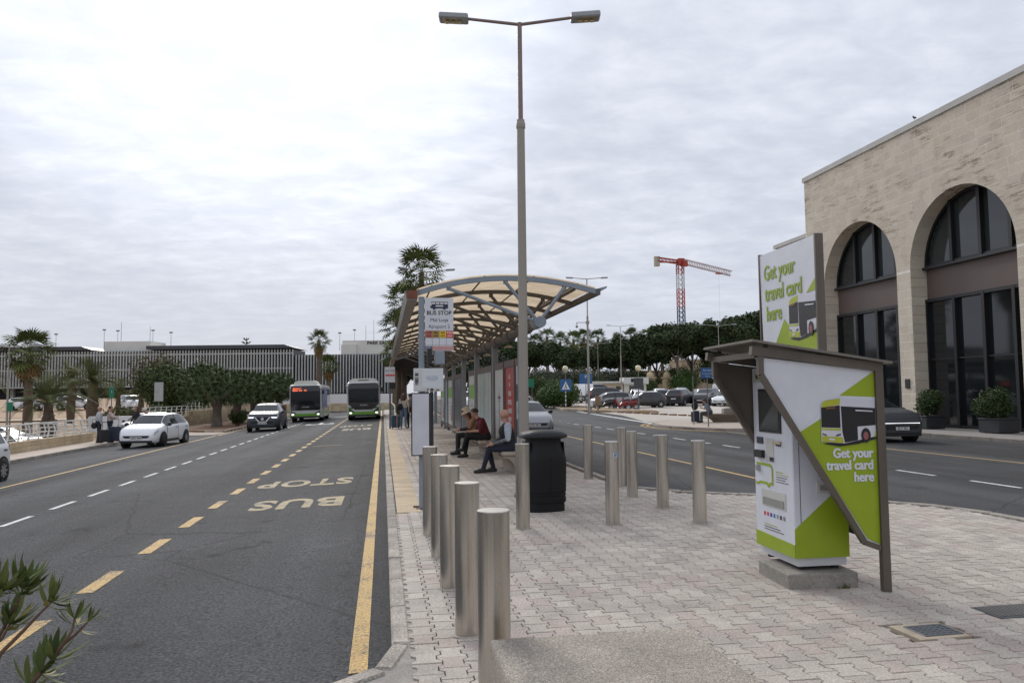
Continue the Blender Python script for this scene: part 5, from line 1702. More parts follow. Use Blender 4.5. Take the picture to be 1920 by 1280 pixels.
# dragon trees
def dragon_proto():
    t = thing('dragon_tree', 'x', 'dragon tree')
    rg = random.Random(4)
    q = MB()
    q.tube([(0, 0, -.2), (.02, 0, .4), (0, .02, .95), (.02, 0, 1.35)], [.42, .33, .29, .3], 12)
    tips = []
    for k in range(7):
        a = k * 2 * PI / 7 + rg.uniform(-.2, .2)
        e1 = Vector((math.cos(a) * .55, math.sin(a) * .55, 1.95 + rg.uniform(-.1, .15)))
        q.tube([(math.cos(a) * .1, math.sin(a) * .1, 1.2), e1 * .6 + Vector((0, 0, .55)), e1], [.16, .14, .11], 7)
        for j in range(3):
            b = a + (j - 1) * .6
            e2 = e1 + Vector((math.cos(b) * rg.uniform(.4, .8), math.sin(b) * rg.uniform(.4, .8), rg.uniform(.25, .6)))
            q.tube([e1, (e1 + e2) / 2 + Vector((0, 0, .06)), e2], [.09, .075, .06], 6)
            tips.append(e2)
    q.build('trunk', barkg, t)
    ros = []
    for k in range(110):
        u = (k + .5) / 110
        ph = math.acos(1 - u * 1.22)                      # dome, slightly past the rim
        az = k * 2.39996
        r = 2.05
        p = Vector((r * math.sin(ph) * math.cos(az), r * math.sin(ph) * math.sin(az), 1.95 + 1.45 * math.cos(ph)))
        p *= rg.uniform(.9, 1.04)
        d = Vector((p.x * .8, p.y * .8, p.z - .9)).normalized()
        ros.append((p, d))
    V = []
    for p, d in ros:
        a = d.orthogonal().normalized(); b = d.cross(a)
        for j in range(56):
            th = rg.uniform(0, 2 * PI); el = rg.uniform(.05, 1.5)
            dr = (a * math.cos(th) + b * math.sin(th)) * math.sin(el) + d * math.cos(el)
            L_ = rg.uniform(.38, .58)
            w = dr.cross(d + Vector((.01, 0, 0))).normalized() * .028
            tip = p + dr * L_ - Vector((0, 0, .10 * math.sin(el)))
            mid = p + dr * L_ * .5
            V += [p - w * .5 + Vector((0, 0, 0)), mid - w, tip, mid + w]
    leaf_obj('crown', np.array([tuple(v) for v in V]), dragm, t)
    return t
dp = dragon_proto()
DG = [(-11.3, 57.2, .0, 1.0, 'nearest dragon tree with thick grey trunk behind the grey car'),
      (-10.9, 62.6, 1.2, 1.0, 'second dragon tree from the camera, forked low'),
      (-10.6, 68.6, 2.3, 1.02, 'third dragon tree from the camera in the planting bed'),
      (-10.4, 76.6, 3.1, 1.02, 'fourth dragon tree, just left of the farther bus'),
      (-11.0, 88.0, 4.4, 1.15, 'farthest and darkest dragon tree behind the left bus')]
for i, (x, y, rz, s, lab) in enumerate(DG):
    o = dp if i == 0 else copy_tree(dp)
    o.location = (x, y, zp + .08); o.rotation_euler.z = rz; o.scale = (s, s, s * 1.06)
    o['label'] = lab; o['group'] = 'dragon trees in the planting bed'

def bush(label, x, y, z, rx, ry, h, n, size, mat, seed, name='bush', cat='bush', twigs=True, group=None, flat=1.):
    t = thing(name, label, cat, (x, y, z), 0, group)
    rg = random.Random(seed)
    cl = []
    for k in range(12):
        a = rg.uniform(0, 6.28); d = rg.uniform(.0, .68)
        s = rg.uniform(.32, .55)
        cl.append(((math.cos(a) * d * rx, math.sin(a) * d * ry, h * rg.uniform(.38, .72)), (rx * s, ry * s, h * rg.uniform(.22, .34))))
    leaf_obj('foliage', leaf_cloud(n, cl, size, seed, flat), mat, t)
    q = MB()
    for k in range(9):
        a = rg.uniform(0, 6.28)
        q.tube([(rg.uniform(-.2, .2) * rx, rg.uniform(-.2, .2) * ry, -.2), (math.cos(a) * .3 * rx, math.sin(a) * .3 * ry, h * .35), (math.cos(a) * .6 * rx, math.sin(a) * .6 * ry, h * .72)], [.05 * h / 2, .035 * h / 2, .01], 5)
    q.build('stem', twigm if twigs else barkg, t)
    return t
def tree(label, x, y, z, trunk_h, rx, h, n, size, mat, seed, name='tree', r=.2, lean=0, group=None, nb=9, up=0, cat='tree'):
    t = thing(name, label, cat, (x, y, z), 0, group)
    rg = random.Random(seed)
    cl = []
    for k in range(nb):
        a = k * 2.4 + rg.uniform(-.3, .3); d = rx * math.sqrt((k + .3) / nb) * .78
        cl.append(((math.cos(a) * d + lean, math.sin(a) * d, trunk_h + h * rg.uniform(.22, .78)), (rx * rg.uniform(.22, .40), rx * rg.uniform(.22, .40), h * rg.uniform(.18, .34))))
    leaf_obj('crown', leaf_cloud(n, cl, size, seed, 1.3, up), mat, t)
    q = MB()
    q.tube([(0, 0, -.4), (lean * .3, 0, trunk_h * .5), (lean * .8, 0, trunk_h)], [r, r * .8, r * .6], 8)
    for k in range(7):
        c = cl[k % nb][0]
        q.tube([(lean * .7, 0, trunk_h * rg.uniform(.7, .95)), ((lean * .8 + c[0]) / 2, c[1] / 2, trunk_h + h * .15), (c[0], c[1], c[2])], [r * .42, r * .3, r * .1], 5)
    q.build('trunk', barkg, t)
    return t
bush('large dark bush between the date palms and the dragon trees', -18.0, 74, -.6, 4.2, 3.5, 5.6, 15000, .16, bushm, 41)
bush('brownish bush with dry top behind the large dark one', -20.5, 79, -.5, 3.0, 3.0, 6.3, 7000, .15, M('dry_bush_leaf', (.10, .085, .035), .7, var=.4, scale=2), 42)
bush('green shrub beneath the large date palm', -21.2, 70, -.9, 1.8, 1.5, 2.0, 4000, .12, M('yellowish_leaf', (.09, .095, .03), .7, var=.4, scale=2), 43)
bush('low shrub near the road sign with its back to us', -17.6, 66, -.6, 1.6, 1.4, 1.8, 3600, .1, bushm, 44)
for k, (x, y, s) in enumerate(((-10.2, 58.6, .9), (-11.0, 64.6, 1.0), (-10.5, 71.5, .8), (-10.6, 82, 1.0))):
    bush(['small dark shrub between the first two dragon trees', 'small shrub right of the second dragon tree', 'small shrub behind the third dragon tree', 'dry shrub beside the last dragon trees'][k], x, y, zp + .05, .75 * s, .7 * s, 1.15 * s, 1600, .09, bushm, 50 + k, group='shrubs in the planting bed')
# hedge and beds right
bush('reddish green clipped hedge beyond the silver cars', 16.9, 73.5, zr(73) - .75, 2.5, 3.2, 3.7, 20000, .09, hedgem, 61, 'hedge', 'hedge')
bush('round dark green bush beside the pay hut wall', 47.5, 120, 1.2, 3.4, 3, 4.0, 6000, .16, hedgem, 62)
bush('smaller bush left of the round one by the stone wall', 41.2, 121, 1.2, 2.2, 2, 2.6, 4000, .15, bushm, 63)
bush('grey green olive bush behind the crossing sign', 29.0, 118, 1.0, 5.0, 4, 4.8, 12000, .15, olivem, 64)
bush('dark olive bush left of the grey green one', 23.0, 117, 1.0, 3.6, 3, 4.4, 9000, .15, M('dark_olive', (.045, .055, .03), .7, var=.4, scale=1.5), 65)
bush('dark tall bush behind the pay hut', 39.0, 132, 1.2, 5, 4, 4.6, 9000, .18, M('dark_olive', (.045, .055, .03)), 66)
bush('small palm-like bush at the foot of the green sign', 19.2, 100, .7, 1.6, 1.5, 3.4, 3500, .16, bushm, 67)
for k in range(5):
    bush('%s low dark bush from the left in the row below the umbrella pines' % ORD9[k], 44 + k * 6.5, 134 - k * 1.5, 1.4, 4, 3, 4.2 + (k % 3), 5000, .2, bushm, 70 + k, group='bushes below the pines')

# umbrella pines
def pine(label, x, y, z, th, rx, h, seed, lean=0., n=20000):
    return tree(label, x, y, z, th + .5, rx * 1.12, h, n, .28, pinem, seed, 'umbrella_pine', .32, lean, 'umbrella pines beyond the car park', 16, .6, 'pine tree')
PN = [(20, 138, 4.6, 4.6, 4.6), (25.5, 140, 4.8, 4.6, 4.8), (31.5, 138, 4.6, 4.8, 5.0), (37.5, 139, 4.9, 4.8, 4.6), (43, 137, 4.7, 4.8, 5.2), (49, 136, 5.0, 5.0, 5.6),
      (55, 134, 5.4, 5.0, 6.0), (47.5, 122, 6.6, 4.4, 4.4), (52.5, 117, 7.4, 4.8, 4.9), (58, 114, 7.4, 5.0, 4.8), (62.5, 118, 6.6, 4.6, 4.4), (61, 134, 5.8, 5, 6), (67, 122, 6.0, 4.6, 4.2)]
ORD = ['leftmost', 'second', 'third', 'fourth', 'fifth', 'sixth', 'seventh']
for k, (x, y, th, rx, h) in enumerate(PN):
    if k < 7: lab = '%s umbrella pine from the left in the dark row beyond the car park' % ORD[k]
    else: lab = ['umbrella pine standing before the crane mast', 'tallest umbrella pine with bare leaning trunks, right of the crane', 'broad umbrella pine above the kiosk roof corner', 'umbrella pine just left of the travel card sign', 'umbrella pine deep behind the tallest one', 'lower umbrella pine hidden by the travel card sign'][k - 7]
    pine(lab, x, y, zr(y) - .2, th + random.uniform(-.5, .5), rx * random.uniform(.85, 1.1), h * random.uniform(.9, 1.15), 100 + k, random.uniform(-.8, .8))
# row of fan palms behind the pines
PR = [(27.6, 162, 11.3), (31.0, 161, 12.2), (34.2, 163, 11.6), (36.6, 160, 11.7), (39.4, 161, 12.4), (44.4, 162, 12.0), (47.6, 160, 11.6), (50.6, 161, 12.2), (54.6, 158, 12.1), (58.4, 158, 11.9), (62, 159, 12.6)]
PR = [(31.4, 162, 11.0), (33.8, 161, 12.1), (37.0, 163, 11.3), (39.2, 160, 11.6), (41.7, 161, 12.1), (45.0, 162, 11.9), (49.0, 160, 10.9), (52.0, 161, 12.2), (54.9, 158, 12.0), (57.7, 158, 12.0), (60.6, 159, 12.6)]
far0 = None
for k, (x, y, h) in enumerate(PR):
    lab = ['palm at the left end of the far palm row above the pines', 'second palm from the left in the far palm row', 'third palm from the left in the far palm row', 'fourth palm from the left in the far palm row', 'fifth palm from the left in the far palm row', 'sixth palm from the left, last before the gap in the far row', 'first palm right of the gap in the far palm row', 'second palm right of the gap in the far palm row', 'third palm right of the gap in the far palm row', 'fourth palm right of the gap in the far palm row', 'rightmost palm of the far palm row'][k]
    fan_palm(lab, x, y, 1.2, h, 1.45, False, 24, 200 + k, group='far row of palms above the pines', r=.34)
bush('sparse bare tree top left of the far palms', 25.5, 150, 1.2, 3.4, 3, 11.2, 900, .22, M('sparse_leaf', (.07, .06, .05), .8, var=.3), 91, 'sparse_tree', 'tree')
for k, (x, y, s) in enumerate(((3, 128, 1.), (8, 131, 1.15), (13.5, 129, 1.05), (18, 132, 1.1))):
    tree('%s dark tree from the left in the clump seen under the shelter roof' % ORD9[k], x, y, .6, 2.2 * s, 3.6 * s, 5.2 * s, 9000, .26, M('dark_olive', (.045, .055, .03)), 300 + k, 'dark_tree', .25, 0, 'dark trees behind the shelter')
# Norfolk pine tip beyond the louvred building
t = thing('norfolk_pine', 'tip of a Norfolk pine showing above the dark roof', 'pine tree', (-34.2, 207.7, 1))
q = MB(); q.tube([(0, 0, 0), (0, 0, 15.2)], [.3, .06], 6); q.build('trunk', barkg, t)
V = []
for k in range(7):
    z = 9.5 + k * .9; L_ = 3.2 - k * .42
    for a in range(7):
        an = a * 2 * PI / 7 + k
        for j in range(18):
            f_ = (j + 1) / 18
            c = Vector((math.cos(an) * L_ * f_, math.sin(an) * L_ * f_, z + .5 * f_ * f_))
            s = .12
            V += [c + Vector((0, 0, -s)), c + Vector((s, s, 0)), c + Vector((0, 0, s)), c + Vector((-s, -s, 0))]
leaf_obj('crown', np.array([tuple(v) for v in V]), pinem, t)

# oleander reaching in at the lower left
olm = [M('oleander_leaf_%d' % i, c, .6, var=.18, scale=25, spec=.12) for i, c in enumerate([(.09, .125, .04), (.13, .16, .05), (.07, .10, .036), (.21, .18, .045)])]
def oleander_leaf(m):
    q = MB()
    L_ = 1.0; w = .098
    sec = [(0, .012), (.15, .05), (.4, w), (.65, w * .9), (.85, w * .5), (1, .004)]
    for x, ww in sec:
        zz = .10 * x - .16 * x * x
        q.v += [(x, -ww, zz + ww * .22), (x, 0, zz), (x, ww, zz + ww * .22)]
    for i in range(len(sec) - 1):
        for j in range(2):
            a = i * 3 + j
            q.f.append((a, a + 3, a + 4, a + 1)); q.m.append(0); q.sm.append(True)
    return q.mesh('leaf', m)
OLM = [oleander_leaf(m) for m in olm]
ol = thing('oleander', 'oleander shrub with narrow leaves reaching in at the lower left corner', 'shrub', (-1.55, 1.65, 0))
stemm = M('oleander_stem', (.13, .075, .05), .7, var=.25, scale=20)
def branch(pts, whorls, seed):
    rg = random.Random(seed)
    q = MB(); q.tube(pts, [.013 - .009 * i / (len(pts) - 1) for i in range(len(pts))], 6); q.build('stem', stemm, ol)
    P = [Vector(p) for p in pts]
    for (t, n, L_, sp) in whorls:
        i = min(len(P) - 2, int(t * (len(P) - 1))); f_ = t * (len(P) - 1) - i
        p = P[i].lerp(P[i + 1], f_); d = (P[i + 1] - P[i]).normalized()
        a = d.orthogonal().normalized(); b = d.cross(a)
        for k in range(n):
            th = k * 2.4 + rg.uniform(-.3, .3); el = sp * rg.uniform(.55, 1.15)
            dr = ((a * math.cos(th) + b * math.sin(th)) * math.sin(el) + d * math.cos(el)).normalized()
            o = link('leaf', OLM[rg.choice([0, 0, 1, 1, 2, 3 if el > .9 else 1])], ol)
            yv = dr.cross(Vector((0, 0, 1)) + a * .2).normalized(); zv = dr.cross(yv) * -1
            m = Matrix((dr, yv.cross(dr).cross(dr) * -1, yv.cross(dr))).transposed().to_4x4()
            m = Matrix((dr, yv, dr.cross(yv))).transposed().to_4x4()
            s = L_ * rg.uniform(.8, 1.15)
            m = Matrix.Translation(p) @ m @ Matrix.Scale(s, 4)
            o.matrix_local = m
OL_BRANCHES = True
OB = Vector((-1.75, 3.42, 0))
ol.location = OB
def obr(pts, whorls, seed):
    base = [Vector((random.uniform(-.06, .06), random.uniform(-.05, .05), -.05))]
    pp = [Vector(p) - OB for p in pts]
    mid = base[0].lerp(pp[0], .55) + Vector((-.05, 0, .06))
    full = base + [mid] + pp
    n = len(full) - 1
    k0 = 2
    branch(full, [((k0 + t * (len(pp) - 1)) / n, c, L_, s) for t, c, L_, s in whorls], seed)
obr([(-1.516, 3.374, 0.504), (-1.436, 3.347, 0.715), (-1.346, 3.326, 0.805), (-1.292, 3.313, 0.862), (-1.244, 3.302, 0.91)], [(1.0, 15, .105, .85), (.93, 5, .11, 1.1)], 1)
obr([(-1.35, 3.244, 0.522), (-1.304, 3.281, 0.611), (-1.246, 3.318, 0.683), (-1.2, 3.306, 0.749), (-1.166, 3.297, 0.8), (-1.164, 3.314, 0.838)], [(1.0, 10, .085, .9), (.9, 5, .1, 1.1), (.42, 12, .13, 1.0), (.3, 9, .13, 1.2), (.2, 8, .13, 1.2)], 2)
obr([(-1.246, 3.318, 0.683), (-1.2, 3.31, 0.75), (-1.168, 3.329, 0.774), (-1.125, 3.339, 0.819)], [(1.0, 6, .075, .7), (.8, 3, .09, 1.1)], 3)
obr([(-1.567, 3.476, 0.611), (-1.474, 3.45, 0.777), (-1.422, 3.435, 0.871), (-1.397, 3.427, 0.933)], [(1.0, 20, .135, .8), (.9, 10, .13, 1.1)], 4)
obr([(-1.556, 3.363, 0.767), (-1.476, 3.343, 0.868), (-1.436, 3.331, 0.948)], [(1.0, 18, .135, .9), (.85, 8, .13, 1.1)], 5)
obr([(-1.608, 3.487, 0.549), (-1.526, 3.464, 0.694), (-1.474, 3.452, 0.746), (-1.447, 3.444, 0.798)], [(1.0, 18, .12, .9), (.85, 8, .12, 1.1)], 6)
obr([(-1.75, 3.3, .5), (-1.66, 3.28, .75), (-1.6, 3.27, .95)], [(1.0, 16, .13, .9), (.7, 10, .13, 1.1)], 7)
# ------------------------------------------------------------ buildings, walls, fences and street furniture beyond
pe = thing('louvred_building', 'long low building clad in pale vertical louvre fins, with a PARK EAST sign', 'building', (21.5, 131.2, 0), -yaw)
finm = M('fin_pale_metal', (.47, .48, .46), .5, var=.12, scale=.2)
dkg = M('dark_facade_glass', (.085, .09, .09), .5, var=.4, scale=.3, spec=.2)
def fin_mesh(h): 
    q = MB(); q.box((0, 0, 0), (.17, .30, h)); return q.mesh('fin', finm)
fa, fb = fin_mesh(5.9), fin_mesh(6.5)
S0, S1, S2 = -100., -36.9, -19.6
q = MB(); q.box(((S0 + S1) / 2, 4, 6.6), (S1 - S0, 7.2, 5.9)); q.box(((S1 + S2) / 2 + .05, 4.3, 5.4), (S2 - S1, 7.2, 6.5)); q.build('wall', dkg, pe)
x = S0
while x < S1:
    link('fin', fa, pe, (x, 0, 6.62)); x += .5
while x < S2:
    link('fin', fb, pe, (x, .3, 5.35)); x += .5
q = MB(); q.box(((S0 + S1) / 2, .05, 8.9), (S1 - S0, .12, .25)); q.box(((S0 + S1) / 2, .05, 6.4), (S1 - S0, .12, .18)); q.box(((S0 + S1) / 2, .3, 3.55), (S1 - S0, .5, .25)); q.build('rail', finm, pe)
q = MB(); q.box(((S0 + S1) / 2, 7, 2.2), (S1 - S0, 9, 3.0)); q.box(((S1 + S2) / 2, 7, 1.4), (S2 - S1, 9, 3.0)); q.build('ground_floor', M('ground_floor_dark', (.02, .02, .022), .7, var=.2), pe)
for k in range(12):
    q = MB(); q.box((S0 + 4 + k * 5.6, 1.2, 2.1), (.55, .55, 3.2)); q.build('column', M('column_grey', (.30, .30, .29), .8, var=.1), pe)
rfm = M('dark_roof_metal', (.055, .058, .068), .5, var=.12, scale=.3)
for (a, b, z) in ((S0, -70.6, 9.75), (-61.6, -36.4, 9.75)):
    q = MB(); q.prism([(a, z), (b - .1, z), (b - 2.0, z + .62), (a, z + .62)], (0, 8, 0), (1, 0, 0), (0, 0, 1), 8.4); q.build('roof', rfm, pe)
cwm = M('cream_render', (.68, .66, .60), .85, var=.08, scale=.4)
q = MB(); q.box((-66.4, 6, 10.1), (8.0, 6, 2.6)); q.box((-61.4, 5, 9.6), (2.2, 5, 1.9)); q.build('rooftop_block', cwm, pe)
q = MB(); q.box((-24.4, 5.5, 9.8), (9.6, 6, 2.6)); q.box((-28.0, 4.5, 9.3), (2.6, 5, 2.2)); rb_ = q.build('rooftop_block', cwm, pe)
text('PARK EAST', (-23.0, 2.45, 10.65), (1, 0, 0), (0, 0, 1), .78, inkb, rb_, .02)
q = MB(); q.prism([(-19.95, 10.75), (-19.7, 10.35), (-19.45, 10.75), (-19.7, 10.9)], (0, 2.45, 0), (1, 0, 0), (0, 0, 1), .02); q.build('emblem', inkb, rb_)
for k, (s, h) in enumerate(((-80.5, 2.5), (-72, 3.2), (-69.6, 3.0), (-69, 4.6), (-63.9, 3.8), (-63.4, 3.0), (-60.2, 2.6), (-30.4, 2.2), (-27.8, 2.7), (-25.8, 3.6), (-24.4, 4.6))):
    q = MB(); q.cyl((s, 6, 9.6), (s, 6, 10.4 + h), .05, .03, 6)
    if h < 3.3: q.box((s, 6, 10.5 + h), (.5, .3, .22))
    q.build('mast', steelg, pe)
lst = [M('soft_limestone_%d' % i, c, .9, var=.2, scale=1.2, fine=.15, fscale=15) for i, c in enumerate([(.50, .40, .265), (.46, .36, .235), (.54, .44, .30)])]
def stone_wall(name, label, p0, p1, z0, z1, th=.36, courses=2, bl=.8, group=None, cap=True):
    p0, p1 = Vector(p0), Vector(p1)
    d = p1 - p0; L_ = d.length; a = math.atan2(d.y, d.x)
    t = thing(name, label, 'wall', (p0.x, p0.y, 0), a, group)
    q = MB(); q.box((L_ / 2, 0, (z0 - .3 + z1) / 2 - .02), (L_ - .02, th - .03, z1 - z0 + .26)); q.build('core', lst[1], t)
    ch_ = (z1 - z0) / courses
    n_ = max(1, round(L_ / bl)); l = L_ / n_
    q = MB(); q.box((0, 0, 0), (l - .012, th, ch_ - .012), b=.012)
    mes = []
    for m in lst:
        mm = q.mesh('stone', m); mes.append(mm)
    for c in range(courses):
        for k in range(n_):
            link('stone', random.choice(mes), t, (l * (k + .5), random.uniform(-.006, .006), z0 + ch_ * (c + .5)))
    return t
railw = M('white_railing_paint', (.66, .66, .63), .5, var=.08, scale=2)
def railing(label, p0, p1, z0, h, step=.95, group='white chevron railings on the low walls'):
    p0, p1 = Vector(p0), Vector(p1)
    d = p1 - p0; L_ = d.length
    t = thing('white_railing', label, 'railing', (p0.x, p0.y, 0), math.atan2(d.y, d.x), group)
    q = MB(); q.beam((0, 0, z0 + h), (L_, 0, z0 + h), .07, .055); q.build('top_rail', railw, t)
    for f_ in (.14, .42, .70):
        q = MB(); q.cyl((0, 0, z0 + h * f_), (L_, 0, z0 + h * f_), .014, n=6); q.build('bar', railw, t)
    q = MB(); q.beam((0, 0, z0), (-.16 * 1, 0, z0 + h * .5), .06, .05, (0, 1, 0)); q.beam((-.16, 0, z0 + h * .5), (0.02, 0, z0 + h), .06, .05, (0, 1, 0))
    me = q.mesh('chevron_post', railw)
    n_ = int(L_ / step)
    for k in range(n_ + 1):
        link('chevron_post', me, t, (.2 + k * (L_ - .25) / n_, 0, 0))
    return t
stone_wall('stone_wall', 'low limestone wall at the far left, under the white railing behind the cars', (-14.52, 8), (-14.52, 42.7), zp - .05, -.03, .36, 2, .9)
railing('white chevron railing on the low wall behind the white hatchback', (-14.52, 42.6), (-14.52, 9), -.03, .66)
stone_wall('stone_wall', 'first stretch of limestone wall right of the standing group', (-15.4, 54.5), (-14.6, 63), zp, .30, .36, 3, .9)
railing('first stretch of white railing right of the standing group', (-15.4, 54.6), (-14.6, 62.9), .30, .72)
stone_wall('stone_wall', 'stepped limestone wall behind the nearest dragon tree', (-14.6, 63), (-13.9, 74), zp, .66, .36, 3, .9)
railing('white railing one step up, behind the nearest dragon tree', (-14.6, 63.1), (-13.9, 73.9), .66, .75)
stone_wall('stone_wall', 'upper limestone wall running behind the far dragon trees', (-13.9, 74), (-12.6, 94), zp, 1.05, .36, 4, .9)
railing('white railing on the upper wall behind the far dragon trees', (-13.9, 74.1), (-12.6, 93.9), 1.05, .8)
railing('short white railing turned away behind the two standing men', (-14.7, 42.9), (-19.5, 47.5), -.35, .7)
q = MB(); q.box((-17.5, 57.2, -.05), (4.0, .3, 1.0)); tag(q.build('white_wall', white), 'white painted wall stub behind the standing group', 'wall')
stone_wall('stone_wall', 'tan wall along the foot of the sandy slope left of the road sign', (-24, 92), (-14.5, 80), .2, 1.35, .4, 2, 1.2)
stone_wall('stone_wall', 'limestone retaining wall at the bend between the buses', (-11.5, 99), (5.5, 99), -.4, .75, .5, 3, .9)
q = MB(); q.box((-4, 110, 1.15), (22, .4, 1.5)); tag(q.build('white_wall', white), 'long white parapet at the foot of the louvred building behind the buses', 'wall')
# terrace under that parapet
g = MB(); g.box((-4, 105, .2), (30, 11, .9)); struct('raised_bed', g, soil)
# stone wall and gate piers right
stone_wall('stone_wall', 'weathered boundary wall beyond the pay hut and parked cars', (18, 129), (75, 124), 1.0, 3.0, .5, 4, 1.6)
# pay hut
ht = thing('pay_hut', 'flat roofed cream and white hut beyond the parked cars', 'hut', (33.4, 111.2, zr(111)), R(-8))
q = MB(); q.box((-1.6, 0, 1.15), (5.0, 3, 2.3)); q.build('wall', M('hut_tan', (.45, .36, .25), .9, var=.12, scale=.8), ht)
q = MB(); q.box((2.6, 0, 1.3), (3.2, 3.2, 2.6)); q.build('front_wall', M('hut_cream', (.60, .57, .50), .85, var=.08), ht)
q = MB(); q.box((-.9, 0, 2.42), (7.0, 3.5, .24)); q.box((2.7, -.1, 2.6), (3.6, 3.6, .95)); q.build('roof_band', M('hut_white', (.62, .61, .57), .8, var=.08), ht)
for x in (-2.9, .2):
    q = MB(); q.box((x, -1.52, 1.2), (.7, .05, 1.3)); q.build('window', dkg, ht)
q = MB(); q.box((2.3, -1.62, 1.5), (1.1, .05, .8)); q.box((3.6, -1.62, 1.5), (.5, .05, .8)); q.build('door', dkg, ht)
q = MB(); q.box((2.2, -1.93, 2.65), (.5, .04, .5)); q.build('parking_emblem', inkb, ht)
# gate piers with ball finials by the boundary wall
for k, (x, y, lab) in enumerate(((42.5, 122, 'pale domed gate pier left by the boundary wall'), (45.4, 122.3, 'small dark domed gate pier by the boundary wall'))):
    t = thing('gate_pier', lab, 'gate pier', (x, y, zr(y)), 0, 'gate piers')
    q = MB(); q.box((0, 0, 1.5), (1.2, 1.2, 3.0), b=.05); q.box((0, 0, 3.1), (1.5, 1.5, .2)); q.build('shaft', lst[k], t)
    q = MB(); q.lathe([(.55, 3.2), (.6, 3.5), (.45, 3.85), (.12, 4.1), (.12, 4.2), (.2, 4.3), (.0, 4.45)], 14); q.build('dome', lst[2 - k], t)
# tan building among the pine trunks
t = thing('tan_house', 'tan stone house seen between the pine trunks', 'building', (62, 150, 1.5))
q = MB(); q.box((0, 0, 3.2), (9, 7, 6.4)); q.build('wall', M('house_tan', (.48, .38, .26), .9, var=.12, scale=.6), t)
q = MB(); q.box((0, 0, 6.5), (9.4, 7.4, .25)); q.build('roof_edge', cwm, t)
for x in (-2.5, 1.0):
    q = MB(); q.box((x, -3.52, 3.8), (1.0, .05, 1.4)); q.build('window', dkg, t)
t = thing('low_stone_house', 'low tan building at the foot of the crane', 'building', (56, 146, 1.4))
q = MB(); q.box((-6, 0, 2.2), (8, 5, 4.4)); q.build('wall', M('house_tan', (.48, .38, .26)), t)
q = MB(); q.box((-6, -2.55, 2.6), (1.2, .06, 1.3)); q.build('window', dkg, t)

# tower crane
crr = M('crane_red', (.36, .045, .03), .6, var=.15, scale=.3); crw = M('crane_white', (.55, .55, .56), .6, var=.1); crb = M('crane_blue', (.045, .06, .13), .6, var=.1)
cr_ = thing('tower_crane', 'red and white tower crane with drooping jib above the pines', 'crane', (96.5, 245.4, 0), 0)
def lattice(mb, p0, p1, w, n, r):
    p0, p1 = Vector(p0), Vector(p1)
    d = (p1 - p0).normalized(); a = d.cross(Vector((0, 1, 0))) if abs(d.z) > .5 else d.cross(Vector((0, 0, 1)))
    a.normalize(); b = d.cross(a)
    C4 = [(a + b) * w / 2, (a - b) * w / 2, (-a - b) * w / 2, (-a + b) * w / 2]
    for c in C4: mb.cyl(p0 + c, p1 + c, r, n=5)
    for k in range(n):
        q0 = p0.lerp(p1, k / n); q1 = p0.lerp(p1, (k + 1) / n)
        for i in range(4):
            c0, c1 = C4[i], C4[(i + 1) % 4]
            mb.cyl(q0 + c0, q1 + (c1 if k % 2 else c1), r * .6, n=4, cap=False)
            mb.cyl(q0 + c0, q0 + c1, r * .5, n=4, cap=False)
for (z0, z1, m) in ((0, 14, crw), (14, 18.5, crw), (18.5, 29.5, crb), (29.5, 35.5, crr), (35.5, 40.5, crw), (40.5, 43.6, crr)):
    q = MB(); lattice(q, (0, 0, z0), (0, 0, z1), 1.9, max(2, int((z1 - z0) / 1.4)), .17); q.build('mast_section', m, cr_)
q = MB(); lattice(q, (-1, 0, 44.4), (-7.4, .7, 45.3), 1.1, 5, .16); q.box((-3.6, .3, 44.3), (6, 1.2, .3)); q.build('counter_jib', crr, cr_)
q = MB(); q.box((-7.6, .9, 44.6), (1.6, 1.4, 3.2)); q.build('counterweight', M('counterweight_concrete', (.40, .36, .29), .9, var=.1), cr_)
q = MB(); q.box((.2, 0, 44.4), (2.2, 2.0, 2.2), b=.1); q.box((1.2, -1.4, 43.6), (1.5, 1.3, 1.8)); q.build('slewing_cab', crr, cr_)
J0, J1 = Vector((.8, 0, 44.6)), Vector((16.6, -2.6, 40.4))
q = MB(); lattice(q, J0, J1, 1.5, 20, .11); q.build('jib', M('crane_jib', (.46, .36, .36), .6, var=.35, scale=.5), cr_)
tr_ = J0.lerp(J1, .75)
q = MB(); q.box(tr_ - Vector((0, 0, 1.0)), (2.0, 1, .4)); q.build('trolley', crr, cr_)
q = MB(); q.cyl(tr_ - Vector((.1, 0, 1)), tr_ - Vector((.1, 0, 30)), .02, n=4); q.build('hoist_cable', steelg, cr_)

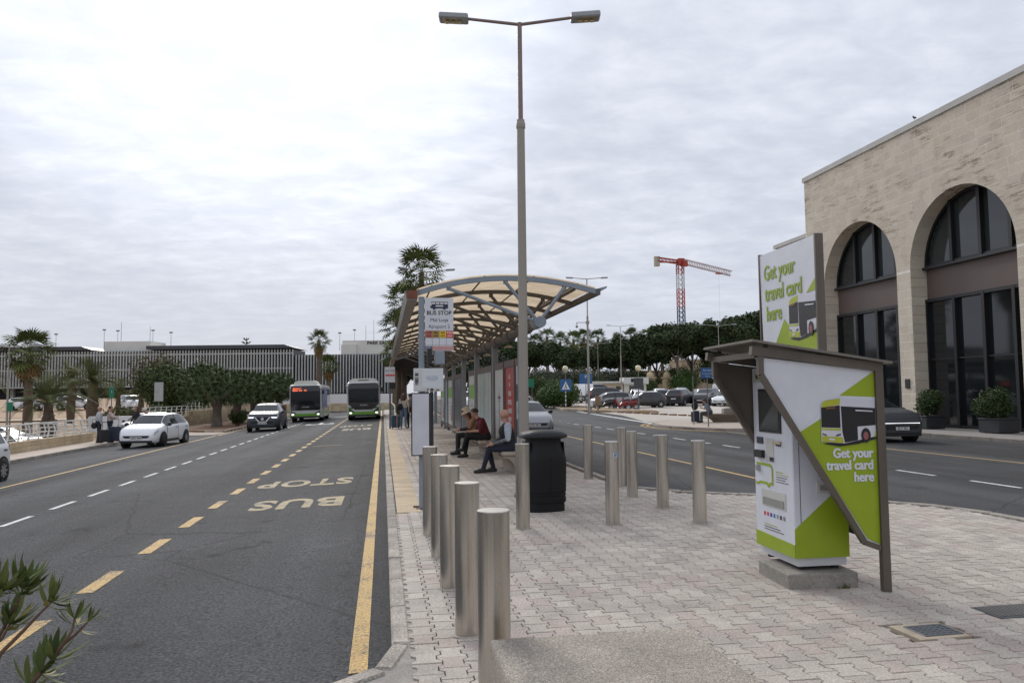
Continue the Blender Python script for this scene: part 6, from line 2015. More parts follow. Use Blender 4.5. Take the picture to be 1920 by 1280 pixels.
# more street lamps
FL = 'distant lamp posts'
street_lamp('distant double lamp standing above the shelter roof by the palms', 2.62, 47.9, 0, 9.15, 1.2, .09, .07, 6.5, R(8), True, FL, .14, .55)
lp = street_lamp('tall double lamp with a camera arm beyond the hedge', 15.8, 59.8, zr(60), 10.55, 1.1, .10, .075, 7.6, R(-6), True, FL, .06, .55)
q = MB(); q.cyl((0, 0, 7.1), (-.85, 0, 7.1), .025, n=6); q.cyl((-.85, 0, 7.12), (-.85, 0, 6.85), .03, n=6); q.ball((-.85, 0, 6.78), .11); q.build('camera_arm', lampc, lp)
q = MB(); q.box((0, 0, 7.1), (.25, .25, .22)); q.build('camera_box', lampc, lp)
for (x, y, z, h, a, lab) in ((32.6, 105.7, .7, 10.2, 1.3, 'double lamp rising behind the pay hut'), (39.8, 89.4, .5, 9.1, 1.6, 'double lamp right of the crane mast, before the pines'),
                              (50.3, 123.2, 1.0, 8.9, 1.8, 'double lamp before the dark pines, left of the blue sign'), (58.4, 121.8, 1.0, 9.7, 1.9, 'double lamp just above the kiosk roof corner'), (34.9, 125.8, 1.0, 8.8, 1.8, 'double lamp in front of the left pines')):
    street_lamp(lab, x, y, z, h, a, .1, .075, h * .6, R(-12), True, FL, .12, .6)
street_lamp('slim grey lamp post at the far left behind the white railing', -15.9, 37.0, zp, 4.4, .85, .05, .04, 3.0, R(5), True, FL, .04, .45)
street_lamp('slim lamp post seen between the shelter posts', 7.4, 64, zr(64), 5.6, .6, .06, .05, 4, R(90), True, FL, .04, .4)
# globe lamp left
def globe_lamp(lab, x, y, z, h, board=None):
    t = thing('globe_lamp', lab, 'lamp', (x, y, z), 0)
    q = MB(); q.cyl((0, 0, -.2), (0, 0, h), .05, .04, 8); q.build('post', black if not board else steelg, t)
    q = MB(); q.ball((0, 0, h + .22), .26, 14, 10); q.build('globe', M('milk_globe' if board else 'white_globe', (.70, .62, .42) if board else (.72, .72, .70), .3, var=.08), t)
    return t
globe_lamp('small black post with white globe among the palms', -27.1, 63.5, -1.5, 2.6)
b1 = globe_lamp('crossing beacon with cream globe above a blue crossing sign', 15.5, 66.4, zr(66), 3.4, True)
q = MB(); q.box((0, -.07, 2.2), (1.0, .04, 1.02), b=.01); sgn = q.build('crossing_sign', M('sign_blue', (.03, .12, .30), .45, var=.08), b1)
q = MB(); q.prism([(-.36, 1.84), (.36, 1.84), (0, 2.54)], (0, -.095, 0), (1, 0, 0), (0, 0, 1), .004); tri = q.build('white_triangle', white, sgn)
q = MB(); q.ball((.02, -.106, 2.33), .045, 8, 6, (1, .1, 1)); q.beam((.0, -.104, 2.27), (.0, -.104, 2.08), .07, .006, (0, 1, 0)); q.beam((0, -.104, 2.1), (-.12, -.104, 1.9), .05, .006, (0, 1, 0)); q.beam((0, -.104, 2.1), (.1, -.104, 1.9), .05, .006, (0, 1, 0)); q.build('walking_figure', inkb, tri)
q = MB()
for k in range(5): q.cyl((0, 0, .1 + k * .36), (0, 0, .28 + k * .36), .054, n=8)
q.build('white_band', white, b1)
b2 = globe_lamp('crossing beacon with cream globe above a dark sign back, by the scooters', 21.7, 65.4, zr(65), 3.4, True)
q = MB(); q.box((0, -.05, 2.3), (.85, .04, .95)); q.build('sign_back', M('sign_back_grey', (.05, .055, .06), .6, var=.1), b2)
def post_sign(name, lab, x, y, z, h, w, hh, mat, lines=(), rz=0, cat='sign', col=white, two=False, r=.03):
    t = thing(name, lab, cat, (x, y, z), rz)
    q = MB()
    if two: q.cyl((-w * .35, .03, -.2), (-w * .35, .03, h), r, n=8); q.cyl((w * .35, .03, -.2), (w * .35, .03, h), r, n=8)
    else: q.cyl((0, .03, -.2), (0, .03, h), r, n=8)
    q.build('post', steelg, t)
    q = MB(); q.box((0, -.02, h - hh / 2), (w, .03, hh), b=.008); s = q.build('sign_plate', mat, t)
    for k, (tx_, zz, sz) in enumerate(lines):
        text(tx_, (0, -.038, h - hh * zz), (1, 0, 0), (0, 0, 1), sz, col, s)
    return t
post_sign('blue_sign', 'blue direction sign with white lines on a post by the seated man', 15.4, 36.0, 0, 2.83, .62, .5, M('sign_blue', (.03, .12, .30)), (('Park East', .25, .11), ('Ground transport', .55, .07), ('Pick up', .8, .07)), R(-8))
post_sign('sign_post', 'thin grey post left of the blue direction sign', 15.9, 39.0, 0, 2.5, .06, .1, steelg)
post_sign('blue_sign', 'small blue sign beside the tall lamp with the camera', 17.2, 66.0, zr(66), 3.15, 1.1, .85, M('sign_blue', (.03, .12, .30)), (('P', .3, .4),), R(-8))
post_sign('green_sign', 'green sign panel behind the silver cars', 13.5, 74, zr(74), 2.8, 1.4, .8, M('sign_green', (.01, .18, .10), .45, var=.1), (), R(-8), two=True)
post_sign('green_sign', 'small green sign on a post above the group with luggage', -15.4, 48.6, zp, 2.75, .26, .62, M('sign_green', (.01, .18, .10)), (('i', .4, .2),), R(12))
post_sign('road_sign', 'grey back of a square road sign behind the white hatchback', -14.0, 53.0, zp, 3.1, .52, 1.2, M('sign_back_pale', (.40, .41, .40), .5, var=.2, scale=2), (), R(10), 'road sign')
post_sign('green_sign', 'tiny green plate on the slim lamp post at the left', -15.75, 36.9, zp, 2.0, .22, .38, M('sign_green', (.01, .18, .10)), (), R(10))
st2 = post_sign('bus_stop_sign', 'second bus stop sign far along the kerb, white with red route tiles', .35, 40.5, 0, 3.1, .50, .78, M('sign_white', (.66, .68, .72)), (('BUS STOP', .25, .1),), 0, 'bus stop sign', inkb, r=.045)
pl_ = [c for c in st2.children if c.name.startswith('sign_plate')][0]
q = MB()
for k in range(4): q.box((-.17 + k * .115, -.037, 2.68), (.10, .004, .1))
q.build('route_tile', M('tile_3', (.66, .05, .035)), pl_)
q = MB(); q.box((.12, 0, 2.15), (.3, .12, .3), b=.02); q.box((-.0, -.06, 1.5), (.02, .02, 1.0)); q.build('passenger_display', black, st2)
# pale glass barrier along the far platform
t = thing('platform_barrier', 'pale railing with sloping handrail along the far platform', 'barrier', (.62, 0, 0))
q = MB()
for k in range(9): q.box((0, 44 + k * 2.2, .55), (.05, .05, 1.1))
q.build('post', steelg, t)
q = MB(); q.beam((0, 43.5, 1.1), (0, 62, 1.1), .06, .06); q.beam((.0, 41.6, .35), (0, 43.5, 1.1), .06, .06); q.build('handrail', M('handrail_tan', (.42, .36, .27), .6, var=.1), t)
q = MB(); q.box((0, 52.8, .6), (.02, 18, .8)); q.build('infill', M('barrier_glass', (.30, .33, .30), .2, var=.2, scale=1), t)
# round planter bench with spiky plant
pb = thing('planter_bench', 'boat shaped concrete planter bench under the seated man', 'planter', (19.2, 41.4, 0), R(-10))
q = MB()
prof = [(.62, 0.0), (.66, .08), (.80, .28), (1.0, .40), (1.02, .44), (.98, .47), (.8, .47)]
vs = []; n_ = 28
for r, z in prof:
    for k in range(n_):
        a = 2 * PI * k / n_
        vs.append((r * 1.85 * math.cos(a), r * .62 * math.sin(a), z))
fs = [(i * n_ + k, i * n_ + (k + 1) % n_, (i + 1) * n_ + (k + 1) % n_, (i + 1) * n_ + k) for i in range(len(prof) - 1) for k in range(n_)] + [tuple(range((len(prof) - 1) * n_, len(prof) * n_))]
q.add(vs, fs, True); q.build('bowl', M('planter_bench_concrete', (.20, .165, .13), .85, var=.2, scale=2), pb, 40)
q = MB(); q.box((.35, .05, .60), (1.9, .6, .32), b=.05); q.build('raised_box', M('planter_inner', (.30, .27, .23), .85, var=.15), pb)
sp = thing('spiky_plant', 'spiky reddish green plant in the planter bench', 'plant', (19.55, 41.5, .74))
V = []
rg_ = random.Random(3)
for k in range(620):
    a = rg_.uniform(0, 6.28); el = rg_.uniform(.15, 1.5); L_ = rg_.uniform(.6, 1.15)
    p = Vector((rg_.uniform(-.5, .5), rg_.uniform(-.2, .2), 0))
    d = Vector((math.cos(a) * math.cos(el), math.sin(a) * math.cos(el), math.sin(el)))
    s = d.cross(Vector((0, 0, 1))).normalized() * .022
    m_ = p + d * L_ * .55; tip = p + d * L_ - Vector((0, 0, .18 * math.cos(el)))
    V += [p - s, m_ - s, tip, m_ + s]
leaf_obj('foliage', np.array([tuple(v) for v in V]), M('spiky_leaf', (.075, .085, .03), .6, var=.5, scale=8), sp)
q = MB(); q.tube([(0, 0, -.1), (0, 0, .2)], .06, 6); q.build('stem', twigm, sp)
# sandy bed edge with kerb under the tall lamp, small box on a post
g = MB()
BD2 = [(15.3, 66.5), (17.0, 61.5), (21.0, 58.5), (21.2, 60.2), (19.5, 66), (18.6, 74), (16.0, 74)]
g.add([(x, y, zr(y) + .16) for x, y in BD2] + [(x, y, zr(y) - .1) for x, y in BD2], [tuple(range(7))] + [(i, 7 + i, 7 + (i + 1) % 7, (i + 1) % 7) for i in range(7)])
b2_ = struct('verge', g, M('dry_verge', (.30, .21, .12), .95, var=.3, scale=1))
kerb('verge_edging_stone', BD2 + BD2[:1], .16, .3, lambda x, y: zr(y) + .2, 1.0, b2_, -1, M('bed_kerb_stone', (.46, .38, .29)))
t = thing('meter_box', 'brown box on a short post at the foot of the tall lamp', 'box', (17.3, 62.6, zr(62.6) + .16))
q = MB(); q.box((0, 0, .75), (.42, .3, .75), b=.03); q.build('case', M('box_brown', (.22, .15, .09), .7, var=.15), t); q = MB(); q.box((0, 0, .2), (.12, .12, .5)); q.build('post', steelg, t)
t = thing('meter_box', 'white box beside the brown one at the foot of the tall lamp', 'box', (16.8, 62.9, zr(62.9) + .16))
q = MB(); q.box((0, 0, .55), (.3, .25, .5), b=.03); q.build('case', white, t); q = MB(); q.box((0, 0, .15), (.1, .1, .4)); q.build('post', steelg, t)
# ------------------------------------------------------------ vehicles
def carpaint(n, c, rough=.28, metal=0., coat=.7): return M('paint_' + n, c, rough, metal, var=.04, scale=1.5, coat=coat)
WHT = carpaint('white', (.80, .81, .82)); SIL = carpaint('silver', (.27, .28, .30), .32, .4, .5); GRY = carpaint('grey', (.04, .045, .053), .5, .1, .08); BLK = carpaint('black', (.012, .012, .014)); NAV = carpaint('navy', (.02, .03, .07), .3, .3); REDP = carpaint('red', (.22, .012, .015)); DGR = carpaint('dark_grey', (.045, .047, .052), .3, .4); GRN = carpaint('teal', (.12, .18, .17), .3, .3)
def car_glass():
    m = bpy.data.materials.new('car_glass'); m.use_nodes = True
    b = m.node_tree.nodes['Principled BSDF']
    b.inputs['Base Color'].default_value = (.018, .022, .025, 1); b.inputs['Roughness'].default_value = .04; b.inputs['Specular IOR Level'].default_value = .6
    return m
cgl = car_glass()
tyrem = M('tyre_rubber', (.018, .018, .018), .85, var=.15, scale=20)
rimm = M('wheel_silver', (.42, .42, .43), .35, metal=.6, var=.1, scale=20)
lampg = M('headlamp_glass', (.45, .48, .5), .08, var=.2, scale=25, coat=1)
tailr = M('tail_lamp_red', (.28, .012, .012), .15, var=.1, coat=1)
plate = M('plate_white', (.62, .62, .60), .5, var=0)
trim = M('black_trim', (.012, .012, .013), .55, var=.1)
PROF = {
 'hatch': [(0, .38, .72, .78, .80, .74), (.015, .27, .84, .92, .90, .76), (.05, .22, .93, 1.15, .96, .70), (.12, .20, .95, 1.37, .99, .64), (.22, .2, .945, 1.445, 1, .63), (.40, .2, .93, 1.46, 1, .63), (.54, .2, .915, 1.445, 1, .62), (.60, .2, .91, 1.39, 1, .63),
           (.68, .2, .91, 1.20, 1, .68), (.765, .2, .91, .985, .99, .76), (.85, .2, .86, .915, .98, .76), (.925, .2, .77, .82, .95, .74), (.965, .22, .67, .72, .89, .70), (.99, .25, .56, .60, .78, .62), (1, .30, .50, .52, .68, .54)],
 'suv': [(0, .42, .80, .86, .82, .76), (.012, .30, .92, 1.0, .92, .76), (.035, .26, 1.0, 1.20, .97, .72), (.08, .25, 1.02, 1.40, .99, .68), (.16, .25, 1.015, 1.455, 1, .66), (.40, .25, 1.0, 1.46, 1, .65), (.55, .25, .985, 1.44, 1, .64), (.61, .25, .98, 1.38, 1, .65),
         (.69, .25, .98, 1.20, 1, .70), (.76, .25, .98, 1.045, .99, .78), (.85, .25, .945, .99, .98, .78), (.94, .25, .86, .91, .95, .76), (.975, .27, .74, .79, .90, .72), (.992, .30, .60, .64, .82, .66), (1, .34, .54, .56, .74, .6)],
 'small': [(0, .36, .74, .80, .82, .76), (.012, .26, .88, .98, .92, .76), (.035, .22, .95, 1.18, .97, .71), (.08, .20, .97, 1.38, .99, .67), (.2, .2, .96, 1.455, 1, .65), (.42, .2, .94, 1.46, 1, .65), (.58, .2, .92, 1.43, 1, .64), (.64, .2, .92, 1.37, 1, .65),
           (.73, .2, .92, 1.18, 1, .70), (.82, .2, .92, .98, .99, .77), (.90, .2, .86, .91, .97, .77), (.955, .2, .77, .82, .93, .74), (.98, .22, .66, .70, .88, .70), (.993, .25, .56, .6, .80, .62), (1, .30, .50, .52, .70, .54)],
 'sedan': [(0, .38, .72, .80, .82, .74), (.012, .27, .86, .95, .92, .76), (.06, .22, .93, .99, .97, .77), (.14, .2, .945, 1.03, .99, .74), (.22, .2, .945, 1.25, 1, .68), (.30, .2, .94, 1.42, 1, .63), (.42, .2, .93, 1.46, 1, .63), (.53, .2, .92, 1.44, 1, .62), (.585, .2, .91, 1.38, 1, .64),
           (.665, .2, .91, 1.18, 1, .69), (.735, .2, .91, .985, .99, .77), (.84, .2, .86, .92, .98, .77), (.93, .2, .77, .82, .95, .74), (.967, .22, .67, .72, .89, .70), (.99, .25, .56, .60, .78, .62), (1, .30, .50, .52, .68, .54)],
 'van': [(0, .40, .9, .95, .90, .84), (.01, .30, 1.05, 1.25, .96, .84), (.03, .26, 1.1, 1.42, .99, .82), (.10, .25, 1.1, 1.455, 1, .80), (.40, .25, 1.08, 1.46, 1, .79), (.70, .25, 1.05, 1.44, 1, .77), (.76, .25, 1.04, 1.38, 1, .77), (.83, .25, 1.02, 1.2, 1, .79), (.89, .25, 1.0, 1.05, .99, .81), (.95, .25, .93, .97, .96, .80), (.98, .27, .8, .84, .92, .76), (.993, .3, .66, .7, .84, .68), (1, .34, .6, .62, .78, .6)]}
WIN = {'hatch': (.13, .40, .72, .605, .755, .02, .115), 'suv': (.10, .40, .72, .615, .75, .02, .075), 'small': (.10, .44, .78, .645, .81, .018, .075), 'sedan': (.20, .40, .70, .59, .725, .15, .285), 'van': (.45, .62, .86, .765, .882, .012, .03)}
class CarShape:
    def __init__(s, kind, L_, W_, H_):
        s.L, s.W, s.k = L_, W_, H_ / 1.46
        s.st = np.array(PROF[kind]); s.kind = kind
    def par(s, u):
        x = s.st[:, 0]
        return [float(np.interp(u, x, s.st[:, i])) for i in range(1, 6)]
    def par_s(s, u):
        # light smoothing along the length
        a = s.par(max(0, u - .012)); b = s.par(u); c = s.par(min(1, u + .012))
        return [(p + 2 * q_ + r) / 4 for p, q_, r in zip(a, b, c)] if .02 < u < .985 else b
    def section(s, u):
        zb, zs, zt, w, wr = s.par_s(u)
        k = s.k; W2 = s.W / 2
        zb *= k if k < 1.05 else 1.0
        zs *= k; zt *= k
        m = w * W2; r = wr * W2 if zt - zs > .12 else (wr + .06) * W2
        g = zt - zs
        return [(0, zb), (m * .90, zb), (m * .97, zb + .05), (m * 1.0, zb + .42 * (zs - zb)), (m * .995, zb + .74 * (zs - zb)), (m * .965, zs), (m * .955 + (r - m * .955) * .34, zs + g * .36), (m * .955 + (r - m * .955) * .72, zs + g * .72), (r, zs + g * .93), (r * .72, zs + g * .985), (0, zt + .004)]
    def surf(s, u, j):
        sec = s.section(u)
        i = min(int(j), len(sec) - 2); f_ = j - i
        y = sec[i][0] + (sec[i + 1][0] - sec[i][0]) * f_; z = sec[i][1] + (sec[i + 1][1] - sec[i][1]) * f_
        return Vector((-s.L / 2 + s.L * u, y, z))
    def body(s):
        q = MB()
        us = sorted(set([0, .006, .013, .025, .04, .06] + list(np.linspace(.08, .93, 44)) + [.945, .96, .972, .983, .992, 1.0]))
        n_ = 21
        for u in us:
            sec = s.section(u)
            row = [(-y, z) for y, z in sec[:0:-1]] + sec[0:1]
            ring = [(y, z) for y, z in sec] + [(-y, z) for y, z in sec[-2:0:-1]]
            for y, z in ring: q.v.append((-s.L / 2 + s.L * u, y, z))
        n_ = 20
        for i in range(len(us) - 1):
            for k in range(n_):
                j = (k + 1) % n_
                q.f.append((i * n_ + k, i * n_ + j, (i + 1) * n_ + j, (i + 1) * n_ + k)); q.m.append(0); q.sm.append(True)
        q.f.append(tuple(range(n_))[::-1]); q.m.append(0); q.sm.append(False)
        o = (len(us) - 1) * n_
        q.f.append(tuple(range(o, o + n_))); q.m.append(0); q.sm.append(False)
        q.f = [f[::-1] for f in q.f]
        return q
    def patch(s, u0, u1, j0, j1, side=1, off=.007, nu=8, nj=5, both=False, slant=0.):
        """a piece of the skin lifted slightly, mirrored to the other side with side=-1"""
        q = MB()
        G = []
        for a in range(nu + 1):
            row = []
            for b in range(nj + 1):
                j = j0 + (j1 - j0) * b / nj
                u = u0 + (u1 - u0) * a / nu + slant * (b / nj)
                row.append((u, j))
            G.append(row)
        for row in G:
            for (u, j) in row:
                p = s.surf(u, j)
                e = 1e-3
                du = s.surf(min(1, u + e), j) - s.surf(max(0, u - e), j); dj = s.surf(u, min(9.999, j + .05)) - s.surf(u, max(0, j - .05))
                n_ = du.cross(dj)
                if n_.length < 1e-9: n_ = Vector((0, 0, 1))
                n_.normalize()
                if n_.y < -1e-6 and n_.z < .3: n_ = -n_
                if n_.z < -.5: n_ = -n_
                p = p + n_ * off
                q.v.append((p.x, p.y * side, p.z))
        for a in range(nu):
            for b in range(nj):
                i = a * (nj + 1) + b
                f_ = (i, i + nj + 1, i + nj + 2, i + 1)
                q.f.append(f_ if side > 0 else f_[::-1]); q.m.append(0); q.sm.append(True)
        return q
_wheel = {}
def wheel_meshes(r, w, spokes=5):
    key = (round(r, 2), spokes)
    if key not in _wheel:
        T = Matrix.Rotation(PI / 2, 4, 'X')
        q = MB(); q.lathe([(r * .62, -w / 2), (r * .9, -w / 2), (r, -w / 2 + .03), (r, w / 2 - .03), (r * .9, w / 2), (r * .62, w / 2)], 28, T, True, False)
        a = q.mesh('tyre', tyrem)
        q = MB(); q.lathe([(r * .64, -w * .46), (r * .60, -w * .38), (.0, -w * .2)], 24, T, True, False)
        q.mi = 1; q.lathe([(r * .645, w * .40), (r * .66, w * .47), (r * .61, w * .45), (r * .58, w * .30), (0, w * .26)], 28, T, True, False)
        q.mi = 0
        for k in range(spokes):
            an = 2 * PI * k / spokes
            c = Vector((math.cos(an), 0, math.sin(an)))
            # +y lathe axis points to -y after rotation
            q.beam(c * r * .1 + Vector((0, -w * .34, 0)), c * r * .60 + Vector((0, -w * .42, 0)), r * .20, .03, (0, 1, 0))
        q.cyl((0, -w * .3, 0), (0, -w * .44, 0), r * .16, n=12)
        b = q.mesh('rim', [rimm, trim])
        _wheel[key] = (a, b)
    return _wheel[key]
_cars = {}
def car_meshes(kind, L_, W_, H_, rack=False):
    key = (kind, L_, W_, H_)
    if key in _cars: return _cars[key]
    s = CarShape(kind, L_, W_, H_)
    w0, w1, w2, ws0, ws1, rw0, rw1 = WIN[kind]
    d = {}
    d['body'] = [(s.body().mesh('body', WHT))]
    d['windscreen'] = []
    q = MB()
    for sd_ in (1, -1):
        p = s.patch(ws0, ws1, 8.05, 9.999, sd_, .008, 8, 6); o = len(q.v); q.v += p.v; q.f += [tuple(i + o for i in f) for f in p.f]; q.m += p.m; q.sm += p.sm
    d['windscreen'] = [q.mesh('windscreen', cgl)]
    q = MB()
    for sd_ in (1, -1):
        p = s.patch(rw0, rw1, 8.05, 9.999, sd_, .008, 6, 6); o = len(q.v); q.v += p.v; q.f += [tuple(i + o for i in f) for f in p.f]; q.m += p.m; q.sm += p.sm
    d['rear_window'] = [q.mesh('rear_window', cgl)]
    d['side_window'] = [s.patch(a, b, 5.25, 7.85, sd_, .008, 12, 5).mesh('side_window', cgl) for sd_ in (1, -1) for a, b in ((w0, w1 - .012), (w1 + .012, w2))]
    d['pillar'] = [s.patch(w1 - .012, w1 + .012, 5.2, 7.9, sd_, .007, 2, 5).mesh('pillar', trim) for sd_ in (1, -1)]
    d['headlight'] = [s.patch(.905, .978, 4.25, 5.5, sd_, .010, 8, 4, slant=-.012).mesh('headlight', lampg) for sd_ in (1, -1)]
    d['tail_light'] = [s.patch(.006, .045, 4.3, 6.4, sd_, .010, 5, 5).mesh('tail_light', tailr) for sd_ in (1, -1)]
    zb, zs, zt, w, wr = s.par(1.0); k = s.k
    hw = w * W_ / 2
    q = MB(); q.prism([(-hw * .82, .33 * k + .1), (hw * .82, .33 * k + .1), (hw * .98, .53 * k), (-hw * .98, .53 * k)], (L_ / 2 + .002, 0, 0), (0, 1, 0), (0, 0, 1), .012); d['grille'] = [q.mesh('grille', trim)]
    def one(c, dm, nm, mt):
        q = MB(); q.box(c, dm); return q.mesh(nm, mt)
    d['number_plate'] = [one((L_ / 2 + .022, 0, .44 * k), (.012, .5, .11), 'number_plate', plate), one((-L_ / 2 - .012, 0, .62 * k), (.012, .5, .11), 'number_plate', plate)]
    d['lower_bumper'] = [one((L_ / 2 - .17, 0, .27), (.36, W_ * .76, .10), 'lower_bumper', trim), one((-L_ / 2 + .12, 0, .30), (.2, W_ * .8, .12), 'lower_bumper', trim)]
    um = {'van': .84, 'small': .745}.get(kind, .70)
    ms = []
    for sd_ in (1, -1):
        q = MB(); q.ball((-L_ / 2 + L_ * um, sd_ * (W_ / 2 + .075), .985 * k), .11, 10, 8, (.7, .9, .75)); q.box((-L_ / 2 + L_ * um, sd_ * (W_ / 2 - .02), .95 * k), (.08, .14, .04)); ms.append(q.mesh('wing_mirror', trim))
    d['wing_mirror'] = ms
    d['door_seam'] = [one((-L_ / 2 + L_ * u, sd_ * (W_ / 2 - .001), .60 * k), (.008, .012, .62 * k), 'door_seam', trim) for sd_ in (1, -1) for u in (w1, w2 - .015)]
    d['sill'] = [one((-L_ / 2 + L_ * (w1 + w2) / 2, sd_ * (W_ / 2), .29), (L_ * .36, .02, .07), 'sill', trim) for sd_ in (1, -1)]
    d['door_handle'] = [one((-L_ / 2 + L_ * u, sd_ * (W_ / 2 - .004), .83 * k), (.16, .03, .03), 'door_handle', trim) for sd_ in (1, -1) for u in (w1 + .05, w0 + .02)]
    r = {'suv': .345, 'van': .33}.get(kind, .31)
    xf, xr = L_ / 2 - {'small': .62, 'van': .85}.get(kind, .80), -L_ / 2 + {'small': .58, 'sedan': .95, 'van': .9}.get(kind, .66)
    d['wheel_arch'] = []
    for x in (xf, xr):
        for sd_ in (1, -1):
            q = MB(); q.cyl((x, sd_ * (W_ / 2 - .2), r + .01), (x, sd_ * (W_ / 2 + .003), r + .01), r + .055, n=26, smooth=False); d['wheel_arch'].append(q.mesh('wheel_arch', trim))
    d['_w'] = (r, xf, xr)
    if rack: pass
    _cars[key] = d
    return d
def car(label, x, y, z, head, kind, dims, paint_m, group=None, detail=True, spokes=5, name='car', cat='car', steer=0., reg=None, rackbox=False, tilt=0.):
    """head: compass heading of the nose in degrees from +Y towards +X"""
    L_, W_, H_ = dims
    d = car_meshes(kind, L_, W_, H_)
    t = thing(name, label, cat, (x, y, z), R(90 - head), group)
    if tilt: t.rotation_euler.x = tilt
    for k, ml in d.items():
        if k[0] == '_': continue
        if not detail and k in ('door_seam', 'sill', 'door_handle', 'pillar', 'wing_mirror'): continue
        for me in ml:
            o = link(k, me, t, mat=paint_m if k == 'body' else None)
            if k == 'wing_mirror' and detail: pass
    r, xf, xr = d['_w']
    ty, ri = wheel_meshes(r, .2, spokes)
    for i, wx in enumerate((xf, xr)):
        for sd_ in (-1, 1):
            wh = link('wheel', ty, t, (wx, sd_ * (W_ / 2 - .066), r), (0 if sd_ < 0 else PI) + (steer if i == 0 else 0))
            link('rim', ri, wh)
    if reg:
        text(reg, (L_ / 2 + .029, 0, .44 * H_ / 1.46), (0, 1, 0), (0, 0, 1), .115, inkb, t, .001, 'CENTER', name='plate_lettering')
    if rackbox:
        q = MB()
        for sx in (-1, 1): q.beam((-.8, sx * W_ * .30, H_ + .05), (.75, sx * W_ * .30, H_ + .04), .04, .05)
        for xx in (-.6, .5): q.beam((xx, -W_ * .33, H_ + .09), (xx, W_ * .33, H_ + .09), .05, .04)
        q.build('roof_rack', trim, t)
    return t
ZL = lambda x: zl(x)
c1 = car('white hatchback pulling in to the kerb beside the standing group', -10.25, 38.4, zl(-10.25), 188, 'hatch', (3.97, 1.74, 1.46), WHT, steer=.42, reg='QBZ 964', spokes=6, tilt=0)
car('white small car cut by the left edge of the photo', -10.75, 21.75, zl(-10.75), 180, 'small', (3.6, 1.64, 1.48), WHT, spokes=8)
c2 = car('dark grey crossover driving towards us ahead of the buses', -6.95, 50.2, zl(-6.95), 180, 'suv', (4.43, 1.84, 1.63), GRY, reg='KBA 218')
q = MB(); q.beam((2.19, -.42, .84), (2.22, -.2, .58), .05, .02, (1, 0, 0)); q.beam((2.19, .42, .84), (2.22, .2, .58), .05, .02, (1, 0, 0)); q.beam((2.225, -.2, .58), (2.225, .2, .58), .05, .02, (1, 0, 0)); q.cyl((2.21, 0, .74), (2.235, 0, .74), .09, n=16); q.build('chrome_grille', M('chrome', (.6, .6, .6), .2, metal=1, var=0), c2)
q = MB(); q.prism([(-.36, .84), (.36, .84), (.2, .6), (-.2, .6)], (2.195, 0, 0), (0, 1, 0), (0, 0, 1), .012); q.build('grille', trim, c2)
for sd_ in (-1, 1):
    q = MB(); q.box((2.10, sd_ * .63, .82), (.16, .30, .06), rz=-sd_ * .45); q.build('running_light', M('lit_lamp', (.8, .8, .85), .2, var=0, emit=((.9, .92, 1), 1.4)), c2)
c3 = car('silver hatchback nearest behind the lamp post and bin', 6.45, 35.6, -.12, 180, 'hatch', (4.2, 1.78, 1.47), SIL, reg='JCD 402')
car('silver crossover with roof rack behind the nearer silver car', 8.2, 47.5, zr(47), 180, 'suv', (4.5, 1.84, 1.68), SIL, rackbox=True)
car('white off-road car seen between the shelter posts', 6.5, 65, zr(65), 180, 'suv', (4.3, 1.85, 1.8), WHT, rackbox=True)
c4 = car('dark grey electric crossover emerging from behind the ticket kiosk', 17.45, 26.75, -.12, 180, 'suv', (4.46, 1.87, 1.61), GRY, reg='BLY 581')
q = MB(); q.box((2.205, 0, .66), (.02, 1.36, .025)); q.build('light_bar', M('lit_lamp', (.8, .8, .85)), c4)
car('black car parked behind the white hatchback, only its roof showing', -13.25, 48.0, -.62, 195, 'hatch', (4.0, 1.75, 1.46), BLK)
# nearer rows of the car park
CG = 'cars in the airport car park'
for (x, y, h, k, dm, pm, lab) in (
    (20.6, 70.2, -92, 'small', (3.75, 1.7, 1.5), SIL, 'grey hatchback side on behind the red scooter'),
    (23.2, 79.5, 88, 'suv', (4.75, 1.9, 1.88), BLK, 'big black four-wheel drive behind the grey hatchback'),
    (24.3, 71.6, -95, 'hatch', (3.9, 1.72, 1.47), BLK, 'black hatchback just right of the red scooter'),
    (27.0, 77.2, 205, 'hatch', (4.1, 1.75, 1.47), WHT, 'white hatchback facing us left of the dark blue car'),
    (28.3, 77.0, 25, 'suv', (4.2, 1.8, 1.62), NAV, 'dark blue crossover showing its tail in the first row'),
    (29.6, 75.6, 42, 'suv', (4.7, 1.85, 1.66), DGR, 'dark grey estate with silver roof rails, tail towards us'),
    (32.3, 75.8, 222, 'suv', (4.4, 1.8, 1.7), BLK, 'black four-wheel drive facing us left of the white saloon'),
    (33.2, 72.8, 226, 'sedan', (4.5, 1.8, 1.44), WHT, 'white saloon nearest the blue direction sign, facing us'),
    (35.3, 72.6, 226, 'suv', (4.4, 1.8, 1.6), GRN, 'dull green crossover behind the seated man'),
    (37.6, 72, 226, 'hatch', (4.0, 1.75, 1.48), GRY, 'dark hatchback behind the spiky plant')):
    car(lab, x, y, CPK(x, y), h, k, dm, pm, CG)
vn = car('white van showing above the car roofs right of the pay hut', 46.5, 100, CPK(46, 100), 80, 'van', (5.6, 2.0, 2.3), WHT, CG, name='van', cat='van')
car('white minibus behind the white van', 51.5, 103, CPK(51, 103), 80, 'van', (5.8, 2.0, 2.4), WHT, CG, name='van', cat='van')
car('white van by the left of the pay hut', 27.0, 100, CPK(27, 100), 85, 'van', (5.2, 1.95, 2.2), WHT, CG, name='van', cat='van')
cc = random.Random(12)
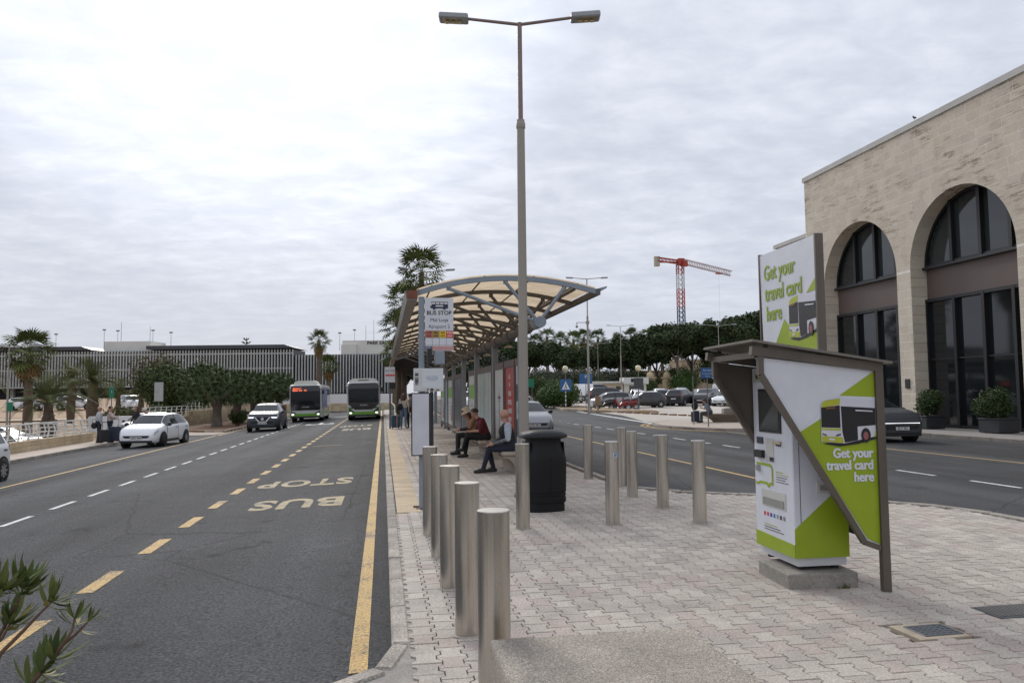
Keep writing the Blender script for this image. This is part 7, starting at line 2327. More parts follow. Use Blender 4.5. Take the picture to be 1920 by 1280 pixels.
PN_ = [(WHT, 'white'), (SIL, 'silver'), (BLK, 'black'), (DGR, 'dark grey'), (WHT, 'white'), (SIL, 'silver'), (NAV, 'navy blue'), (REDP, 'dark red'), (WHT, 'white'), (SIL, 'silver'), (WHT, 'white')]
for r_, (y0, x0, n_, st_) in enumerate(((84.0, 25.5, 11, 2.25), (92, 22.5, 11, 2.5), (101, 30, 9, 2.9))):
    rn = ['second', 'third', 'fourth'][r_]
    for k in range(n_):
        x = x0 + k * st_; y = y0 - k * .5
        if r_ == 2 and 43 < x < 55: continue
        pm, cn = cc.choice(PN_)
        kd = cc.choice(['hatch', 'suv', 'hatch', 'small'])
        dm = {'hatch': (4.0, 1.75, 1.48), 'suv': (4.4, 1.82, 1.66), 'small': (3.6, 1.64, 1.5)}[kd]
        car('%s car, %s from the left in the %s row of the car park' % (cn, ORD9[k], rn), x, y, CPK(x, y) - .05, cc.choice([12, 192, 190]), kd, dm, pm, CG, False)
# left car park
LG = 'cars below the left railing'
for (x, y, h, k, dm, pm, lab) in ((-18.6, 37.5, 100, 'hatch', (4.0, 1.75, 1.47), BLK, 'black car below the railing nearest the left edge'), (-19.3, 40.6, 280, 'suv', (4.4, 1.8, 1.62), DGR, 'dark grey car below the railing, second from the left'),
    (-20.0, 43.6, 100, 'hatch', (4.0, 1.75, 1.47), SIL, 'silver car below the railing in front of the squat palm'), (-20.8, 46.6, 282, 'sedan', (4.4, 1.78, 1.45), BLK, 'black saloon below the railing beside the squat palm'),
    (-21.6, 49.6, 100, 'suv', (4.4, 1.8, 1.66), NAV, 'navy crossover below the railing at the left edge of the photo'), (-26.5, 46.2, 280, 'small', (3.6, 1.64, 1.5), DGR, 'dark small car near the slim lamp at the left'),):
    car(lab, x, y, -1.55, h, k, dm, pm, LG)
for (x, y, h, k, dm, pm, lab) in ((-40.5, 99, 80, 'hatch', (4.0, 1.75, 1.47), WHT, 'white hatchback before the dark ground floor at the left'), (-35.6, 100, 80, 'suv', (4.3, 1.8, 1.6), WHT, 'white crossover behind the squat palm, near the building'), (-48, 101, 85, 'hatch', (4.0, 1.75, 1.47), REDP, 'dark red car near the left edge by the building'),
                                  (-27.6, 93, 150, 'van', (4.8, 1.9, 2.0), WHT, 'white van among the palms near the building')):
    car(lab, x, y, zsand(x, y) + .02, h, k, dm, pm, 'cars near the louvred building', True, 5, 'van' if k == 'van' else 'car', 'van' if k == 'van' else 'car')

# motor scooters
def scooter(label, x, y, head, pm):
    t = thing('motor_scooter', label, 'motor scooter', (x, y, CPK(x, y)), R(90 - head), 'motorbikes parked at the car park edge')
    ty, ri = wheel_meshes(.27, .12, 5)
    for wx in (.62, -.62):
        w = link('wheel', ty, t, (wx, 0, .27)); link('rim', ri, w)
    q = MB()
    q.tube([(-.85, 0, .72), (-.5, 0, .68), (-.15, 0, .55), (.05, 0, .36), (.28, 0, .38), (.42, 0, .7), (.5, 0, .98)], [.09, .17, .17, .13, .12, .13, .10], 10)
    q.tube([(.55, 0, .95), (.66, 0, .62), (.78, 0, .5)], [.11, .10, .05], 8); q.box((-.3, 0, .42), (.6, .2, .22), b=.05)
    q.build('fairing', pm, t)
    q = MB(); q.tube([(-.8, 0, .84), (-.45, 0, .82), (-.05, 0, .74)], [.07, .13, .08], 8); q.build('seat', trim, t)
    q = MB(); q.tube([(.42, -.34, 1.06), (.48, 0, 1.03), (.42, .34, 1.06)], .022, 6); q.cyl((.62, 0, .3), (.5, 0, 1.0), .04, n=6); q.build('handlebar', trim, t)
    q = MB(); q.prism([(-.18, 1.0), (.18, 1.0), (.12, 1.32), (-.12, 1.32)], (.53, 0, 0), (0, 1, 0), (0, 0, 1), .012); q.build('windshield', cgl, t)
    for sy in (-1, 1):
        q = MB(); q.ball((.45, sy * .30, 1.2), .07, 8, 6, (.4, 1, .7)); q.cyl((.43, sy * .28, 1.06), (.45, sy * .3, 1.18), .01, n=5); q.build('mirror', trim, t)
    q = MB(); q.ball((.66, 0, .8), .09, 8, 6, (.6, 1, .8)); q.build('headlight', lampg, t)
    return t
scooter('red motor scooter in front of the grey hatchback', 20.3, 66.0, -78, REDP)
scooter('second red scooter just right of the first, by the crossing beacon', 21.2, 66.6, -80, REDP)
scooter('black motorbike left of the red scooters', 18.9, 66.3, -60, BLK)

# buses
bw = carpaint('bus_white', (.58, .58, .55)); bg_ = carpaint('bus_green', (.16, .36, .03))
bgl = M('bus_windscreen', (.012, .014, .016), .06, var=.0, spec=.8)
lit = M('lit_lamp', (.8, .8, .85))
bgx = bpy.data.materials.new('bus_windscreen_clear'); bgx.use_nodes = True
def clear_glass(m):
    n, L = m.node_tree.nodes, m.node_tree.links.new
    b = n['Principled BSDF']; b.inputs['Base Color'].default_value = (.02, .023, .025, 1); b.inputs['Roughness'].default_value = .05
    t = n.new('ShaderNodeBsdfTransparent'); t.inputs[0].default_value = (.75, .78, .78, 1)
    mx = n.new('ShaderNodeMixShader'); mx.inputs[0].default_value = .5
    L(b.outputs[0], mx.inputs[1]); L(t.outputs[0], mx.inputs[2]); L(mx.outputs[0], n['Material Output'].inputs[0])
clear_glass(bgx)
def bus(label, x, y, z, L_, variant):
    t = thing('bus', label, 'bus', (x, y, z), 0)
    W_, H_ = 2.46, 2.86
    def ring(yy, ins, h0, h1, chx=.22):
        w = W_ / 2 - ins
        return [(-w, yy, h0), (-w, yy, h1 - chx), (-w + chx * .35, yy, h1 - chx * .25), (-w + chx, yy, h1), (w - chx, yy, h1), (w - chx * .35, yy, h1 - chx * .25), (w, yy, h1 - chx), (w, yy, h0)]
    q = MB()
    R_ = [ring(.10, .10, .32, H_ - .10), ring(.16, .03, .30, H_ - .02), ring(.30, 0, .28, H_), ring(L_ - .1, 0, .28, H_), ring(L_, .08, .34, H_ - .1)]
    for r in R_: q.v += r
    for i in range(4):
        for k in range(8):
            j = (k + 1) % 8
            q.f.append((i * 8 + k, (i + 1) * 8 + k, (i + 1) * 8 + j, i * 8 + j)); q.m.append(0); q.sm.append(False)
    q.f.append(tuple(range(32, 40))); q.m.append(0); q.sm.append(False)
    q.v += [(-1.1, .2, .32), (1.1, .2, .32), (1.1, .2, 1.0), (-1.1, .2, 1.0)]
    q.f.append((40, 41, 42, 43)); q.m.append(0); q.sm.append(False)
    q.build('body', bw, t)
    hwt = W_ / 2 - .10
    fy = .085
    # front face pieces, each a slab of its own: lower white mask, green bumper, dark windscreen
    lo = 1.12 if variant else 1.02
    if variant == 0:
        scr_ = [(-hwt, .98), (-hwt + .25, .86), (hwt - .25, .86), (hwt, .98), (hwt - .02, H_ - .14), (-hwt + .02, H_ - .14)]
    else:
        scr_ = [(-hwt, 1.18), (-hwt + .5, .78), (hwt - .5, .78), (hwt, 1.18), (hwt - .02, H_ - .10), (-hwt + .02, H_ - .10)]
    q = MB(); q.prism([(-hwt, .36), (hwt, .36), (hwt, 1.3), (-hwt, 1.3)], (0, fy + .07, 0), (1, 0, 0), (0, 0, 1), .05); q.build('front_mask', bw, t)
    # windscreen: dash panel below, clear glass above
    q = MB(); low_ = [p for p in scr_ if p[1] < 1.2]; q.prism(low_ + [(hwt, 1.30), (-hwt, 1.30)], (0, fy + .02, 0), (1, 0, 0), (0, 0, 1), .03); q.build('dash_panel', bgl, t)
    q = MB(); q.prism([(-hwt + .0, 1.302), (hwt, 1.302), (hwt - .02, H_ - .52), (-hwt + .02, H_ - .52)], (0, fy + .02, 0), (1, 0, 0), (0, 0, 1), .03); q.build('windscreen', bgx, t)
    q = MB(); q.prism([(-hwt + .02, H_ - .518), (hwt - .02, H_ - .518), (hwt - .05, H_ - .13), (-hwt + .05, H_ - .13)], (0, fy + .02, 0), (1, 0, 0), (0, 0, 1), .03); dst = q.build('destination_screen', bgl, t)
    q = MB(); q.box((0, 2.2, 1.6), (2.2, .05, 2.4)); q.box((0, .8, .9), (2.2, 1.4, .1)); q.box((0, .34, 1.16), (2.0, .4, .28)); q.build('cab_interior', M('cab_dark', (.03, .03, .032), .8, var=.3, scale=2), t)
    q = MB(); q.box((.55, 1.2, 1.35), (.5, .5, .12)); q.box((.55, 1.42, 1.75), (.48, .12, .8)); q.build('driver_seat', M('seat_blue', (.05, .06, .10), .8, var=.2), t)
    q = MB(); q.prism([(-hwt, .40), (hwt, .40), (hwt, .64), (hwt - .30, .60), (-hwt + .30, .60), (-hwt, .64)] if variant == 0 else [(-hwt, .40), (hwt, .40), (hwt, 1.02), (hwt - .42, .62), (-hwt + .42, .62), (-hwt, 1.02)], (0, fy + .012, 0), (1, 0, 0), (0, 0, 1), .03); q.build('green_bumper', bg_, t)
    q = MB(); q.box((0, fy + .10, .32), (W_ - .3, .16, .12)); q.build('lower_lip', trim, t)
    for sx in (-1, 1):
        q = MB(); q.prism([(sx * (hwt - .02), .72), (sx * (hwt - .02), .9 if variant else .82), (sx * (hwt - .42), .64), (sx * (hwt - .36), .60)][::sx], (0, fy - .022, 0), (1, 0, 0), (0, 0, 1), .02); q.build('headlight', M('lamp_unit_dark', (.03, .035, .035), .15, var=.2), t)
        q = MB(); q.ball((sx * (hwt - .17), fy - .01, .53), .085, 12, 8, (1.25, .3, .7)); q.build('running_light', M('bus_lit_lamp', (.8, .8, .85), .2, var=0, emit=((1, .98, .92), 2.0)), t)
        q = MB(); q.tube([(sx * (hwt + .02), .2, H_ - .35), (sx * (hwt + .2), .02, H_ - .42)], .03, 6); q.box((sx * (hwt + .22), .0, H_ - .62), (.16, .10, .34), b=.03); q.build('mirror', trim, t)
        q = MB(); q.box((sx * .35, fy - .012, 1.36), (.9, .012, .02)); q.box((sx * .75, fy - .014, 1.6), (.02, .012, .5)); q.build('wiper', trim, t)
        for wy in (2.3, L_ - 3.0):
            ty, ri = wheel_meshes(.46, .28, 8)
            w = link('wheel', ty, t, (sx * (W_ / 2 - .16), wy, .46), PI / 2 if sx < 0 else -PI / 2)
            w.rotation_euler.z = 0
            w.rotation_euler = (0, 0, PI / 2 * sx)
            link('rim', ri, w)
            q = MB(); q.cyl((sx * (W_ / 2 - .34), wy, .47), (sx * (W_ / 2 + .004), wy, .47), .54, n=22, smooth=False); q.build('wheel_arch', trim, t)
        # side glass and livery
        for k in range(5):
            y0_ = .75 + k * (L_ - 1.4) / 5
            q = MB(); q.box((sx * (W_ / 2 + .004), y0_ + (L_ - 1.4) / 10, 1.95), (.014, (L_ - 1.4) / 5 - .05, 1.15)); q.build('side_window', bgl, t)
        q = MB(); q.box((sx * (W_ / 2 + .003), L_ / 2, .55), (.01, L_ - .9, .34)); q.build('green_skirt', bg_, t)
    q = MB(); q.box((0, fy - .002, .50), (.62, .02, .12)); q.build('number_plate', M('plate_grey', (.33, .36, .33), .5, var=0), t)
    q = MB(); q.box((.62, fy - .004, 1.08 if variant == 0 else 1.22), (.5, .01, .13)); q.build('fleet_number', plate, t)
    q = MB(); q.tube([(0, 0, 0)], .01) if 0 else None
    q = MB()
    pod = [(-.95, 0), (-.85, .22), (-.6, .33), (.6, .33), (.85, .22), (.95, 0)] if variant == 0 else [(-1.1, -.04), (-1.02, .16), (-.75, .28), (.75, .28), (1.02, .16), (1.1, -.04)]
    q.prism(pod, (0, 2.6 if variant == 0 else 3.4, H_ - .02), (1, 0, 0), (0, 0, 1), 2.1 if variant == 0 else 3.1); q.build('roof_pod', M('pod_white', (.66, .645, .58), .5, var=.06, scale=1), t)
    if variant:
        q = MB(); q.box((0, .28, H_ + .12), (.8, .02, .05)); q.build('pod_vent', trim, t)
    text('OTOKAR', (0, fy - .012, 1.10), (1, 0, 0), (0, 0, 1), .13, M('silver_letter', (.45, .46, .48), .3, var=0), t, .004)
    if variant == 0:
        am = M('led_red', (.9, .2, .08), .5, var=0, emit=((1, .17, .07), 1.3))
        text('Airport 1', (-.95, fy - .012, H_ - .30), (1, 0, 0), (0, 0, 1), .17, am, dst, .004, 'LEFT')
        text('Mater Dei   X3', (-.95, fy - .012, H_ - .46), (1, 0, 0), (0, 0, 1), .17, am, dst, .004, 'LEFT')
        q = MB(); q.box((W_ / 2 + .012, 3.4, 1.75), (.012, 5.4, 1.5)); q.build('blue_advert', M('advert_blue', (.03, .08, .28), .35, var=.5, scale=1.2), t)
    return t
BUS1 = bus('bus in the outer lane with lit red destination display', -5.95, 63.5, zl(-5.95) + .05, 10.6, 0)
BUS2 = bus('bus at the kerb with a driver behind its dark windscreen', -1.42, 60.6, zl(-1.42) + .02, 10.6, 1)
BUS1.rotation_euler.y = BUS2.rotation_euler.y = -math.atan(.036) * .5
# ------------------------------------------------------------ people and luggage
def cloth(n, c, rough=.85, var=.18, scale=9., **k): return M('cloth_' + n, c, rough, var=var, scale=scale, bump=.25, bscale=45, **k)
skin = M('skin', (.42, .235, .165), .55, var=.08, scale=14)
skin2 = M('skin_ruddy', (.44, .255, .19), .55, var=.08, scale=14)
shoe = M('shoe_black', (.016, .016, .018), .6, var=.1)
shoew = M('shoe_white', (.5, .5, .48), .6, var=.1)
hairk = M('hair_dark', (.022, .015, .011), .6, var=.3, scale=40)
hairb = M('hair_auburn', (.07, .03, .018), .6, var=.3, scale=40)
hairw = M('hair_grey_white', (.45, .40, .36), .7, var=.15, scale=40)
eyem = M('eye_dark', (.02, .015, .012), .3, var=0)
lipm = M('lip', (.30, .11, .09), .6, var=0)
STAND = dict(pel=(0, 0, .95), che=(0, .0, 1.27), nek=(0, 0, 1.47), hed=(0, .025, 1.62), fac=0.,
             shL=(-.185, 0, 1.41), elL=(-.25, -.03, 1.14), wrL=(-.245, .09, .90), shR=(.185, 0, 1.41), elR=(.25, -.03, 1.14), wrR=(.245, .09, .90),
             hiL=(-.095, 0, .92), knL=(-.105, .02, .50), anL=(-.11, -.03, .09), toL=(-.125, .15, .035), hiR=(.095, 0, .92), knR=(.105, .02, .50), anR=(.11, -.03, .09), toR=(.125, .15, .035))
SIT = dict(pel=(0, -.02, .56), che=(0, .05, .87), nek=(0, .09, 1.06), hed=(0, .13, 1.21), fac=0.,
           shL=(-.19, .05, 1.0), elL=(-.25, .10, .74), wrL=(-.12, .34, .68), shR=(.19, .05, 1.0), elR=(.25, .10, .74), wrR=(.12, .34, .68),
           hiL=(-.1, .02, .53), knL=(-.12, .46, .53), anL=(-.12, .48, .09), toL=(-.13, .65, .035), hiR=(.1, .02, .53), knR=(.12, .46, .53), anR=(.12, .48, .09), toR=(.13, .65, .035))
def person(label, loc, rz, J, mats, sleeve=1., vox=.017, bulk=1., hair='short', hairm=None, face=0., nod=0., vest=None, skirt=False, lower=None, group=None, scale=1.):
    """mats: dict shirt, pants, skin, shoe. One continuous body mesh; hair is a child."""
    t = thing('person', label, 'person', loc, rz, group)
    J = {k: (Vector(v) if hasattr(v, '__len__') else v) for k, v in J.items()}
    keys = ['skin', 'shirt', 'pants', 'shoe', 'vest', 'lower', 'eye', 'lip', 'hairc']
    ml = [mats['skin'], mats['shirt'], mats['pants'], mats['shoe'], mats.get('vest', mats['shirt']), mats.get('lower', mats['shirt']), eyem, lipm, hairm or hairk]
    P = []
    def cap(a, b, r0_, r1_, key): P.append((Vector(a), Vector(b), r0_, r1_, keys.index(key)))
    torso = 'vest' if vest else 'shirt'
    pel, che, nek, hed = J['pel'], J['che'], J['nek'], J['hed']
    up_ = (nek - pel).normalized()
    wd = (J['shR'] - J['shL']).normalized()
    for s_ in (-1, 1):
        cap(pel + wd * s_ * .06, pel + wd * s_ * .06 + up_ * .08, .125 * bulk, .125 * bulk, 'pants')
        cap(pel + up_ * .06 + wd * s_ * .065, che + wd * s_ * .07, .118 * bulk, .128 * bulk, torso)
        cap(che + wd * s_ * .07, J['shL' if s_ < 0 else 'shR'] - up_ * .03 - wd * s_ * .02, .125 * bulk, .075 * bulk, torso)
    cap(che, nek - up_ * .05, .13 * bulk, .07, torso)
    cap(nek - up_ * .04, hed - up_ * .04, .052, .05, 'skin')
    # head: skull, jaw, nose, ears
    fd = Matrix.Rotation(face, 3, 'Z') @ Vector((0, math.cos(nod), -math.sin(nod)))
    fu = Matrix.Rotation(face, 3, 'Z') @ Vector((0, math.sin(nod), math.cos(nod)))
    fr_ = fd.cross(fu)
    hc = hed
    cap(hc + fu * .035 - fd * .018, hc + fu * .035 + fd * .012, .094, .088, 'skin')
    cap(hc - fu * .01 + fd * .025, hc - fu * .075 + fd * .045, .072, .043, 'skin')
    cap(hc + fd * .095 + fu * .02, hc + fd * .112 - fu * .018, .012, .016, 'skin')
    for s_ in (-1, 1):
        cap(hc + fr_ * s_ * .088 - fd * .005 + fu * .012, hc + fr_ * s_ * .092 - fd * .012 - fu * .02, .019, .014, 'skin')
        cap(hc + fr_ * s_ * .034 + fd * .082 + fu * .022, hc + fr_ * s_ * .036 + fd * .083 + fu * .022, .0125, .0125, 'eye')
    cap(hc + fd * .088 - fu * .052 - fr_ * .018, hc + fd * .088 - fu * .052 + fr_ * .018, .0095, .0095, 'lip')
    for a in 'LR':
        sh_, el_, wr_ = J['sh' + a], J['el' + a], J['wr' + a]
        cap(sh_, sh_.lerp(el_, .6), .066 * bulk, .056 * bulk, 'shirt'); cap(sh_.lerp(el_, .55), el_, .055 * bulk, .046 * bulk, 'shirt' if sleeve > .3 else 'skin')
        k2 = 'lower' if 'lower' in mats else ('shirt' if sleeve > .9 else 'skin')
        cap(el_, wr_, .045 if k2 != 'skin' else .040, .033 if k2 != 'skin' else .027, k2)
        hi_, kn_, an_, to_ = J['hi' + a], J['kn' + a], J['an' + a], J['to' + a]
        cap(hi_, kn_, .095 * bulk, .066, 'pants'); cap(kn_, kn_.lerp(an_, .45), .064, .06, 'pants'); cap(kn_.lerp(an_, .4), an_ + Vector((0, 0, .02)), .06, .048, 'pants')
        hl = an_ + (an_ - to_).normalized() * .05; hl.z = to_.z + .012
        cap(hl, to_, .042, .04, 'shoe'); cap(an_ - Vector((0, 0, .02)), to_.lerp(an_, .45), .046, .038, 'shoe')
    q = MB()
    for a, b, r0_, r1_, k in P:
        if (b - a).length > 1e-5: q.tube([a, b], [r0_, r1_], 12)
        q.ball(a, r0_, 12, 8); q.ball(b, r1_, 12, 8)
    tmp = q.build('tmp', skin)
    md = tmp.modifiers.new('r', 'REMESH'); md.mode = 'VOXEL'; md.voxel_size = vox
    md2 = tmp.modifiers.new('s', 'SMOOTH'); md2.iterations = 3; md2.factor = .5
    dg = bpy.context.evaluated_depsgraph_get()
    me = bpy.data.meshes.new_from_object(tmp.evaluated_get(dg))
    bpy.data.objects.remove(tmp)
    me.name = 'body'
    # fingers: a palm and five bent fingers at each wrist
    nf = len(me.polygons); fc = np.empty(nf * 3); me.polygons.foreach_get('center', fc); fc = fc.reshape(-1, 3)
    best = np.full(nf, 1e9); idx = np.zeros(nf, int)
    for a, b, r0_, r1_, k in P:
        A, B = np.array(a), np.array(b); d = B - A; l2 = d @ d + 1e-12
        tt_ = np.clip(((fc - A) @ d) / l2, 0, 1)
        dist = np.linalg.norm(fc - (A + tt_[:, None] * d), axis=1) - (r0_ + (r1_ - r0_) * tt_)
        if k == 6 or k == 7: dist -= .004
        m_ = dist < best; best[m_] = dist[m_]; idx[m_] = k
    q = MB()
    for a in 'LR':
        el_, wr_ = J['el' + a], J['wr' + a]
        d = (wr_ - el_).normalized(); sd_ = 1 if a == 'R' else -1
        ref = Vector((0, 0, 1)) if abs(d.z) < .75 else Vector((0, 1, 0))
        side = d.cross(ref).normalized(); nr = side.cross(d)
        q.tube([wr_ - d * .015, wr_ + d * .03, wr_ + d * .085], [.027, .036, .034], 8)
        for k in range(4):
            o = wr_ + d * .08 + side * (.027 - .018 * k); L_ = (.07, .08, .075, .06)[k]
            cu = -nr * .35
            q.tube([o, o + (d + cu * .4).normalized() * L_ * .5, o + (d + cu).normalized() * L_ * .9], [.0095, .009, .007], 6)
        th = wr_ + d * .025 + side * .03 * sd_
        q.tube([th, th + (d + side * .9 * sd_).normalized() * .035, th + (d * 1.2 + side * .5 * sd_ - nr * .3).normalized() * .065], [.012, .011, .008], 6)
    nv0 = len(me.vertices)
    V = np.empty(nv0 * 3); me.vertices.foreach_get('co', V); V = V.reshape(-1, 3).tolist()
    F = [tuple(p.vertices) for p in me.polygons] + [tuple(i + nv0 for i in f) for f in q.f]
    me2 = bpy.data.meshes.new('body'); me2.from_pydata(V + q.v, [], F)
    for m in ml: me2.materials.append(m)
    me2.polygons.foreach_set('material_index', list(idx) + [0] * len(q.f)); me2.polygons.foreach_set('use_smooth', [True] * len(F)); me2.update()
    bpy.data.meshes.remove(me)
    link('body', me2, t)
    # hair
    if hair:
        q = MB()
        n1, n2 = 18, 10
        rr = .104
        for i in range(n2 + 1):
            ph = PI / 2 - (PI * (.62 if hair != 'fringe' else .5)) * i / n2
            for k in range(n1):
                th = 2 * PI * k / n1
                x_, y_ = math.sin(th), math.cos(th)          # y_ forward
                lim = .5 if y_ > .3 else (-.3 if y_ > -.2 else -.75)
                sph = max(math.sin(ph), lim if hair != 'bald' else lim)
                cph = math.sqrt(max(0, 1 - sph * sph))
                bump_ = 1 + .05 * mnoise.noise(Vector((th * 3, ph * 5, loc[0])))
                p = hc + fu * .037 + (fr_ * x_ * cph * .96 + fd * (y_ * cph * 1.06 - .10) + fu * sph * 1.02) * rr * bump_
                if hair == 'bald' and sph > .35: p = hc + fu * .037 + (fr_ * x_ * cph + fd * y_ * cph + fu * .3) * rr * .93
                q.v.append(tuple(p))
        for i in range(n2):
            for k in range(n1):
                j = (k + 1) % n1
                q.f.append((i * n1 + k, (i + 1) * n1 + k, (i + 1) * n1 + j, i * n1 + j)); q.m.append(0); q.sm.append(True)
        if hair == 'long':
            for k in range(9):
                a = (k - 4) * .28
                o = hc + fu * .03 - fd * .085 * math.cos(a) + fr_ * .09 * math.sin(a)
                q.tube([o, o - fu * .12 - fd * .02, o - fu * .26 + fd * .01], [.034, .036, .018], 7)
        q.build('hair', hairm or hairk, t)
    t.scale = (scale,) * 3
    return t
def P_(base, **k):
    d = dict(base); d.update(k); return d
denim = cloth('navy_denim', (.018, .022, .038)); blackc = cloth('black', (.012, .012, .014)); jeans = cloth('blue_jeans', (.14, .20, .30))
# bald man on the nearest bench, facing the bus lane and looking away
person('bald man in black padded vest and grey sleeves on the nearest bench', (2.66, 16.78, 0), R(90),
       P_(SIT, che=(0, .06, .87), hed=(0, .10, 1.22), nek=(0, .08, 1.06), elL=(-.27, .06, .73), wrL=(-.16, .36, .63), elR=(.25, .12, .74), wrR=(.05, .38, .63), knL=(-.08, .44, .53), anL=(.02, .55, .10), toL=(.02, .73, .04), knR=(.13, .43, .52), anR=(.1, .33, .10), toR=(.1, .5, .045)),
       dict(shirt=cloth('pale_grey_blue', (.36, .40, .46)), pants=denim, skin=skin2, shoe=shoe, vest=cloth('black_padded', (.014, .013, .014), bump=.8) if 0 else blackc, lower=cloth('grey_stripe', (.13, .14, .15), var=.5, scale=25)), 1., .013, 1.25, None, hairw, face=-.7, nod=.1, vest=True)
# man in maroon
person('man in maroon hooded top with black trousers leaning over a phone', (2.68, 20.95, 0), R(90),
       P_(SIT, che=(0, .10, .86), nek=(.02, .19, 1.04), hed=(.06, .26, 1.17), elL=(-.26, .16, .72), wrL=(-.06, .42, .70), elR=(.24, .2, .72), wrR=(.06, .42, .70), shL=(-.2, .10, .99), shR=(.2, .12, .99), knL=(-.05, .48, .60), anL=(.06, .58, .24), toL=(.04, .76, .20), knR=(.12, .46, .54), anR=(.1, .52, .09), toR=(.1, .70, .04)),
       dict(shirt=cloth('maroon', (.105, .011, .018)), pants=blackc, skin=skin, shoe=shoe), .6, .013, 1.1, 'short', hairk, face=-.25, nod=.5)
w1 = person('woman in tan top and black cardigan wearing a bucket hat', (2.5, 21.75, .03), R(90),
       P_(SIT, che=(0, .10, .85), nek=(-.03, .19, 1.01), hed=(-.06, .27, 1.13), elL=(-.22, .18, .70), wrL=(-.08, .42, .68), elR=(.22, .2, .70), wrR=(.06, .42, .68)),
       dict(shirt=cloth('tan_top', (.30, .17, .10)), pants=blackc, skin=skin, shoe=shoe, lower=blackc), 1., .014, .95, 'long', hairb, face=.15, nod=.55)
# her bucket hat
ht_ = thing('bucket_hat', 'cream bucket hat on the seated woman', 'hat', (2.5 - .27 + .02, 21.75 - .06, 1.22), R(90))
q = MB(); T = Matrix.Rotation(.35, 4, 'X') if 0 else Matrix.Rotation(-.4, 4, 'X')
q.lathe([(.175, -.045), (.17, -.05), (.115, .015), (.11, .07), (.09, .105), (0, .115)], 24, T); q.build('crown', M('hat_cream', (.50, .44, .33), .9, var=.1, scale=30), ht_, 40)
# woman standing by the far stop
person('woman in cream top and jeans with her back to us at the far stop', (1.02, 40.2, 0), R(-8), P_(STAND, elL=(-.27, .05, 1.16), wrL=(-.15, .2, 1.1), hed=(0, .05, 1.6)),
       dict(shirt=cloth('cream_top', (.50, .44, .38)), pants=jeans, skin=skin, shoe=shoew), 1., .016, .95, 'long', hairb, face=.0, nod=.25)
person('person in dark clothes half hidden by the timetable case', (1.36, 40.5, 0), R(20), STAND, dict(shirt=cloth('grey_top', (.20, .19, .18)), pants=blackc, skin=skin, shoe=shoe), 1., .02, 1., 'short', hairk, face=.2)
# group by the left kerb
person('bald man in checked shirt standing by the low wall', (-13.5, 40.9, zp), R(-60), P_(STAND, elR=(.27, -.05, 1.14), wrR=(.26, .06, .92)), dict(shirt=cloth('checked', (.42, .43, .46), var=.6, scale=26), pants=denim, skin=skin2, shoe=shoe), .95, .016, 1.08, None, None, face=-.2)
person('dark haired man in pink shirt raising his hand to his face', (-13.1, 41.2, zp), R(-80), P_(STAND, elR=(.24, .16, 1.18), wrR=(.08, .2, 1.42), elL=(-.24, .14, 1.16), wrL=(-.1, .28, 1.2)), dict(shirt=cloth('pink_shirt', (.46, .36, .33)), pants=denim, skin=skin, shoe=shoe), 1., .016, 1.02, 'short', hairk, face=-.1)
person('woman in black jacket with auburn hair behind the white hatchback', (-12.9, 44.6, zp), R(150), P_(STAND, elL=(-.26, .06, 1.15), wrL=(-.12, .22, 1.02)), dict(shirt=cloth('black_jacket', (.015, .013, .014)), pants=blackc, skin=skin, shoe=shoe), 1., .018, 1., 'long', hairb, face=0., scale=.97)
person('person in red top bending behind the white hatchback', (-12.4, 45.6, zp), R(100), P_(STAND, che=(0, .16, 1.18), nek=(0, .3, 1.32), hed=(0, .38, 1.42), shL=(-.18, .24, 1.28), shR=(.18, .24, 1.28), elL=(-.22, .42, 1.08), wrL=(-.1, .55, .95), elR=(.22, .42, 1.08), wrR=(.1, .55, .95)), dict(shirt=cloth('faded_red', (.24, .06, .05)), pants=denim, skin=skin2, shoe=shoe), .5, .018, 1., 'short', hairw, nod=.5)
# man at the planter bench
person('man in grey blue shirt sitting on the planter bench looking at a phone', (17.72, 41.2, 0), R(80), P_(SIT, che=(0, .14, .86), nek=(0, .24, 1.03), hed=(0, .31, 1.16), elL=(-.24, .22, .74), wrL=(-.06, .46, .80), elR=(.24, .22, .74), wrR=(.06, .46, .80), shL=(-.19, .18, .98), shR=(.19, .18, .98)),
       dict(shirt=cloth('grey_blue_tee', (.13, .17, .22)), pants=cloth('grey_trousers', (.06, .06, .065)), skin=skin, shoe=shoe), .4, .016, 1.05, 'short', hairk, face=0, nod=.6)
# bus driver
person('bus driver in white shirt behind the windscreen of the kerbside bus', (-1.42 + .55, 60.6 + 1.15, zl(-1.42) + .86), R(180), P_(SIT, wrL=(-.14, .42, .82), wrR=(.14, .42, .82)), dict(shirt=cloth('driver_shirt', (.42, .44, .48)), pants=blackc, skin=skin, shoe=shoe), .4, .02, 1.05, 'short', hairk)

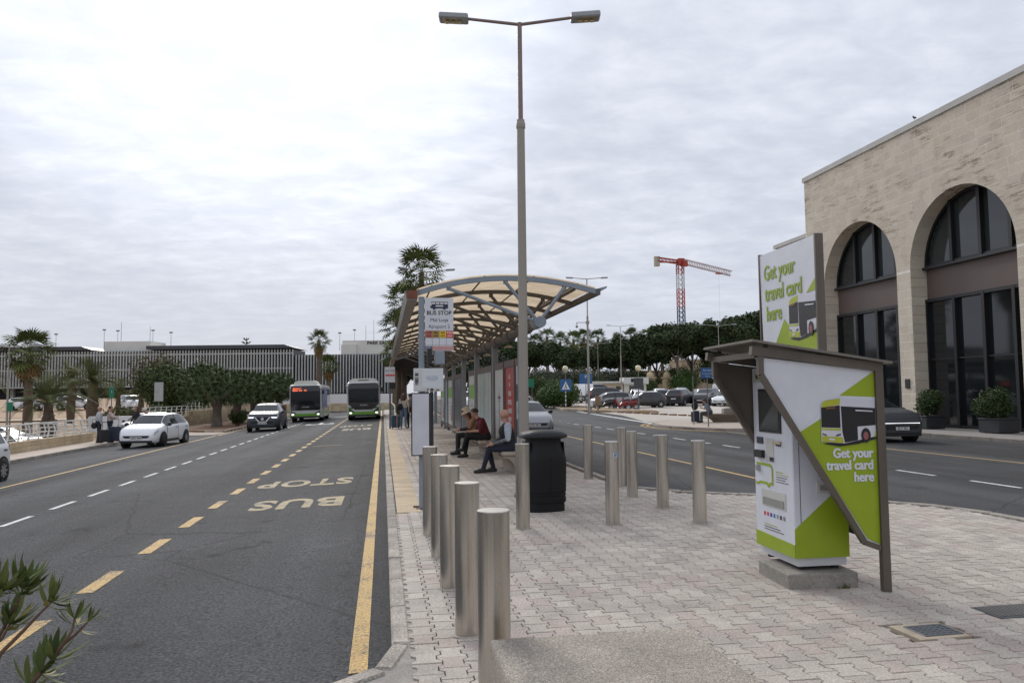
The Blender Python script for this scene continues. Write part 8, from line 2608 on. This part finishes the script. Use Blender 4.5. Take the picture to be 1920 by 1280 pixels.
def phone(lab, loc, rz):
    q = MB(); q.box((0, 0, 0), (.075, .15, .012), b=.004); o = q.build('phone', black); o.location = loc; o.rotation_euler = (R(40), 0, rz)
    return tag(o, lab, 'phone')
phone('phone held by the bald man on the nearest bench', (2.2, 16.74, .66), R(90))
phone('phone held by the man in maroon', (2.17, 20.95, .73), R(90))
phone('phone held by the man on the planter bench', (17.18, 41.1, .84), R(80))
def suitcase(lab, loc, rz, c, h=.62, w=.42, d=.26, strap=None, group='suitcases standing on the pavements'):
    t = thing('suitcase', lab, 'suitcase', loc, rz, group)
    m = M('case_' + lab[:14].replace(' ', '_'), c, .5, var=.12, scale=8)
    q = MB(); q.box((0, 0, .06 + h / 2), (w, d, h), b=.045); q.build('shell', m, t)
    q = MB()
    for k in range(5): q.box((-w * .36 + k * w * .18, -d / 2 - .002, .06 + h / 2), (.015, .012, h * .8))
    q.build('ridges', m, t)
    q = MB()
    for sx in (-1, 1): q.cyl((sx * w * .25, d * .3, h + .05), (sx * w * .25, d * .3, h + .38), .009, n=6)
    q.box((0, d * .3, h + .39), (w * .6, .03, .03), b=.008); q.build('pull_handle', trim, t)
    for sx in (-1, 1):
        for sy in (-1, 1):
            q = MB(); q.cyl((sx * w * .36 - .012, sy * d * .34, .03), (sx * w * .36 + .012, sy * d * .34, .03), .03, n=10); q.build('wheel', trim, t)
    if strap:
        q = MB(); q.box((w * .12, 0, .06 + h / 2), (.05, d + .012, h + .012)); q.build('strap', strap, t)
    return t
suitcase('large blue suitcase with tan strap beside the woman at the far stop', (.62, 40.0, 0), R(5), (.03, .075, .11), .62, .44, .28, M('strap_tan', (.42, .22, .14), .7, var=.1))
suitcase('black suitcase in front of the man in the pink shirt', (-13.05, 40.35, zp), R(20), (.014, .014, .016), .6, .42, .28)
suitcase('dark blue suitcase between the two men and the white hatchback', (-12.75, 40.9, zp), R(10), (.02, .03, .055), .72, .5, .3)
suitcase('dark blue suitcase beside the man on the planter bench', (16.75, 40.9, 0), R(10), (.022, .028, .045), .6, .42, .28)
def bag(lab, loc, rz, c, sc=1., strap=True):
    t = thing('bag', lab, 'bag', loc, rz)
    q = MB(); q.ball((0, 0, .17), .19, 14, 10, (.85, .5, .95)); q.box((0, -.085, .13), (.2, .04, .16), b=.02); q.build('pouch', cloth('bag_' + lab[:8].replace(' ', '_'), c), t)
    if strap:
        q = MB(); q.tube([(-.1, .02, .3), (-.07, .03, .5), (.06, .05, .56), (.1, .03, .32)], .012, 6); q.build('strap', trim, t)
    t.scale = (sc,) * 3
    return t
bag('black shoulder bag of the woman at the far stop', (.84, 40.05, .92), R(10), (.014, .014, .016), .95)
bag('black backpack on top of the suitcase by the planter bench', (16.75, 40.95, .70), R(10), (.014, .014, .018), 1.25, False)
bag('dark shoulder bag behind the man in the checked shirt', (-13.7, 40.85, .22), R(20), (.02, .02, .025), .85)
# bird on the parapet
t = thing('bird', 'small dark bird perched on the terminal parapet', 'bird', (23.5, 31.25, 13.71))
q = MB(); q.tube([(0, -.13, .07), (0, -.04, .09), (0, .05, .13), (0, .09, .18)], [.01, .045, .05, .03], 8); q.ball((0, .10, .20), .032, 8, 6); q.cyl((0, .125, .20), (0, .155, .195), .008, .001, 6); q.cyl((.015, .0, 0), (.015, .0, .08), .004, n=4); q.cyl((-.015, 0, 0), (-.015, 0, .08), .004, n=4); q.build('body', M('bird_dark', (.03, .03, .035), .7, var=.2), t)
